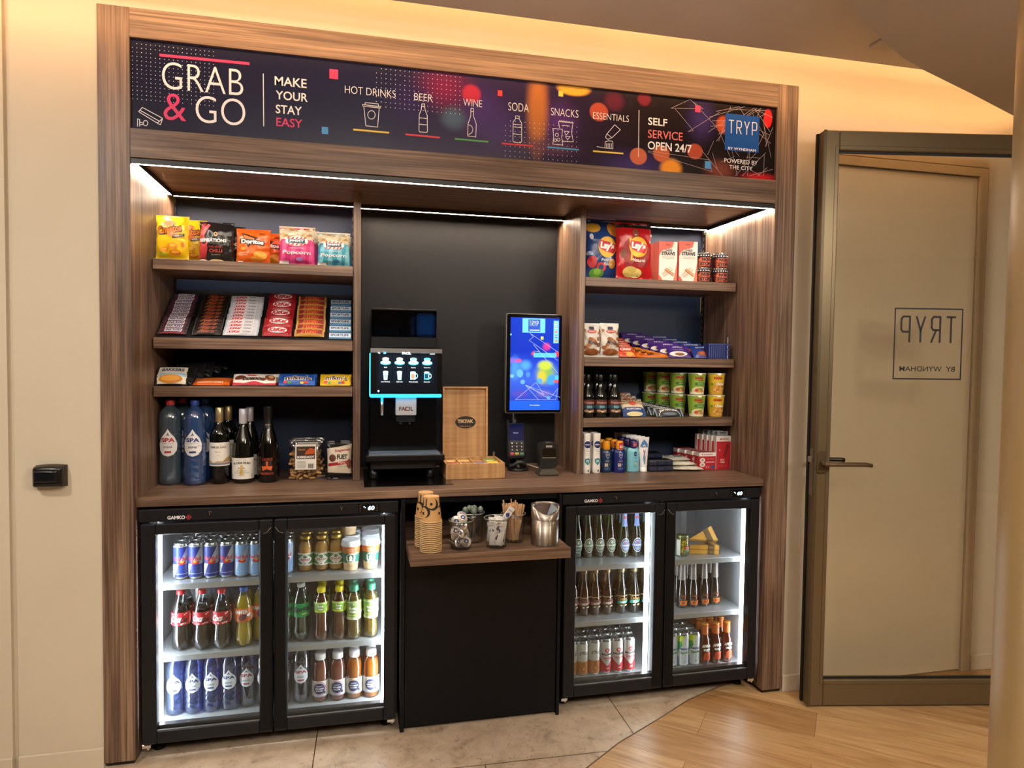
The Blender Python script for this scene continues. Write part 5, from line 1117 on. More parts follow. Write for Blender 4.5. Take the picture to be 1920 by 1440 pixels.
p = carton('biscuit_roll', .022, h_, .045, '#1e2c6a', [('t', 'MARYLAND', .5, .5, .86, .48, '#c9cfe8', {'rot': 90, 'ar': 2.2, 'bold': .03}), ('r', 0, .92, 1, 1, '#3a4a96')])
for j in range(9): (p if j == 0 else pb2).put((cx + .006 - (.0165 + .0108 * (j - 1) if j else 0), YR + .002, ZR2 + .0005), f'upright dark blue biscuit roll, {ORD[j]} from the wooden side', 'biscuit roll', 'dark blue biscuit rolls')
# ================================================================ right bay, lowest shelf
SB = M('#0b0d0c', .07, 0, 0, .5)
pr = [(.026, .0), (.031, .004), (.031, .088), (.029, .104), (.018, .128), (.0125, .15), (.0115, .178), (.0118, .19)]
p = bottle('small_wine_bottle', pr, SB, cap=(.0128, .168, .194, M('#0f0f12', .35)), label=(.022, .082, M('#2a2320', .45), [('r', -.9, .62, .9, .95, '#5e221e'), ('t', 'Freixenet', 0, .78, 1.0, .2, '#c9a9a0', {'shear': .2}), ('r', -.8, .34, .8, .58, '#2b4a5c'), ('t', 'MIA', 0, .46, .5, .2, '#7ab0c2', {'bold': .04}), ('e', -.3, .16, .2, .09, '#b08a6a'), ('e', .25, .15, .24, .1, '#a87e62'), ('e', .0, .1, .16, .06, '#d8c8b6')]))
for i, u in enumerate((1101, 1124.6, 1151)):
    x = at(u, 780, y=.30).x
    for j in range(2): p.put((x + .007 + .010 * j, .318 + .078 * j, ZR3 + .0005), f'small dark wine bottle with red and teal label, {ORD[i]} from the wooden divider, {["front", "rear"][j]} row', 'wine bottle', 'small dark wine bottles')
pp = [('p', [(.0, .42), (.02, .98), (.98, .98), (1, .42)], '#d9cdb0'), ('r', 0, .22, 1, .46, '#2c4a86')] + [('p', [(.5, .62), (.5 + .5 * math.cos(rad(a)), .62 + .4 * math.sin(rad(a))), (.5 + .5 * math.cos(rad(a + 9)), .62 + .4 * math.sin(rad(a + 9)))], '#a8663a') for a in range(0, 181, 24)] + [('e', .5, .66, .16, .13, '#c9503c'), ('t', 'POPCORN', .5, .34, .64, .09, '#e9e6ee', {'bold': .03}), ('e', .5, .1, .36, .1, '#d8cc96')]
p = bag('popcorn_pack', .112, .10, .023, '#2c4a86', pp, seal='v', seed=45, nu=14, nv=14)
cx = at(1193, 780, y=YR).x
for j in range(3): p.put((cx - .008 * j, YR + .015 + .045 * j, ZR3 + .004 + .012 * j), f'cream and blue popcorn pack, {ORD[j]} from the shelf edge, beside the small wine bottles', 'popcorn pack', 'cream and blue popcorn packs', rx=rad(-40))
p = bag('cereal_bar', .135, .046, .018, '#2f3540', [('r', .08, .06, .9, .94, '#262a30'), ('o', .5, .1, .4, .72, .06, '#d0d4d8'), ('t', 'EAT NATURAL', .5, .6, .68, .26, '#e6e6e2', {'bold': .03, 'arc': .12}), ('e', .5, .22, .26, .16, '#5f6f7c')], seal='h', seed=46, nu=18, nv=8, wr=.0012, crimp='#6f8aa6', pinch=0)
cx = at(1258, 780, y=YR).x
for j in range(6): p.put((cx - .016 * j, YR + .008 + .03 * j, ZR3 + .003 + .004 * j), f'dark grey cereal bar, {ORD[j]} from the shelf edge, beside the noodle cups', 'cereal bar', 'dark grey cereal bars', rx=rad(-42))
def noodle(c1, c2, green):
    rt = empty('noodle_cup'); b = B(); pr = [(0, .001), (.031, .001), (.032, 0), (.0315, .003), (.0412, .098)]
    rn = random.Random(6); b.lathe(pr, M(c1, .4), 26)
    s = [('r', -1, .0, 1, .12, c2), ('t', 'MAMA', -.02, .80, .66, .14, '#b3202a', {'bold': .06})]
    if green: s += [('r', -.1, .66, .34, .70, '#8a3a2a'), ('p', [(-.42, .50), (-.3, .58), (.5, .58), (.56, .50), (.5, .44), (-.3, .44)], '#3d7a2e'), ('t', 'VEGETABLE', .1, .51, .5, .06, '#d8e6c0'), ('e', 0, .2, .62, .17, '#e6e0cc'), ('e', 0, .21, .54, .13, '#d2a860'), ('e', -.2, .2, .16, .07, '#b8483a'), ('e', .1, .26, .2, .05, '#6f9a3e'), ('e', .28, .16, .18, .06, '#c98a4a')]
    else: s += [('e', 0.05, .24, .62, .22, '#c9923e')] + [('e', rn.uniform(-.4, .5), rn.uniform(.1, .4), .13, .05, rn.choice(['#e0b458', '#b47a30', '#d8a448'])) for _ in range(14)] + [('p', [(-.55, .4), (-.3, .62), (.45, .60), (.5, .44), (-.2, .42)], '#c8a028'), ('t', 'Chicken', .12, .52, .66, .15, '#f2ece0', {'bold': .03, 'shear': .15}), ('e', -.5, .5, .1, .06, '#5f8a34')]
    b.draw(round_z(rprof(pr[2:]), .003, .098), s, l=.0005, dl=.00012, seg=.2); b.obj('cup_body', rt)
    b = B(); b.lathe([(.0412, .097), (.0427, .0985), (.0427, .1005), (.041, .1015), (0, .101)], M('#e0dccf', .3, .3), 26)
    b.add([(-.012, -.0415, .1008), (.012, -.0415, .1008), (.006, -.047, .092), (-.006, -.047, .092)], [(0, 1, 2, 3)], M('#e6e2d8', .35)); b.obj('foil_lid', rt); return Proto(rt)
pg, py = noodle('#86a93a', '#e0dcc8', True), noodle('#d9bc2a', '#d2a43a', False)
xg, xy = at(1311, 760, y=.29).x, at(1347, 760, y=.29).x
for k in range(2):
    py.put((xy, .318, ZR3 + .0005 + .1025 * k), f'yellow chicken noodle cup, {["lower", "upper"][k]} of the pair by the wooden side', 'noodle cup', 'yellow noodle cups', rz=rad(-10))
    for j in range(4):
        pg.put((xg - .052 * (j > 0) - .032 * max(0, j - 1), .318 + .0862 * j, ZR3 + .0005 + .1025 * k), f'green vegetable noodle cup, {["lower", "upper"][k]} layer, {ORD[j]} counting back from the shelf edge', 'noodle cup', 'green noodle cups', rz=rad(-8))

# ================================================================ toiletries on the worktop
def row(p, u, vb, r, n, pitch, dx, lab, cat, grp, y=None, rz=0):
    q = base(u, vb, ZC, r)
    for j in range(n): p.put((q.x + dx * j, q.y + pitch * j, ZC + .0005), lab if j == 0 else f'{lab}, {ORD[j - 1]} in line behind it', cat, grp, rz=rz)
pr = [(.016, 0), (.0178, .003), (.0182, .02), (.0178, .06), (.0165, .10), (.0162, .13), (.0172, .160), (.0180, .176), (.017, .180), (0, .1805)]
deo = [('e', 0, .72, .62, .09, '#1d2f6e'), ('t', 'NIVEA', 0, .72, .9, .03, '#eef0f4', {'bold': .04}), ('t', 'Dry', -.1, .60, .42, .03, '#8a9a6a'), ('t', 'Fresh', 0, .565, .62, .035, '#7a8a5c'), ('r', -.4, .50, .4, .505, '#b8b4ac'), ('r', -.4, .465, .4, .47, '#b8b4ac'), ('p', [(-.45, .36), (0, .39), (.45, .36), (.42, .28), (0, .21), (-.42, .28)], '#2f8a92'), ('t', '72', 0, .31, .44, .06, '#e8f2f2', {'bold': .04}), ('r', -.6, .1, .6, .104, '#aaa59c'), ('e', .1, .07, .13, .02, '#44403c'), ('e', 0, .955, .09, .007, '#c9c5bc')]
rt = empty('deodorant'); b = B(); b.lathe([(0, .0008)] + pr, M('#eeeae6', .3), 22); b.draw(round_z(rprof(pr), 0, .18), deo, l=.0004, dl=.00012, seg=.2); b.obj('can_body', rt)
b = B(); b.lathe([(.0184, .1435), (.0184, .1445)], M('#c9c5be', .4), 22, fn=lambda a, z, r: rprof(pr)(z) + .0003); b.obj('cap_seam', rt)
p = Proto(rt)
row(p, 1099, 888.5, .0175, 4, .044, .002, 'white deodorant spray can against the wooden divider', 'deodorant', 'white deodorant cans'); row(p, 1117.5, 888, .0175, 4, .044, .002, 'white deodorant spray can beside the dark blue sunscreen', 'deodorant', 'white deodorant cans')
def sunscreen(spf, c, sticker):
    rt = empty('sunscreen_bottle'); rn = None
    fl = lambda a, z, r: r * (1 - .32 * abs(math.cos(a)) ** 1.5)
    pr = [(.0275, 0), (.0295, .004), (.0295, .085), (.027, .100), (.019, .106), (.016, .109)]
    b = B(); b.lathe([(0, .0008)] + pr, M(c, .28), 24, fn=fl)
    S0 = round_z(rprof(pr), .004, .1)
    S = lambda u, v, l: (.0295 * .8 * u, -.0295 * .68 - l - .004 * (1 - abs(u)) * 0 + .012 * abs(u) ** 2.2, .004 + v * .096)
    b.draw(S, [('r', -.75, .08, .75, .60, {'30': '#1d3f6c', '50': '#1f2f74'}[spf]), ('o', 0, .80, .4, .13, .14, '#c9d0e2'), ('t', 'NIVEA', 0, .80, .5, .05, '#e6eaf4', {'bold': .04}), ('t', 'SUN', 0, .62, .3, .04, '#b9c6de'), ('t', 'PROTECT', .0, .5, .8, .05, '#d9c49a'), ('t', spf, -.3, .32, .66, .17, '#e2c9a6', {'bold': .04}), ('t', '+' if spf == '50' else 'UV', .34, .34, .24, .1, '#c9a06a'), ('r', -.6, .16, .6, .175, '#5a86c0'), ('r', -.6, .11, .6, .125, '#5a86c0')], l=.0008, dl=.00012, seg=.2)
    b.obj('bottle_body', rt)
    b = B(); b.lathe([(.0165, .1035), (.0172, .105), (.0172, .138), (.0155, .142), (.012, .1435), (0, .144)], M('#e79a1c', .3), 20)
    if sticker: b.draw(round_z(lambda z: .0172, .106, .138), [('r', -.3, .08, .72, .92, '#c0303a'), ('r', -.2, .42, .62, .5, '#f0dede'), ('r', -.2, .22, .62, .34, '#f0dede')], l=.0005, seg=.2)
    b.obj('cap', rt); return Proto(rt)
row(sunscreen('30', '#122c4c', False), 1136, 886.5, .02, 3, .055, -.004, 'dark teal sunscreen bottle with plain orange cap', 'sunscreen', 'orange capped sunscreen bottles')
row(sunscreen('50', '#16246a', True), 1160.5, 886.5, .02, 3, .055, -.004, 'dark blue sunscreen bottle with red sticker on orange cap', 'sunscreen', 'orange capped sunscreen bottles')
rt = empty('lotion_bottle'); fl = lambda a, z, r: r * (1 - .3 * abs(math.cos(a)) ** 1.5) * (1 - (.06 * (.5 + .5 * math.sin(z * 210)) if .02 < z < .09 and math.sin(a) < -.1 else 0))
pr = [(.0285, 0), (.0305, .005), (.0305, .092), (.028, .104), (.020, .11), (.017, .112)]
b = B(); b.lathe([(0, .0008)] + pr, M('#7fc4d6', .28), 26, fn=fl)
S = lambda u, v, l: (.0305 * .8 * u, -.0305 * .70 - l + .012 * abs(u) ** 2.2, .005 + v * .1)
b.draw(S, [('e', .2, .78, .34, .105, '#1f2f6e'), ('t', 'NIVEA', .2, .78, .46, .035, '#e6eef4', {'bold': .03}), ('t', 'AFTER SUN', .15, .6, .66, .05, '#2a6f92'), ('t', 'MOISTURISING', .15, .44, .8, .04, '#2f86a2'), ('e', .3, .33, .22, .05, '#c9c46a'), ('t', 'LOTION', .1, .26, .5, .05, '#2a6f92'), ('r', -.3, .18, .6, .19, '#3f93ae')], l=.001, dl=.00012, seg=.2); b.obj('bottle_body', rt)
b = B(); b.lathe([(.0172, .107), (.018, .108), (.0185, .138), (.016, .145), (.010, .147), (0, .1475)], M('#27235e', .28), 20)
b.draw(round_z(lambda z: .0182, .109, .138), [('r', -.2, .2, .75, .95, '#b04a6a'), ('r', -.1, .5, .65, .56, '#e0c0cc')], l=.0006, seg=.2); b.obj('cap', rt)
row(Proto(rt), 1185.5, 885.5, .022, 3, .055, -.004, 'light blue after sun bottle with violet cap', 'lotion bottle', 'light blue after sun bottles')
rt = empty('toothpaste_tube'); b = B()
def tube_s(u, v, s): w_ = .0165 + .0105 * v; return (w_ * (2 * u - 1), s * .0165 * (1 - v) ** .8 * math.sqrt(max(0, 1 - (2 * u - 1) ** 2)) - (0 if v < .97 else 0), .022 + v * .136)
b.grid(lambda u, v: tube_s(u, v, -1), 14, 14, M('#e9e8ea', .3)); b.grid(lambda u, v: tube_s(u, v, 1), 14, 14, M('#e9e8ea', .3), flip=True)
S = lambda u, v, l: (lambda q: (q[0], q[1] - l - .0004, q[2]))(tube_s(u, v, -1))
b.draw(S, [('p', [(.1, .7), (.3, .84), (.5, .92), (.7, .84), (.9, .72), (.7, .7), (.5, .76), (.3, .7)], '#3f78b8'), ('t', 'aquafresh', .5, .68, .74, .07, '#2a5a9a', {'bold': .04}), ('p', [(.4, .1), (.3, .3), (.46, .5), (.62, .6), (.6, .5), (.5, .3), (.5, .1)], '#4a9ac2'), ('p', [(.55, .1), (.62, .3), (.5, .5), (.42, .6), (.36, .55), (.5, .36), (.48, .1)], '#c4566a'), ('r', .2, .93, .8, .935, '#c9c9cc')], l=.0006, seg=.1); b.obj('tube', rt)
b = B(); b.lathe([(0, 0), (.0165, 0), (.0168, .002), (.0162, .022), (0, .022)], M('#f2f1ef', .3), 20); b.obj('cap', rt)
row(Proto(rt), 1206, 885, .0165, 7, .034, -.006, 'white toothpaste tube standing on its cap', 'toothpaste', 'white toothpaste tubes')
# stacked dark trays
q = at(1240, 884.5, z=ZC); w_ = at(1263.5, 884, y=q.y).x - at(1218.5, 884, y=q.y).x
rt = empty('pastille_tray'); b = B(); b.box(-w_ / 2, w_ / 2, 0, .07, .0, .026, M('#14161d', .35), .004); b.obj('tray_body', rt)
for k in range(3):
    b = B(); x = -w_ / 2 + .004 + k * (w_ - .004) / 3; b.box(x, x + w_ / 3 - .007, -.002, .002, .004, .022, M('#262c44', .25), .002); b.obj('compartment', rt)
p = Proto(rt)
for k in range(2): p.put((q.x, q.y + .001, ZC + .0005 + .0265 * k), f'dark blue three-part tray on the worktop, {["lower", "middle"][k]} in its stack', 'tray', 'dark blue three-part trays')
p.put((q.x - .026, q.y + .05, ZC + .0535), 'dark blue three-part tray on top of the stack, shifted back', 'tray', 'dark blue three-part trays', rz=rad(5))
p.put((q.x, q.y + .08, ZC + .0005), 'dark blue three-part tray behind the stack, lower', 'tray', 'dark blue three-part trays')
p.put((q.x, q.y + .08, ZC + .027), 'dark blue three-part tray behind the stack, upper', 'tray', 'dark blue three-part trays')
# tissue packs lying
ti = [('r', .03, .03, .97, .97, '#dfdccf'), ('e', .3, .62, .1, .14, '#2a3a78'), ('r', .5, .36, .8, .62, '#55607c'), ('e', .85, .75, .1, .12, '#7f9a4a'), ('t', 'NIVEA', .3, .62, .14, .06, '#e6e8ee', {'bold': .02}), ('r', .1, .15, .5, .2, '#b8b3a2'), ('r', .1, .25, .4, .29, '#b8b3a2')]
p = bag('wipes_pack', .14, .10, .016, '#dcd8c9', ti, seal='h', seed=51, nu=18, nv=12, wr=.002, rough=.3, pinch=0)
q = at(1300, 884, z=ZC)
p.put((q.x - .022, q.y + .002, ZC + .0095), 'white wipes pack lying lowest at the worktop front beside red boxes', 'wipes pack', 'white wipes packs', rx=rad(-87), rz=rad(-12))
p.put((q.x - .04, q.y + .03, ZC + .028), 'white wipes pack lying in the middle of its pile beside the dark trays', 'wipes pack', 'white wipes packs', rx=rad(-87), rz=rad(-6))
p.put((q.x - .055, q.y + .055, ZC + .0465), 'white wipes pack lying on top of its pile, set back', 'wipes pack', 'white wipes packs', rx=rad(-87), rz=rad(-4))
# red accessory boxes
q = at(1326, 881, z=ZC); w_ = at(1341.5, 881, y=q.y).x - at(1310.5, 881, y=q.y).x; h_ = at(1326, 848.5, y=q.y).z - ZC
p = carton('earphone_box', w_, h_, .045, '#b3202b', [('r', 0, .78, 1, 1, '#e4dfda'), ('t', 'SWISSTEN', .54, .88, .52, .07, '#b02a34', {'bold': .03}), ('r', .16, .84, .22, .92, '#b02a34'), ('e', .2, .56, .16, .13, '#d8d2cc'), ('e', .2, .30, .16, .13, '#d8d2cc'), ('e', .2, .56, .07, .06, '#8e8a86'), ('e', .2, .3, .07, .06, '#8e8a86'), ('t', 'EARPHONES', .66, .44, .5, .07, '#f0dede', {'bold': .02}), ('t', 'FULL STEREO', .68, .62, .4, .04, '#e0b0b0'), ('r', .72, .08, .9, .26, '#3a4a78'), ('o', .5, .16, .1, .07, .2, '#e0c0c0')], side=[('r', 0, .78, 1, 1, '#d9d3cd'), ('e', .5, .35, .2, .2, '#c9474f')], top=[('r', .1, .3, .9, .7, '#31343a')])
for j in range(4): p.put((q.x - .012 * j, q.y + .0 + .049 * j, ZC + .0005), f'short red earphone box on the worktop, {ORD[j]} from the front', 'accessory box', 'short red earphone boxes')
q = at(1357, 880, z=ZC); w_ = at(1371, 880, y=q.y).x - at(1343.5, 880, y=q.y).x; h_ = at(1357, 818, y=q.y).z - ZC
b = B(); b.box(-w_ / 2, w_ / 2, 0, .024, 0, h_, M('#e2ddd8', .4), .0006).box(-w_ * .36, w_ * .36, .011, .0125, h_, h_ + .022, clear('#d9dde0', .12, .06, .35, '#c9ced2')).box(-w_ * .2, w_ * .2, .0105, .013, h_ + .012, h_ + .017, M('#2a2c30', .4))
b.draw(flat(-w_ / 2, 0, w_, h_, 0), [('r', .02, .0, .98, .84, '#b5202b'), ('t', 'SWISSTEN', .56, .91, .5, .05, '#b02a34', {'bold': .03}), ('r', .26, .88, .32, .94, '#b02a34'), ('p', [(.58, .36), (.64, .37), (.86, .74), (.8, .74)], '#3a1a1e'), ('p', [(.5, .42), (.56, .42), (.78, .76), (.72, .76)], '#57282c'), ('e', .24, .58, .06, .02, '#d88a90'), ('t', 'USB-C', .42, .29, .28, .045, '#f0dede', {'bold': .02}), ('t', 'CABLE', .44, .22, .3, .045, '#f0dede', {'bold': .02}), ('r', .15, .1, .75, .105, '#d88a90')], l=.0004, dl=.00015, seg=99)
p = Proto(b.obj('cable_box'))
for j in range(5): p.put((q.x - .004 - .010 * j, q.y + .027 * j, ZC + .0005), f'tall red and white cable box by the wooden side, {ORD[j]} from the front', 'accessory box', 'tall red cable boxes')
# ================================================================ pull-out shelf: cups, jars, bin
KR_ = M('#c79a62', .6); KRI = M('#d3a873', .6)
def cup_specs():
    """bold black crescents and dots, in metres round the wall, turned into wall coordinates"""
    s = []; U, V_ = .104, .0765
    def cres(cx, cz, R, rot):
        P = [(R * math.cos(rad(a)), R * math.sin(rad(a))) for a in range(-105, 106, 15)] + [(-.42 * R + .93 * R * math.cos(rad(a)), .93 * R * math.sin(rad(a))) for a in range(88, -89, -16)]
        c, t = math.cos(rad(rot)), math.sin(rad(rot))
        return ('p', [((cx + x * c - z * t) / U, (cz + x * t + z * c) / V_) for x, z in P], '#26221f')
    for k in range(-3, 4):
        cx = k * .031
        up = k % 2 == 0
        s += [cres(cx + .003, .054 if up else .027, .021, -40 if up else 25), ('e', (cx - .004) / U, (.056 if up else .021) / V_, .0052 / U, .0052 / V_, '#26221f')]
        if k % 2: s.append(('r', (cx + .004) / U, .046 / V_, (cx + .009) / U, .074 / V_, '#26221f'))
    return s
def paper_cup():
    """upside-down kraft cup: rim below, base on top"""
    rt = empty('paper_cup'); b = B(); pr = [(.0385, .0), (.0385, .0006), (.0375, .0035), (.0285, .0905)]
    b.lathe(pr, KR_, 26); b.draw(round_z(rprof(pr), .012, .0885, math.pi), cup_specs(), l=.0004, dl=.0001, seg=.06); b.obj('cup_wall', rt)
    b = B(); b.tube([(.0385 * math.sin(2 * math.pi * i / 26), -.0385 * math.cos(2 * math.pi * i / 26), .002) for i in range(27)], .0021, M('#d8b98a', .55), 6); b.obj('rim', rt)
    b = B(); b.lathe([(.0285, .0905), (.0275, .0912), (.0268, .087), (0, .087)], KRI, 26); b.obj('base', rt)
    return rt
c0 = paper_cup()
cup_low = empty('paper_cup'); b = B(); b.lathe([(.0372, .0), (.0352, .002), (.0345, .012)], KR_, 26); b.obj('cup_wall', cup_low)
b = B(); b.tube([(.0385 * math.sin(2 * math.pi * i / 26), -.0385 * math.cos(2 * math.pi * i / 26), .002) for i in range(27)], .0021, M('#d8b98a', .55), 6); b.obj('rim', cup_low)
pt, pl = Proto(c0), Proto(cup_low)
for u, v, r, n, where in ((808, 1038, .038, 17, 'in the stack at the shelf front'), (797.5, 1027, .038, 17, 'in the stack behind')):
    q = base(u, v, ZP, r)
    for k in range(n):
        (pl if k < n - 1 else pt).put((q.x, q.y, ZP + .0005 + .0068 * k), f'kraft paper cup {where}, {"topmost" if k == n - 1 else ORD[k] + " from below" if k < 13 else ["third", "second", "fourth", "fifth"][k - 13] + " under the top"}', 'paper cup', f'kraft paper cups {where}')
JAR = clear('#fafbfa', .06, .02)
def jar(u, v, r, h, label, fill):
    q = base(u, v, ZP, r); rt = empty('glass_jar', (q.x, q.y, ZP + .0005), label, 'jar')
    b = B(); pr = [(0, .0), (r * .80, .0), (r * .84, .003), (r * .95, h * .78), (r * .93, h * .84), (r * .98, h), (r * .945, h), (r * .90, h * .84), (r * .91, h * .78), (r * .80, .006), (0, .006)]
    b.lathe(pr, JAR, 28); b.obj('jar_wall', rt)
    b = B(); b.tube([(r * .975 * math.sin(2 * math.pi * i / 26), -r * .975 * math.cos(2 * math.pi * i / 26), h) for i in range(27)], .0022, M('#9aa39c', .06, .6), 8); b.obj('rim', rt)
    fill(q, r, h); return q
def fill_creamer(q, r, h):
    rt = empty('creamer_cup'); b = B(); b.lathe([(0, 0), (.011, 0), (.0145, .014), (.0150, .0145)], M('#d4d4d2', .18, .75), 16); b.obj('cup_body', rt)
    b = B(); b.lathe([(0.0, .0156), (.0185, .0154), (.0185, .0146), (.014, .0142)], M('#dcd9d4', .25, .4), 18); b.draw(lambda x, y, l: (x * .0185, y * .0185, .0157 + l), [('e', 0, .2, .5, .42, '#2b3a78'), ('e', 0, .2, .2, .18, '#dfe2ea'), ('r', -.55, -.55, .55, -.4, '#a5703c')], seg=99); b.obj('foil_lid', rt)
    p = Proto(rt); rn = random.Random(12); n = 0
    for lay in range(5):
        for k in range(6 if lay < 4 else 5):
            a = k * math.pi / 3 + lay * .5; rr_ = r * (.52 if lay < 4 else .42) if k else 0
            p.put((q.x + rr_ * math.sin(a), q.y - rr_ * math.cos(a), ZP + .026 + lay * .0205 + rn.uniform(-.002, .002)), f'small silver creamer cup in the front jar beside the paper cups', 'creamer cup', 'creamer cups in the jar', rx=rad(rn.uniform(30, 150)), rz=rad(rn.uniform(-60, 60)) if lay < 4 else rad(rn.uniform(-20, 20)), ry=rad(rn.uniform(-30, 30))); n += 1
def fill_dark(q, r, h):
    b = B(); rn = random.Random(3); mt = M('#2f3634', .25, .1); mt2 = M('#6f7a74', .2, .2)
    rt = empty('plastic_wrapped_spoon'); bb = B(); bb.box(-.006, .006, -.0012, .0012, 0, .085, mt, .001).lathe([(0, .085), (.010, .093), (.012, .102), (.008, .112), (0, .116)], mt2, 10); bb.obj('spoon', rt)
    p = Proto(rt)
    for k in range(7):
        a = k * math.pi / 3; rr_ = r * .5 if k else 0
        p.put((q.x + rr_ * math.sin(a), q.y - rr_ * math.cos(a), ZP + .022), 'dark wrapped spoon standing in the rear jar behind the creamer jar', 'spoon', 'wrapped spoons in the rear jar', rx=rad(6 * math.cos(a)), ry=rad(6 * math.sin(a)), rz=a)
def fill_sugar(q, r, h):
    rn = random.Random(8)
    b = B(); b.box(-.0125, .0125, -.0018, .0018, 0, .088, M('#e6e4e4', .5), .0008)
    S = flat(-.0125, 0, .025, .088, -.0019); b.draw(S, [('p', [(.1, .62), (.5, .74), (.9, .62), (.5, .5)], '#33458e'), ('p', [(.1, .2), (.5, .36), (.9, .2), (.5, .08)], '#33458e'), ('r', .1, .82, .9, .85, '#7c86ae'), ('r', .1, .42, .9, .45, '#9aa0b8')], seg=99)
    p = Proto(b.obj('sugar_sachet'))
    for k in range(22):
        a = k * 2.4; rr_ = r * .62 * math.sqrt((k + .5) / 22)
        p.put((q.x + rr_ * math.sin(a), q.y - rr_ * math.cos(a), ZP + .0075 + rn.uniform(0, .014)), 'white and blue sugar sachet standing in the middle glass jar', 'sugar sachet', 'sugar sachets in the glass jar', rx=rad(7 * math.cos(a)), ry=rad(rn.uniform(-11, 11)), rz=rad(rn.uniform(-60, 60) + (180 if k % 3 == 0 else 0)))
    p.put((q.x + .012, q.y + .004, ZP + .072), 'white and blue sugar sachet sticking up tilted from the jar', 'sugar sachet', 'sugar sachets in the glass jar', ry=rad(38), rz=rad(10))
def fill_sticks(q, r, h):
    b = B(); b.box(-.0032, .0032, -.0008, .0008, 0, .135, M('#cfa77e', .6)); b.lathe([(.0032, 0), (.0032, .0008)], M('#cfa77e', .6), 8, (0, 0))
    p = Proto(b.obj('wooden_stirrer')); rn = random.Random(10)
    for k in range(58):
        a = k * 2.4; t = math.sqrt((k + .5) / 58); rr_ = r * .42 * t
        p.put((q.x + rr_ * math.sin(a + .6), q.y - rr_ * math.cos(a + .6), ZP + .007 + (rn.uniform(.012, .022) if k % 19 == 3 else rn.uniform(-.0, .004))), 'pale wooden stirrer standing in the jar beside the steel bin', 'stirrer', 'wooden stirrers in the jar', rx=rad(12 * t * math.cos(a)), ry=rad(12 * t * math.sin(a)), rz=rad(rn.uniform(-70, 70)))
jar(864, 1034, .046, .104, 'glass jar of small silver creamer cups beside the paper cups', fill_creamer)
jar(885.5, 1021, .046, .112, 'glass jar of dark wrapped spoons behind the creamer jar', fill_dark)
jar(930, 1031, .047, .108, 'glass jar of white and blue sugar sachets on the shelf front', fill_sugar)
jar(962, 1021, .048, .108, 'glass jar of wooden stirrers beside the steel bin', fill_sticks)
# brushed steel table bin with a swing lid
def brushed():
    mt, nt, p, tc = node_mat('brushed_steel', .34); p.inputs['Metallic'].default_value = 1.0
    tg = nt.nodes.new('ShaderNodeTangent'); tg.direction_type = 'RADIAL'; tg.axis = 'Z'; nt.links.new(tg.outputs[0], p.inputs['Tangent'])
    p.inputs['Anisotropic'].default_value = .9; p.inputs['Anisotropic Rotation'].default_value = .25
    nt.links.new(ramp(nt, noise(nt, mapping(nt, tc.outputs['Object'], (4, 4, 260)), 1, 2), [(.3, '#aaa49c'), (.7, '#c4beb5')]), p.inputs['Base Color']); return mt
BRU = brushed(); rb = .0535
q = base(1021, 1026, ZP, rb); rt = empty('table_bin', (q.x, q.y, ZP + .0005), 'brushed steel table bin with slanted swing lid on the shelf end', 'bin')
b = B(); b.lathe([(0, .0005), (rb * .97, .0005), (rb, .003), (rb, .098), (0, .098)], BRU, 40); b.obj('bin_body', rt)
b = B(); n = 40; V = []; F = []
def toph(a): c = math.cos(a); return .150 - (.030 * ((c - .2) / .8) ** 1.1 if c > .2 else 0)
for i in range(n):
    a = 2 * math.pi * i / n; s_, c_ = math.sin(a), -math.cos(a)
    V += [(rb * 1.012 * s_, rb * 1.012 * c_, .0985), (rb * 1.012 * s_, rb * 1.012 * c_, toph(a)), (rb * .97 * s_, rb * .97 * c_, toph(a)), (rb * .97 * s_, rb * .97 * c_, .0985)]
for i in range(n):
    j = (i + 1) % n
    for k in range(3): F.append((i * 4 + k, j * 4 + k, j * 4 + k + 1, i * 4 + k + 1))
b.add(V, F, BRU, True); b.obj('lid_ring', rt)
b = B(); V = []
for i in range(n):
    a = 2 * math.pi * i / n; V.append((rb * .965 * math.sin(a), -rb * .965 * math.cos(a), .146 if math.cos(a) < 0 else .146 - .028 * max(0, math.cos(a))))
b.add(V, [tuple(range(n))], M('#b5ada0', .18, 1.0)); b.obj('swing_flap', rt)
b = B(); b.lathe([(0, 0), (.003, 0), (.003, .002)], CHROME, 10); b.obj('rivet', rt, loc=(0, -rb * 1.012 - .001, .101), rot=(rad(90), 0, 0))

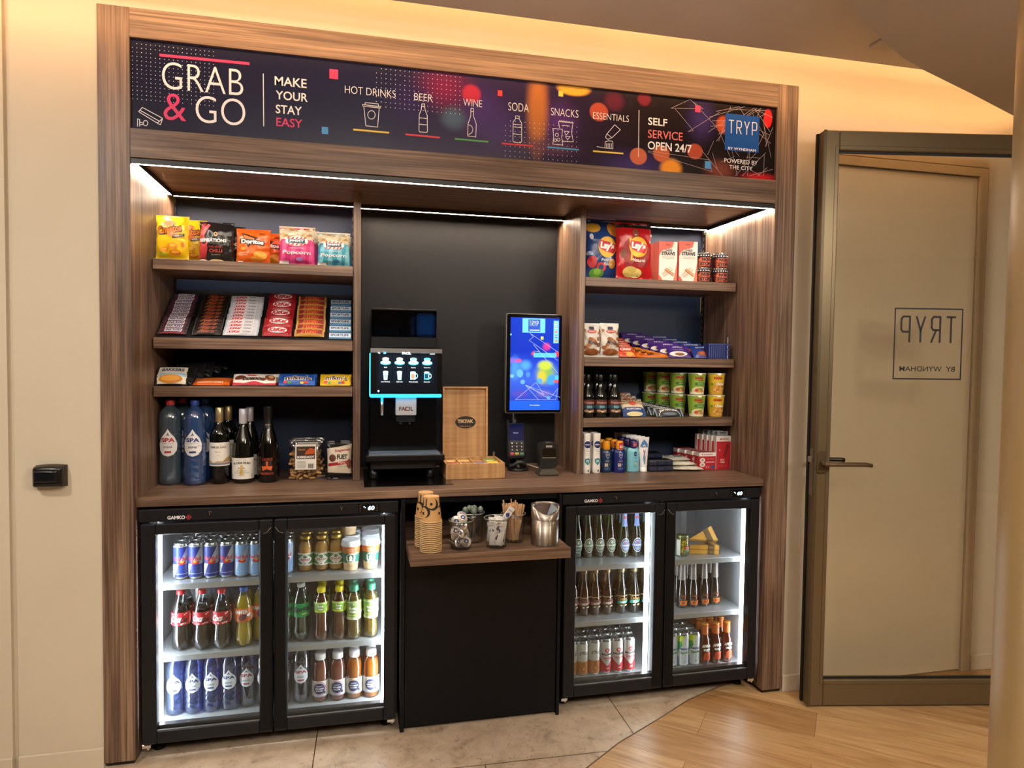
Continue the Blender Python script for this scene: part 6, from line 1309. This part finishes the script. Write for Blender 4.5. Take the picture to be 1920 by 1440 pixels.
# ================================================================ fridge contents
FZ, LS1, LS2, RS1, RS2 = .0975, .6115, .3465, .5925 - .0, .3415
LS1 = FL_S[0] + .0005; LS2 = FL_S[1] + .0005; RS1 = FR_S[0] + .0005; RS2 = FR_S[1] + .0005
def line(p, uvs, z, r, rows, pitch, dx, lab, cat, grp, rz=None, ref='light tube', shelf='', y0=None):
    """a row of goods on a fridge shelf with further rows behind it"""
    for i, (u, v) in enumerate(uvs):
        q = base(u, v, z, r)
        if y0 is not None: q = Vector((at(u, v, y=y0).x, y0 + r, z))
        for j in range(rows): p.put((q.x + dx * j, q.y + pitch * j, z), f'{lab}, {ORD[i]} from the {ref}, {["front", "second", "third", "fourth"][j]} row', cat, grp, rz=rz[i % len(rz)] if rz else 0)
def bull(c1, sil): return [('p', [(-1, .0), (-1, .42), (-.5, .42), (-.18, .42), (-.62, .0)], sil), ('p', [(-1, .42), (-1, .98), (.55, .98), (-.05, .52), (-.2, .42)], c1), ('p', [(-.18, .42), (.62, .42), (1, .42), (1, .0), (-.62, .0)], c1), ('p', [(.0, .56), (.6, .98), (1, .98), (1, .5)], sil), ('t', 'Red Bull', .02, .60, 1.16, .13, '#c8242e', {'bold': .03}), ('e', .1, .47, .36, .06, '#c8242e'), ('e', .1, .5, .16, .035, '#e2b43a'), ('r', -.5, .1, .7, .115, sil)]
pb_ = can(.0265, .135, '#c3c8d2', bull('#1f3486', '#c3c8d2')); pw_ = can(.0265, .135, '#a8c6ea', bull('#86aee2', '#b9c9de'))
line(pb_, [(340, 1087.5), (368.3, 1086.5), (396.8, 1085.3), (425.3, 1083.8)], LS1, .0265, 3, .0545, .0, 'slim blue and silver drink can', 'drink can', 'blue and silver drink cans', rz=[.15, -.1, .05, 0])
line(pw_, [(454, 1082.8), (480.5, 1081.5), (506, 1080.4)], LS1, .0265, 3, .0545, .0, 'slim pale blue drink can', 'drink can', 'pale blue drink cans', ref='darker blue cans')
line(pw_, [(535.5, 1078.2)], LS1, .0265, 3, .0545, .0, 'slim pale blue drink can beside the apple juice', 'drink can', 'pale blue drink cans', ref='door edge')
JG = clear('#f4efe4', .07, .02)
APPLE = M('#d8ac6c', .25)
pr = [(.024, 0), (.0285, .004), (.0285, .082), (.026, .096), (.0195, .112), (.0185, .124)]
p = bottle('juice_bottle', pr, JG, cap=(.0205, .122, .136, M('#c9a44a', .3, .6)), label=(.024, .072, M('#d9e0d4', .5), [('r', -1, .12, 1, .88, '#4f8a5c'), ('p', [(-.62, .5), (0, 1.02), (.62, .5), (0, -.02)], '#eeeae4'), ('e', 0, .72, .18, .12, '#2f6a44'), ('t', 'SCHULP', 0, .48, .8, .17, '#a5303a', {'bold': .04}), ('t', 'appel', 0, .32, .36, .08, '#6f8a6a'), ('e', 0, .16, .06, .05, '#c03a3a')]), drink=(APPLE, .112))
line(p, [(573, 1072), (603, 1070.8), (630, 1069)], LS1, .0285, 2, .062, .002, 'small apple juice bottle with gold lid', 'juice bottle', 'apple juice bottles', ref='pale blue cans')
def coffee_cup():
    rt = empty('coffee_cup'); pr = [(0, .001), (.0255, .001), (.0262, 0), (.0265, .003), (.0365, .098)]
    b = B(); b.lathe(pr, M('#d8b58a', .4), 24)
    b.draw(round_z(rprof(pr[2:]), .003, .098), [('r', -1, .72, 1, 1, '#b8632a'), ('p', [(-1, .34), (-1, .74), (-.2, .72), (.2, .6), (1, .74), (1, .36), (.6, .3), (.1, .46), (-.4, .3)], '#1f6a5c'), ('t', 'SEATTLE', 0, .87, .5, .055, '#ecd9c4'), ('t', 'LATTE', 0, .79, .4, .05, '#ecd9c4'), ('e', 0, .50, .37, .185, '#e6e6e0'), ('e', 0, .50, .33, .165, '#1d5a48'), ('e', 0, .52, .12, .085, '#e6e6e0'), ('p', [(-.16, .38), (-.1, .47), (.1, .47), (.16, .38)], '#e6e6e0'), ('p', [(-.08, .6), (0, .645), (.08, .6)], '#e6e6e0')] + [('p', [(s * .17, .36), (s * .27, .42), (s * .28, .6), (s * .22, .58), (s * .2, .44)], '#e6e6e0') for s in (-1, 1)] + [('r', -.3, .2, .3, .215, '#a88a62'), ('r', -.24, .15, .24, .16, '#a88a62')], l=.0005, dl=.00014, seg=.2); b.obj('cup_body', rt)
    b = B(); b.lathe([(.0365, .096), (.0385, .097), (.0388, .102), (.037, .106), (.036, .116), (.034, .119), (.031, .1175), (0, .1165)], M('#dcdfe4', .35), 24); b.obj('lid', rt); return Proto(rt)
p = coffee_cup()
q1, q2 = base(657.5, 1070.5, LS1, .026), base(694.5, 1067.5, LS1, .026)
for k, q in enumerate((q1, q2)):
    for j in range(3): p.put(q + Vector((.001 * j, .08 * j, 0)), f'white lidded coffee cup, {["beside the juice bottles", "beside the light tube"][k]}, {["front", "second", "third"][j]} row', 'coffee cup', 'white lidded coffee cups')
p.put(q1 + Vector((-.008, .08, .1195)), 'white lidded coffee cup stacked on top of another behind the front one', 'coffee cup', 'white lidded coffee cups')
# middle shelf
COLA = clear('#574a44', .05, .04, .35, '#2a211d')
def soda_prof(h=.232, r=.0325):
    return [(.022, 0), (r * .92, .006), (r, .022), (r * .98, .045), (r * .88, .075), (r * .90, .09), (r * .97, .10), (r, .118), (r * .98, .146), (r * .80, .170), (r * .5, .197), (.0125, .21), (.0125, .218)]
pt5 = petal(.30, .03)
rn = random.Random(1)
cola_l = [('t', 'Coca', -.18, .52, .8, .5, '#f2eaea', {'shear': .35, 'bold': .05}), ('t', 'Cola', .36, .42, .5, .42, '#1c1214', {'shear': .3, 'bold': .03})] + [('e', rn.uniform(-.95, .95), rn.choice([.12, .16, .84, .9]), .06, .05, '#f2e2e2') for _ in range(12)] + [('r', .72, .2, .9, .8, '#ead6d6')]
p = bottle('soda_bottle', soda_prof(), clear('#e6ecee', .13, .05), cap=(.0150, .208, .224, M('#c22a30', .35)), label=(.098, .146, M('#b8202e', .4), cola_l), drink=(COLA, .165), fn=pt5, n=25)
line(p, [(339.5, 1222), (379.5, 1220.3), (416, 1219)], LS2, .031, 2, .072, .0, 'cola bottle with red label and red cap', 'soda bottle', 'red label cola bottles')
ORG = clear('#ecdc70', .05, .05, .85, '#d8c444')
p = bottle('soda_bottle', [(.022, 0), (.031, .006), (.0325, .03), (.031, .06), (.0265, .085), (.0305, .10), (.0325, .118), (.0315, .15), (.0265, .172), (.0165, .197), (.0125, .21), (.0125, .218)], clear('#f0ecd0', .10, .05), cap=(.0150, .208, .224, M('#2456b0', .35)), label=(.098, .150, M('#dd6f1e', .4), [('r', -.9, .0, -.72, 1, '#f0a080'), ('t', 'FANTA', -.08, .74, .92, .28, '#f4f0ea', {'bold': .08, 'rot': 4}), ('p', [(-.3, .3), (-.1, .6), (.3, .52), (.2, .2), (-.1, .08)], '#4a2f6a'), ('e', -.05, .36, .2, .17, '#8a4a2a'), ('p', [(.3, .56), (.62, .62), (.5, .4), (.3, .42)], '#f2ece6'), ('r', .66, .14, .95, .5, '#f0c8a8')]), drink=(ORG, .19), fn=petal(.3, .03), n=25)
line(p, [(457, 1214.5), (489.5, 1205.0)], LS2, .031, 2, .072, .0, 'orange soda bottle with orange label and blue cap', 'soda bottle', 'orange soda bottles', ref='cola bottles')
SPR = clear('#e2f0e8', .02, .05)
p = bottle('soda_bottle', soda_prof(), clear('#dfeee8', .14, .05), cap=(.0150, .208, .224, M('#d4dcd8', .35)), label=(.098, .150, M('#149a58', .4), [('r', -.92, .1, -.7, .9, '#c9e6d4'), ('t', 'Sprite', .12, .55, 1.2, .5, '#0e3a26', {'bold': .06, 'shear': .2, 'rot': 6, 'ar': .5}), ('r', .1, .2, .5, .26, '#c9d83a')]), drink=(SPR, .185), fn=lambda a, z, r: petal(.3, .03)(a, z, r) + (.0006 * math.sin(9 * a) * math.sin(z * 500) if .03 < z < .09 else 0), n=27)
line(p, [(533, 1206), (564.5, 1204.3)], LS2, .031, 2, .072, .0, 'clear lemon soda bottle with green label', 'soda bottle', 'green label lemon soda bottles', ref='door edge')
TEAB = clear('#b4763c', .05, .05, .45, '#8a5426')
tp_ = [(.022, 0), (.0275, .005), (.0283, .03), (.0258, .06), (.025, .085), (.0275, .11), (.0283, .125), (.028, .145), (.0225, .165), (.0155, .18), (.0135, .19), (.0135, .198)]
p = bottle('iced_tea_bottle', tp_, clear('#efe6d8', .11, .05), cap=(.0165, .186, .206, M('#d6c81e', .35)), label=(.112, .152, M('#7fae3a', .4), [('r', -1, .82, 1, 1, '#b8cf7a'), ('t', 'fuze', -.05, .66, .5, .24, '#eef2e4', {'bold': .05}), ('t', 'tea', -.05, .38, .4, .22, '#eef2e4', {'bold': .05}), ('p', [(.35, .1), (.45, .5), (.75, .9), (.95, .7), (.8, .2)], '#d2d040'), ('r', -.6, .08, .3, .2, '#d8d848')]), drink=(TEAB, .172), n=24)
line(p, [(602.5, 1203), (636, 1200.5)], LS2, .0275, 3, .072, .0, 'lemon iced tea bottle with yellow cap', 'iced tea bottle', 'yellow cap iced tea bottles', ref='green label sodas')
TEAG = clear('#c8b46a', .05, .05, .35, '#a8924a')
p = bottle('iced_tea_bottle', tp_, clear('#efeadb', .11, .05), cap=(.0185, .186, .210, M('#2f7a5c', .35)), label=(.078, .152, M('#7f9f52', .4), [('r', -1, .9, 1, .93, '#dfe6cc'), ('p', [(-.1, .84), (0, .78), (.1, .84)], '#eef2e4'), ('t', 'fuze', -.02, .62, .76, .16, '#eef2e4', {'bold': .05}), ('t', 'tea', -.02, .44, .62, .15, '#eef2e4', {'bold': .05}), ('r', -.7, .2, .4, .27, '#c9d06a'), ('p', [(.5, .05), (.45, .3), (.65, .55), (.9, .45), (.9, .05)], '#c2c87a'), ('r', -1, 0, 1, .14, '#c9d6b0')]), drink=(TEAG, .172), n=24)
line(p, [(663, 1199.5), (695, 1196)], LS2, .0275, 3, .068, -.003, 'green iced tea bottle with green cap', 'iced tea bottle', 'green cap iced tea bottles', ref='yellow cap bottles')
# floor of the fridge
wp = [(.023, 0), (.031, .006), (.032, .02)] + [(.032, .02 + .007 * i) for i in range(1, 18)] + [(.032, .16), (.0315, .175), (.026, .195), (.017, .213), (.0135, .222), (.0135, .232)]
small_spa = lambda word, c: [('p', [(x * 1.35, y) for x, y in drop], '#dfe4ee'), ('p', [(-.12, .72), (0, .86), (.12, .72), (0, .77)], '#51607e'), ('t', 'SPA', 0, .58, .86, .15, c, {'bold': .04}), ('t', word, 0, .33, .5, .07, '#5a6684', {'bold': .02}), ('r', -.22, .13, .22, .2, c)]
p = bottle('water_bottle', wp, clear('#a3b8e4', .13, .10, .10, '#8ea8dc'), cap=(.0155, .220, .238, M('#2f55b0', .35)), label=(.085, .162, None, small_spa('REINE', '#2f3f78')), drink=(clear('#dfe8f6', .02, .05), .20), fn=waves(.0013, 300, .02, .15), n=26)
line(p, [(329.5, 1343), (364.5, 1340.5), (398.3, 1336.8), (431.5, 1333)], FZ, .031, 2, .068, .0, 'small blue water bottle with white drop label', 'water bottle', 'small blue water bottles')
p = bottle('water_bottle', [(.023, 0), (.030, .006), (.0315, .02), (.0315, .16), (.0315, .175), (.027, .195), (.017, .213), (.0135, .222), (.0135, .232)], clear('#e6ecf0', .13, .06), cap=(.0155, .220, .238, M('#c2434c', .35)), label=(.085, .162, None, small_spa('INTENSE', '#b03a48')), drink=(clear('#f0f4f8', .02, .05), .20), fn=petal(.32, .03), n=25)
line(p, [(464.5, 1328.5), (497, 1326)], FZ, .031, 2, .068, .0, 'small clear water bottle with white drop label', 'water bottle', 'small clear water bottles', ref='blue bottles')
line(p, [(530.5, 1324), (565, 1321.5)], FZ, .031, 2, .068, .0, 'small clear water bottle with red cap', 'water bottle', 'small clear water bottles', ref='door edge')
vp = [(.026, 0), (.0305, .004), (.031, .018), (.0315, .022), (.0315, .088), (.031, .092), (.0318, .110), (.031, .130), (.027, .148), (.0195, .163), (.0185, .168)]
def vit(c, cb, ringc):
    return bottle('vitamin_water_bottle', vp, clear('#f2ebe4', .10, .04), cap=(.0205, .163, .186, M('#e9e6e4', .35)), label=(.024, .086, M('#d9d6d2', .45), [('e', -.05, .52, .53, .44, ringc), ('e', -.05, .52, .48, .40, '#dfdcd8'), ('e', -.05, .52, .44, .36, '#2c2f58'), ('t', 'SOURCY', -.05, .68, .44, .07, '#e6e6ee', {'bold': .02}), ('t', 'VITAMIN', -.05, .53, .62, .10, '#eeeef4', {'bold': .04}), ('t', 'WATER', -.05, .39, .52, .09, '#eeeef4', {'bold': .04}), ('e', .34, .26, .1, .09, '#2a2a40'), ('r', -.7, .03, .7, .07, '#8a94b8')]), drink=(clear(c, .04, .04, .55, cb), .155), n=24)
line(vit('#c98a78', '#a8604e', '#c0485a'), [(600.5, 1318), (633, 1315)], FZ, .0305, 2, .066, .0, 'pink vitamin water bottle with white cap', 'vitamin water', 'pink vitamin water bottles', ref='clear water bottles')
line(vit('#e8a048', '#cc7f24', '#d88a3a'), [(664, 1311.5), (695.5, 1309)], FZ, .0305, 2, .066, .0, 'orange vitamin water bottle with white cap', 'vitamin water', 'orange vitamin water bottles', ref='pink bottles')

# second fridge
bp = [(.022, 0), (.0245, .004), (.025, .01), (.025, .095), (.0235, .115), (.0165, .14), (.0138, .16), (.0128, .195), (.0138, .197), (.0138, .203)]
def beer(glass, cap, lab, neck=None): return bottle('beer_bottle', bp, glass, cap=(.0148, .199, .2055, cap), label=lab, marks=neck, n=22, drink=(clear('#f2ece0', .02, .04), .13))
GRN = clear('#9db486', .13, .03)
oval = lambda c, c2: [('o', 0, .5, .52, .48, .10, '#d9dcda'), ('e', 0, .5, .42, .38, c), ('o', 0, .5, .36, .32, .08, '#c9cfca'), ('r', -.62, .42, .62, .58, c), ('t', 'Heineken', 0, .5, 1.0, .12, '#e9ebe8', {'bold': .03}), ('e', 0, .68, .09, .07, c2), ('t', 'BEER', 0, .3, .3, .06, '#d9dcda')]
p = beer(GRN, M('#c9cdc8', .35, .6), (.022, .088, None, oval('#6f8468', '#e6e6e0')))
line(p, [(1080.5, 1047.5), (1101, 1046.5)], RS1, .025, 3, .064, .012, 'green beer bottle with oval print', 'beer bottle', 'green beer bottles', ref='door edge')
line(p, [(1122, 1045.6), (1143, 1045)], RS1, .025, 3, .064, .012, 'green beer bottle, paler, with oval print', 'beer bottle', 'green beer bottles', ref='greener pair')
p = beer(GRN, M('#5a6fc0', .35, .4), (.022, .088, None, oval('#6a7cb0', '#d8403c')), neck=(.13, .195, [('r', -.5, .1, .5, .98, '#7f92c8'), ('e', 0, .7, .3, .1, '#c8443c')]))
line(p, [(1168.5, 1045.8), (1191, 1044.5), (1213, 1043.5)], RS1, .025, 3, .064, .012, 'green beer bottle with blue neck label', 'beer bottle', 'blue neck beer bottles', ref='paler green bottles')
ap = [(.022, 0), (.0252, .004), (.0252, .085), (.0235, .105), (.0155, .135), (.013, .155), (.0125, .185), (.0135, .188), (.0135, .195)]
fz = lambda a, c: (.03, .085, None, [('r', -.85, .86, .85, .92, '#c9a47a'), ('t', 'Cinzano', .0, .68, 1.1, .24, a, {'shear': .25, 'bold': .03}), ('p', [(-.7, .26), (-.6, .5), (.7, .56), (.75, .34)], c), ('t', 'MIA', 0, .4, .6, .17, '#e2ddd4', {'bold': .03}), ('e', -.2, .14, .12, .07, '#d8c8a0'), ('e', .3, .16, .16, .07, '#d0b88a')])
p = bottle('sparkling_bottle', ap, clear('#dfcaa8', .12, .03), cap=(.0145, .180, .199, M('#b59a72', .3, .5)), label=fz('#8a5a58', '#a06a66'), drink=(clear('#d8ae74', .03, .04, .15, '#b07a3e'), .115))
line(p, [(1073, 1156.3), (1093.5, 1155.5), (1114.5, 1154.2), (1137, 1152.7)], RS2, .025, 2, .07, .012, 'amber sparkling wine bottle with faded red label', 'sparkling wine', 'amber sparkling bottles', ref='door edge')
p = bottle('sparkling_bottle', ap, clear('#b9b58c', .12, .03), cap=(.0145, .180, .199, M('#a89a72', .3, .5)), label=fz('#b98a4a', '#2fa08c'), drink=(clear('#b8a870', .03, .04, .2, '#7f6f38'), .115))
line(p, [(1164, 1151), (1187.5, 1149.5), (1210, 1148)], RS2, .025, 2, .07, .012, 'olive sparkling wine bottle with teal label', 'sparkling wine', 'teal label sparkling bottles', ref='amber bottles')
p = can(.0265, .150, '#d4d2d0', [('r', -1, 0, 1, .42, '#b8743a'), ('t', 'STELZ', 0, .66, .9, .1, '#44403c', {'bold': .03, 'arc': .06}), ('o', 0, .56, .3, .1, .12, '#b0aca6'), ('t', 'HARD', 0, .34, .4, .1, '#8a4f22', {'bold': .03}), ('e', 0, .18, .3, .1, '#a0602a'), ('e', 0, .18, .16, .055, '#c98a4c')], rough=.35)
line(p, [(1070, 1270.5), (1090.5, 1269), (1112.5, 1266.5)], FZ, .0265, 4, .056, .014, 'tall white and copper can', 'drink can', 'white and copper cans', ref='door edge')
p = can(.0265, .150, '#cfcac8', [('p', [(-1, 0), (-1, .42), (-.7, .42), (0, .19), (.7, .42), (1, .42), (1, 0)], '#b3242c'), ('e', 0, .72, .26, .075, '#b8323c'), ('e', 0, .72, .13, .04, '#d8a0a0'), ('t', 'BACARDI', 0, .585, 1.2, .075, '#2a2626', {'bold': .05}), ('t', 'Coca-Cola', 0, .47, 1.1, .10, '#b8303c', {'shear': .3, 'bold': .03}), ('r', -.35, .38, .35, .39, '#8a8482'), ('t', '5%', .08, .12, .3, .05, '#f0dcdc', {'bold': .03})], rough=.35)
line(p, [(1134, 1264), (1155.5, 1262), (1177.5, 1259.7)], FZ, .0265, 4, .056, .014, 'tall silver and red can', 'drink can', 'silver and red cans', ref='copper cans')
# olives and cheese
rt = empty('olive_jar'); b = B(); pr = [(.026, 0), (.028, .004), (.028, .075), (.025, .082)]
b.lathe([(0, .001)] + pr, clear('#f0f0d8', .08, .03), 24); b.obj('jar_wall', rt)
b = B(); rn = random.Random(7)
for k in range(40):
    a = k * 2.4; z = .012 + .058 * k / 40; rr_ = .0165 if k % 3 else .008
    b.lathe([(0, -.009), (.006, -.0065), (.0085, 0), (.006, .0065), (0, .009)], M(rn.choice(['#b9a42c', '#a5942a', '#c7b13e']), .3), 8, (rr_ * math.sin(a), -rr_ * math.cos(a)))
    nv = 5 * 8
    for i in range(len(b.v) - nv, len(b.v)): b.v[i] = (b.v[i][0], b.v[i][1], b.v[i][2] + z)
ol = b.obj('olives', rt); ol['kind'] = 'stuff'
b = B(); b.draw(round_z(lambda z: .0283, .004, .074), [('r', -.98, .0, -.5, 1, '#d8d8c8'), ('r', -.1, .40, .95, .58, '#b8323a'), ('r', -.12, .38, .97, .40, '#e9e6dc'), ('t', 'Figaro', .45, .49, .8, .11, '#f0e6e0', {'bold': .02, 'shear': .2}), ('r', -.1, .24, .95, .38, '#5f8f52')], l=.0004, seg=.2); b.obj('label', rt)
b = B(); b.lathe([(.0262, .079), (.027, .080), (.027, .092), (.0255, .0935), (0, .0935)], M('#6f7a4a', .3, .6), 24); b.obj('lid', rt)
Proto(rt).put(base(1279, 1044, RS1, .028), 'glass jar of yellow olives on the fridge shelf beside the cheese', 'jar')
CH = M('#dba24a', .4); CHD = M('#6b5238', .45); RIND = M('#3a332a', .5)
def cheese(l, h, w_):
    rt = empty('cheese_wedge'); b = B()
    pts = [(-l / 2, 0), (l / 2, -w_ / 2), (l / 2, w_ / 2)]
    b.add([(x, y, z) for z in (0, h) for x, y in pts], [(2, 1, 0), (3, 4, 5), (0, 1, 4, 3), (2, 0, 3, 5)], CH); b.obj('cheese', rt)
    b = B(); b.box(l / 2, l / 2 + .003, -w_ / 2, w_ / 2, 0, h, RIND); b.obj('rind', rt)
    def wy(x): return w_ / 2 * (x + l / 2) / l
    b = B(); xa, xb = l * .12, l * .34
    b.add([(x, s * (wy(x) + .0008), z) for x in (xa, xb) for s in (-1, 1) for z in (-.0008, h + .0008)], [(0, 4, 5, 1), (2, 3, 7, 6), (1, 5, 7, 3)], CHD)
    b.draw(lambda u, v, q: (xa + u * (xb - xa), -wy(xa + u * (xb - xa)) - .0012 - q, v * h), [('r', .15, .55, .85, .66, '#b39a6a'), ('r', .15, .3, .85, .38, '#b39a6a')], seg=99); b.obj('wrapper_band', rt)
    return Proto(rt)
p = cheese(.125, .019, .07); q = at(1325, 1042, z=RS1)
p.put((q.x - .0, q.y + .04, RS1 + .001), 'yellow cheese wedge lying lowest on the fridge shelf', 'cheese', 'cheese wedges')
p.put((q.x + .002, q.y + .042, RS1 + .0216), 'yellow cheese wedge lying second in the pile', 'cheese', 'cheese wedges')
p.put((q.x - .012, q.y + .036, RS1 + .072), 'yellow cheese wedge tilted up on top of the pile', 'cheese', 'cheese wedges', ry=rad(-10), rx=rad(50))
pr = [(.020, 0), (.0235, .004), (.0235, .062), (.0222, .085), (.0168, .118), (.0145, .14), (.0138, .175)]
p = bottle('mini_prosecco_bottle', pr, clear('#8a8580', .14, .03, .35, '#2a2522'), seal=(.125, .185, M('#8e8782', .35, .3)), cap=(.0150, .180, .196, M('#8a837e', .35, .3)), label=(.008, .068, None, [('t', 'Casa', -.05, .80, .7, .2, '#8a4a2c', {'shear': .3, 'bold': .04}), ('t', 'y', .15, .6, .2, .22, '#c9602c', {'bold': .06}), ('p', [(-.45, .12), (-.5, .42), (.5, .42), (.45, .12), (0, .05)], '#d4702a'), ('t', 'BRUT', 0, .27, .5, .14, '#7a2f10', {'bold': .03})]))
line(p, [(1277.5, 1140.5), (1298, 1139.5), (1318.6, 1137.5), (1338.8, 1134.5)], RS2, .0235, 2, .064, .012, 'mini sparkling bottle with orange print and grey foil', 'sparkling wine', 'grey foil mini bottles', ref='door edge')
p = can(.0265, .150, '#ccd2d8', [('r', -1, .0, 1, .9, '#ccd2d8'), ('p', [(-1, .62), (-1, 1), (-.1, 1), (-.3, .84), (-.25, .7), (-.6, .62)], '#c3d43a'), ('p', [(-1, .3), (-1, .8), (-.45, .8), (-.3, .66), (-.7, .5)], '#2f9a64'), ('p', [(-1, 0), (-1, .3), (-.75, .25), (-.7, 0)], '#2f4fa0'), ('t', 'ABSOLUT', 0, .55, 1.2, .07, '#263a86', {'bold': .05}), ('t', 'Sprite', .0, .42, 1.1, .11, '#2f8a50', {'shear': .2, 'bold': .04, 'rot': 3, 'ar': .4}), ('t', '5%', 0, .12, .3, .05, '#5a6270')], rough=.35)
line(p, [(1258, 1252), (1279, 1251), (1299.5, 1248.8)], FZ, .0265, 4, .056, .005, 'tall silver can with lime and green side', 'drink can', 'silver and lime cans', ref='door edge')
pr = [(.0215, 0), (.024, .004), (.0245, .02), (.0245, .085), (.0228, .105), (.0165, .125), (.0150, .137), (.0148, .17), (.0155, .173), (.0155, .178)]
p = bottle('spritz_bottle', pr, clear('#e8c4a0', .12, .03), cap=(.0160, .173, .181, M('#d9862a', .3, .3)), seal=(.133, .172, M('#c9682a', .4)), label=(.018, .098, None, [('t', 'APEROL', .02, .80, 1.15, .16, '#efe8e2', {'bold': .08, 'arc': .05}), ('t', 'SPRITZ', .02, .62, .8, .13, '#efe8e2', {'bold': .07}), ('p', [(-.4, .05), (-.34, .4), (.0, .5), (.5, .46), (.55, .05)], '#cf4f1f'), ('p', [(-.1, .1), (-.05, .36), (.05, .36), (.02, .1)], '#a83414'), ('p', [(.2, .1), (.22, .4), (.32, .4), (.3, .1)], '#a83414')]), drink=(clear('#b04a1e', .03, .04, .55, '#8e3412'), .128), marks=(.140, .165, [('r', -.8, .6, .8, .95, '#3a2a1e'), ('r', -.2, .1, .3, .5, '#efd9c4')]))
line(p, [(1319.7, 1247), (1340, 1244.7), (1360.7, 1242.2)], FZ, .0245, 3, .062, .006, 'orange spritz bottle with orange cap', 'spritz bottle', 'orange spritz bottles', ref='silver cans')
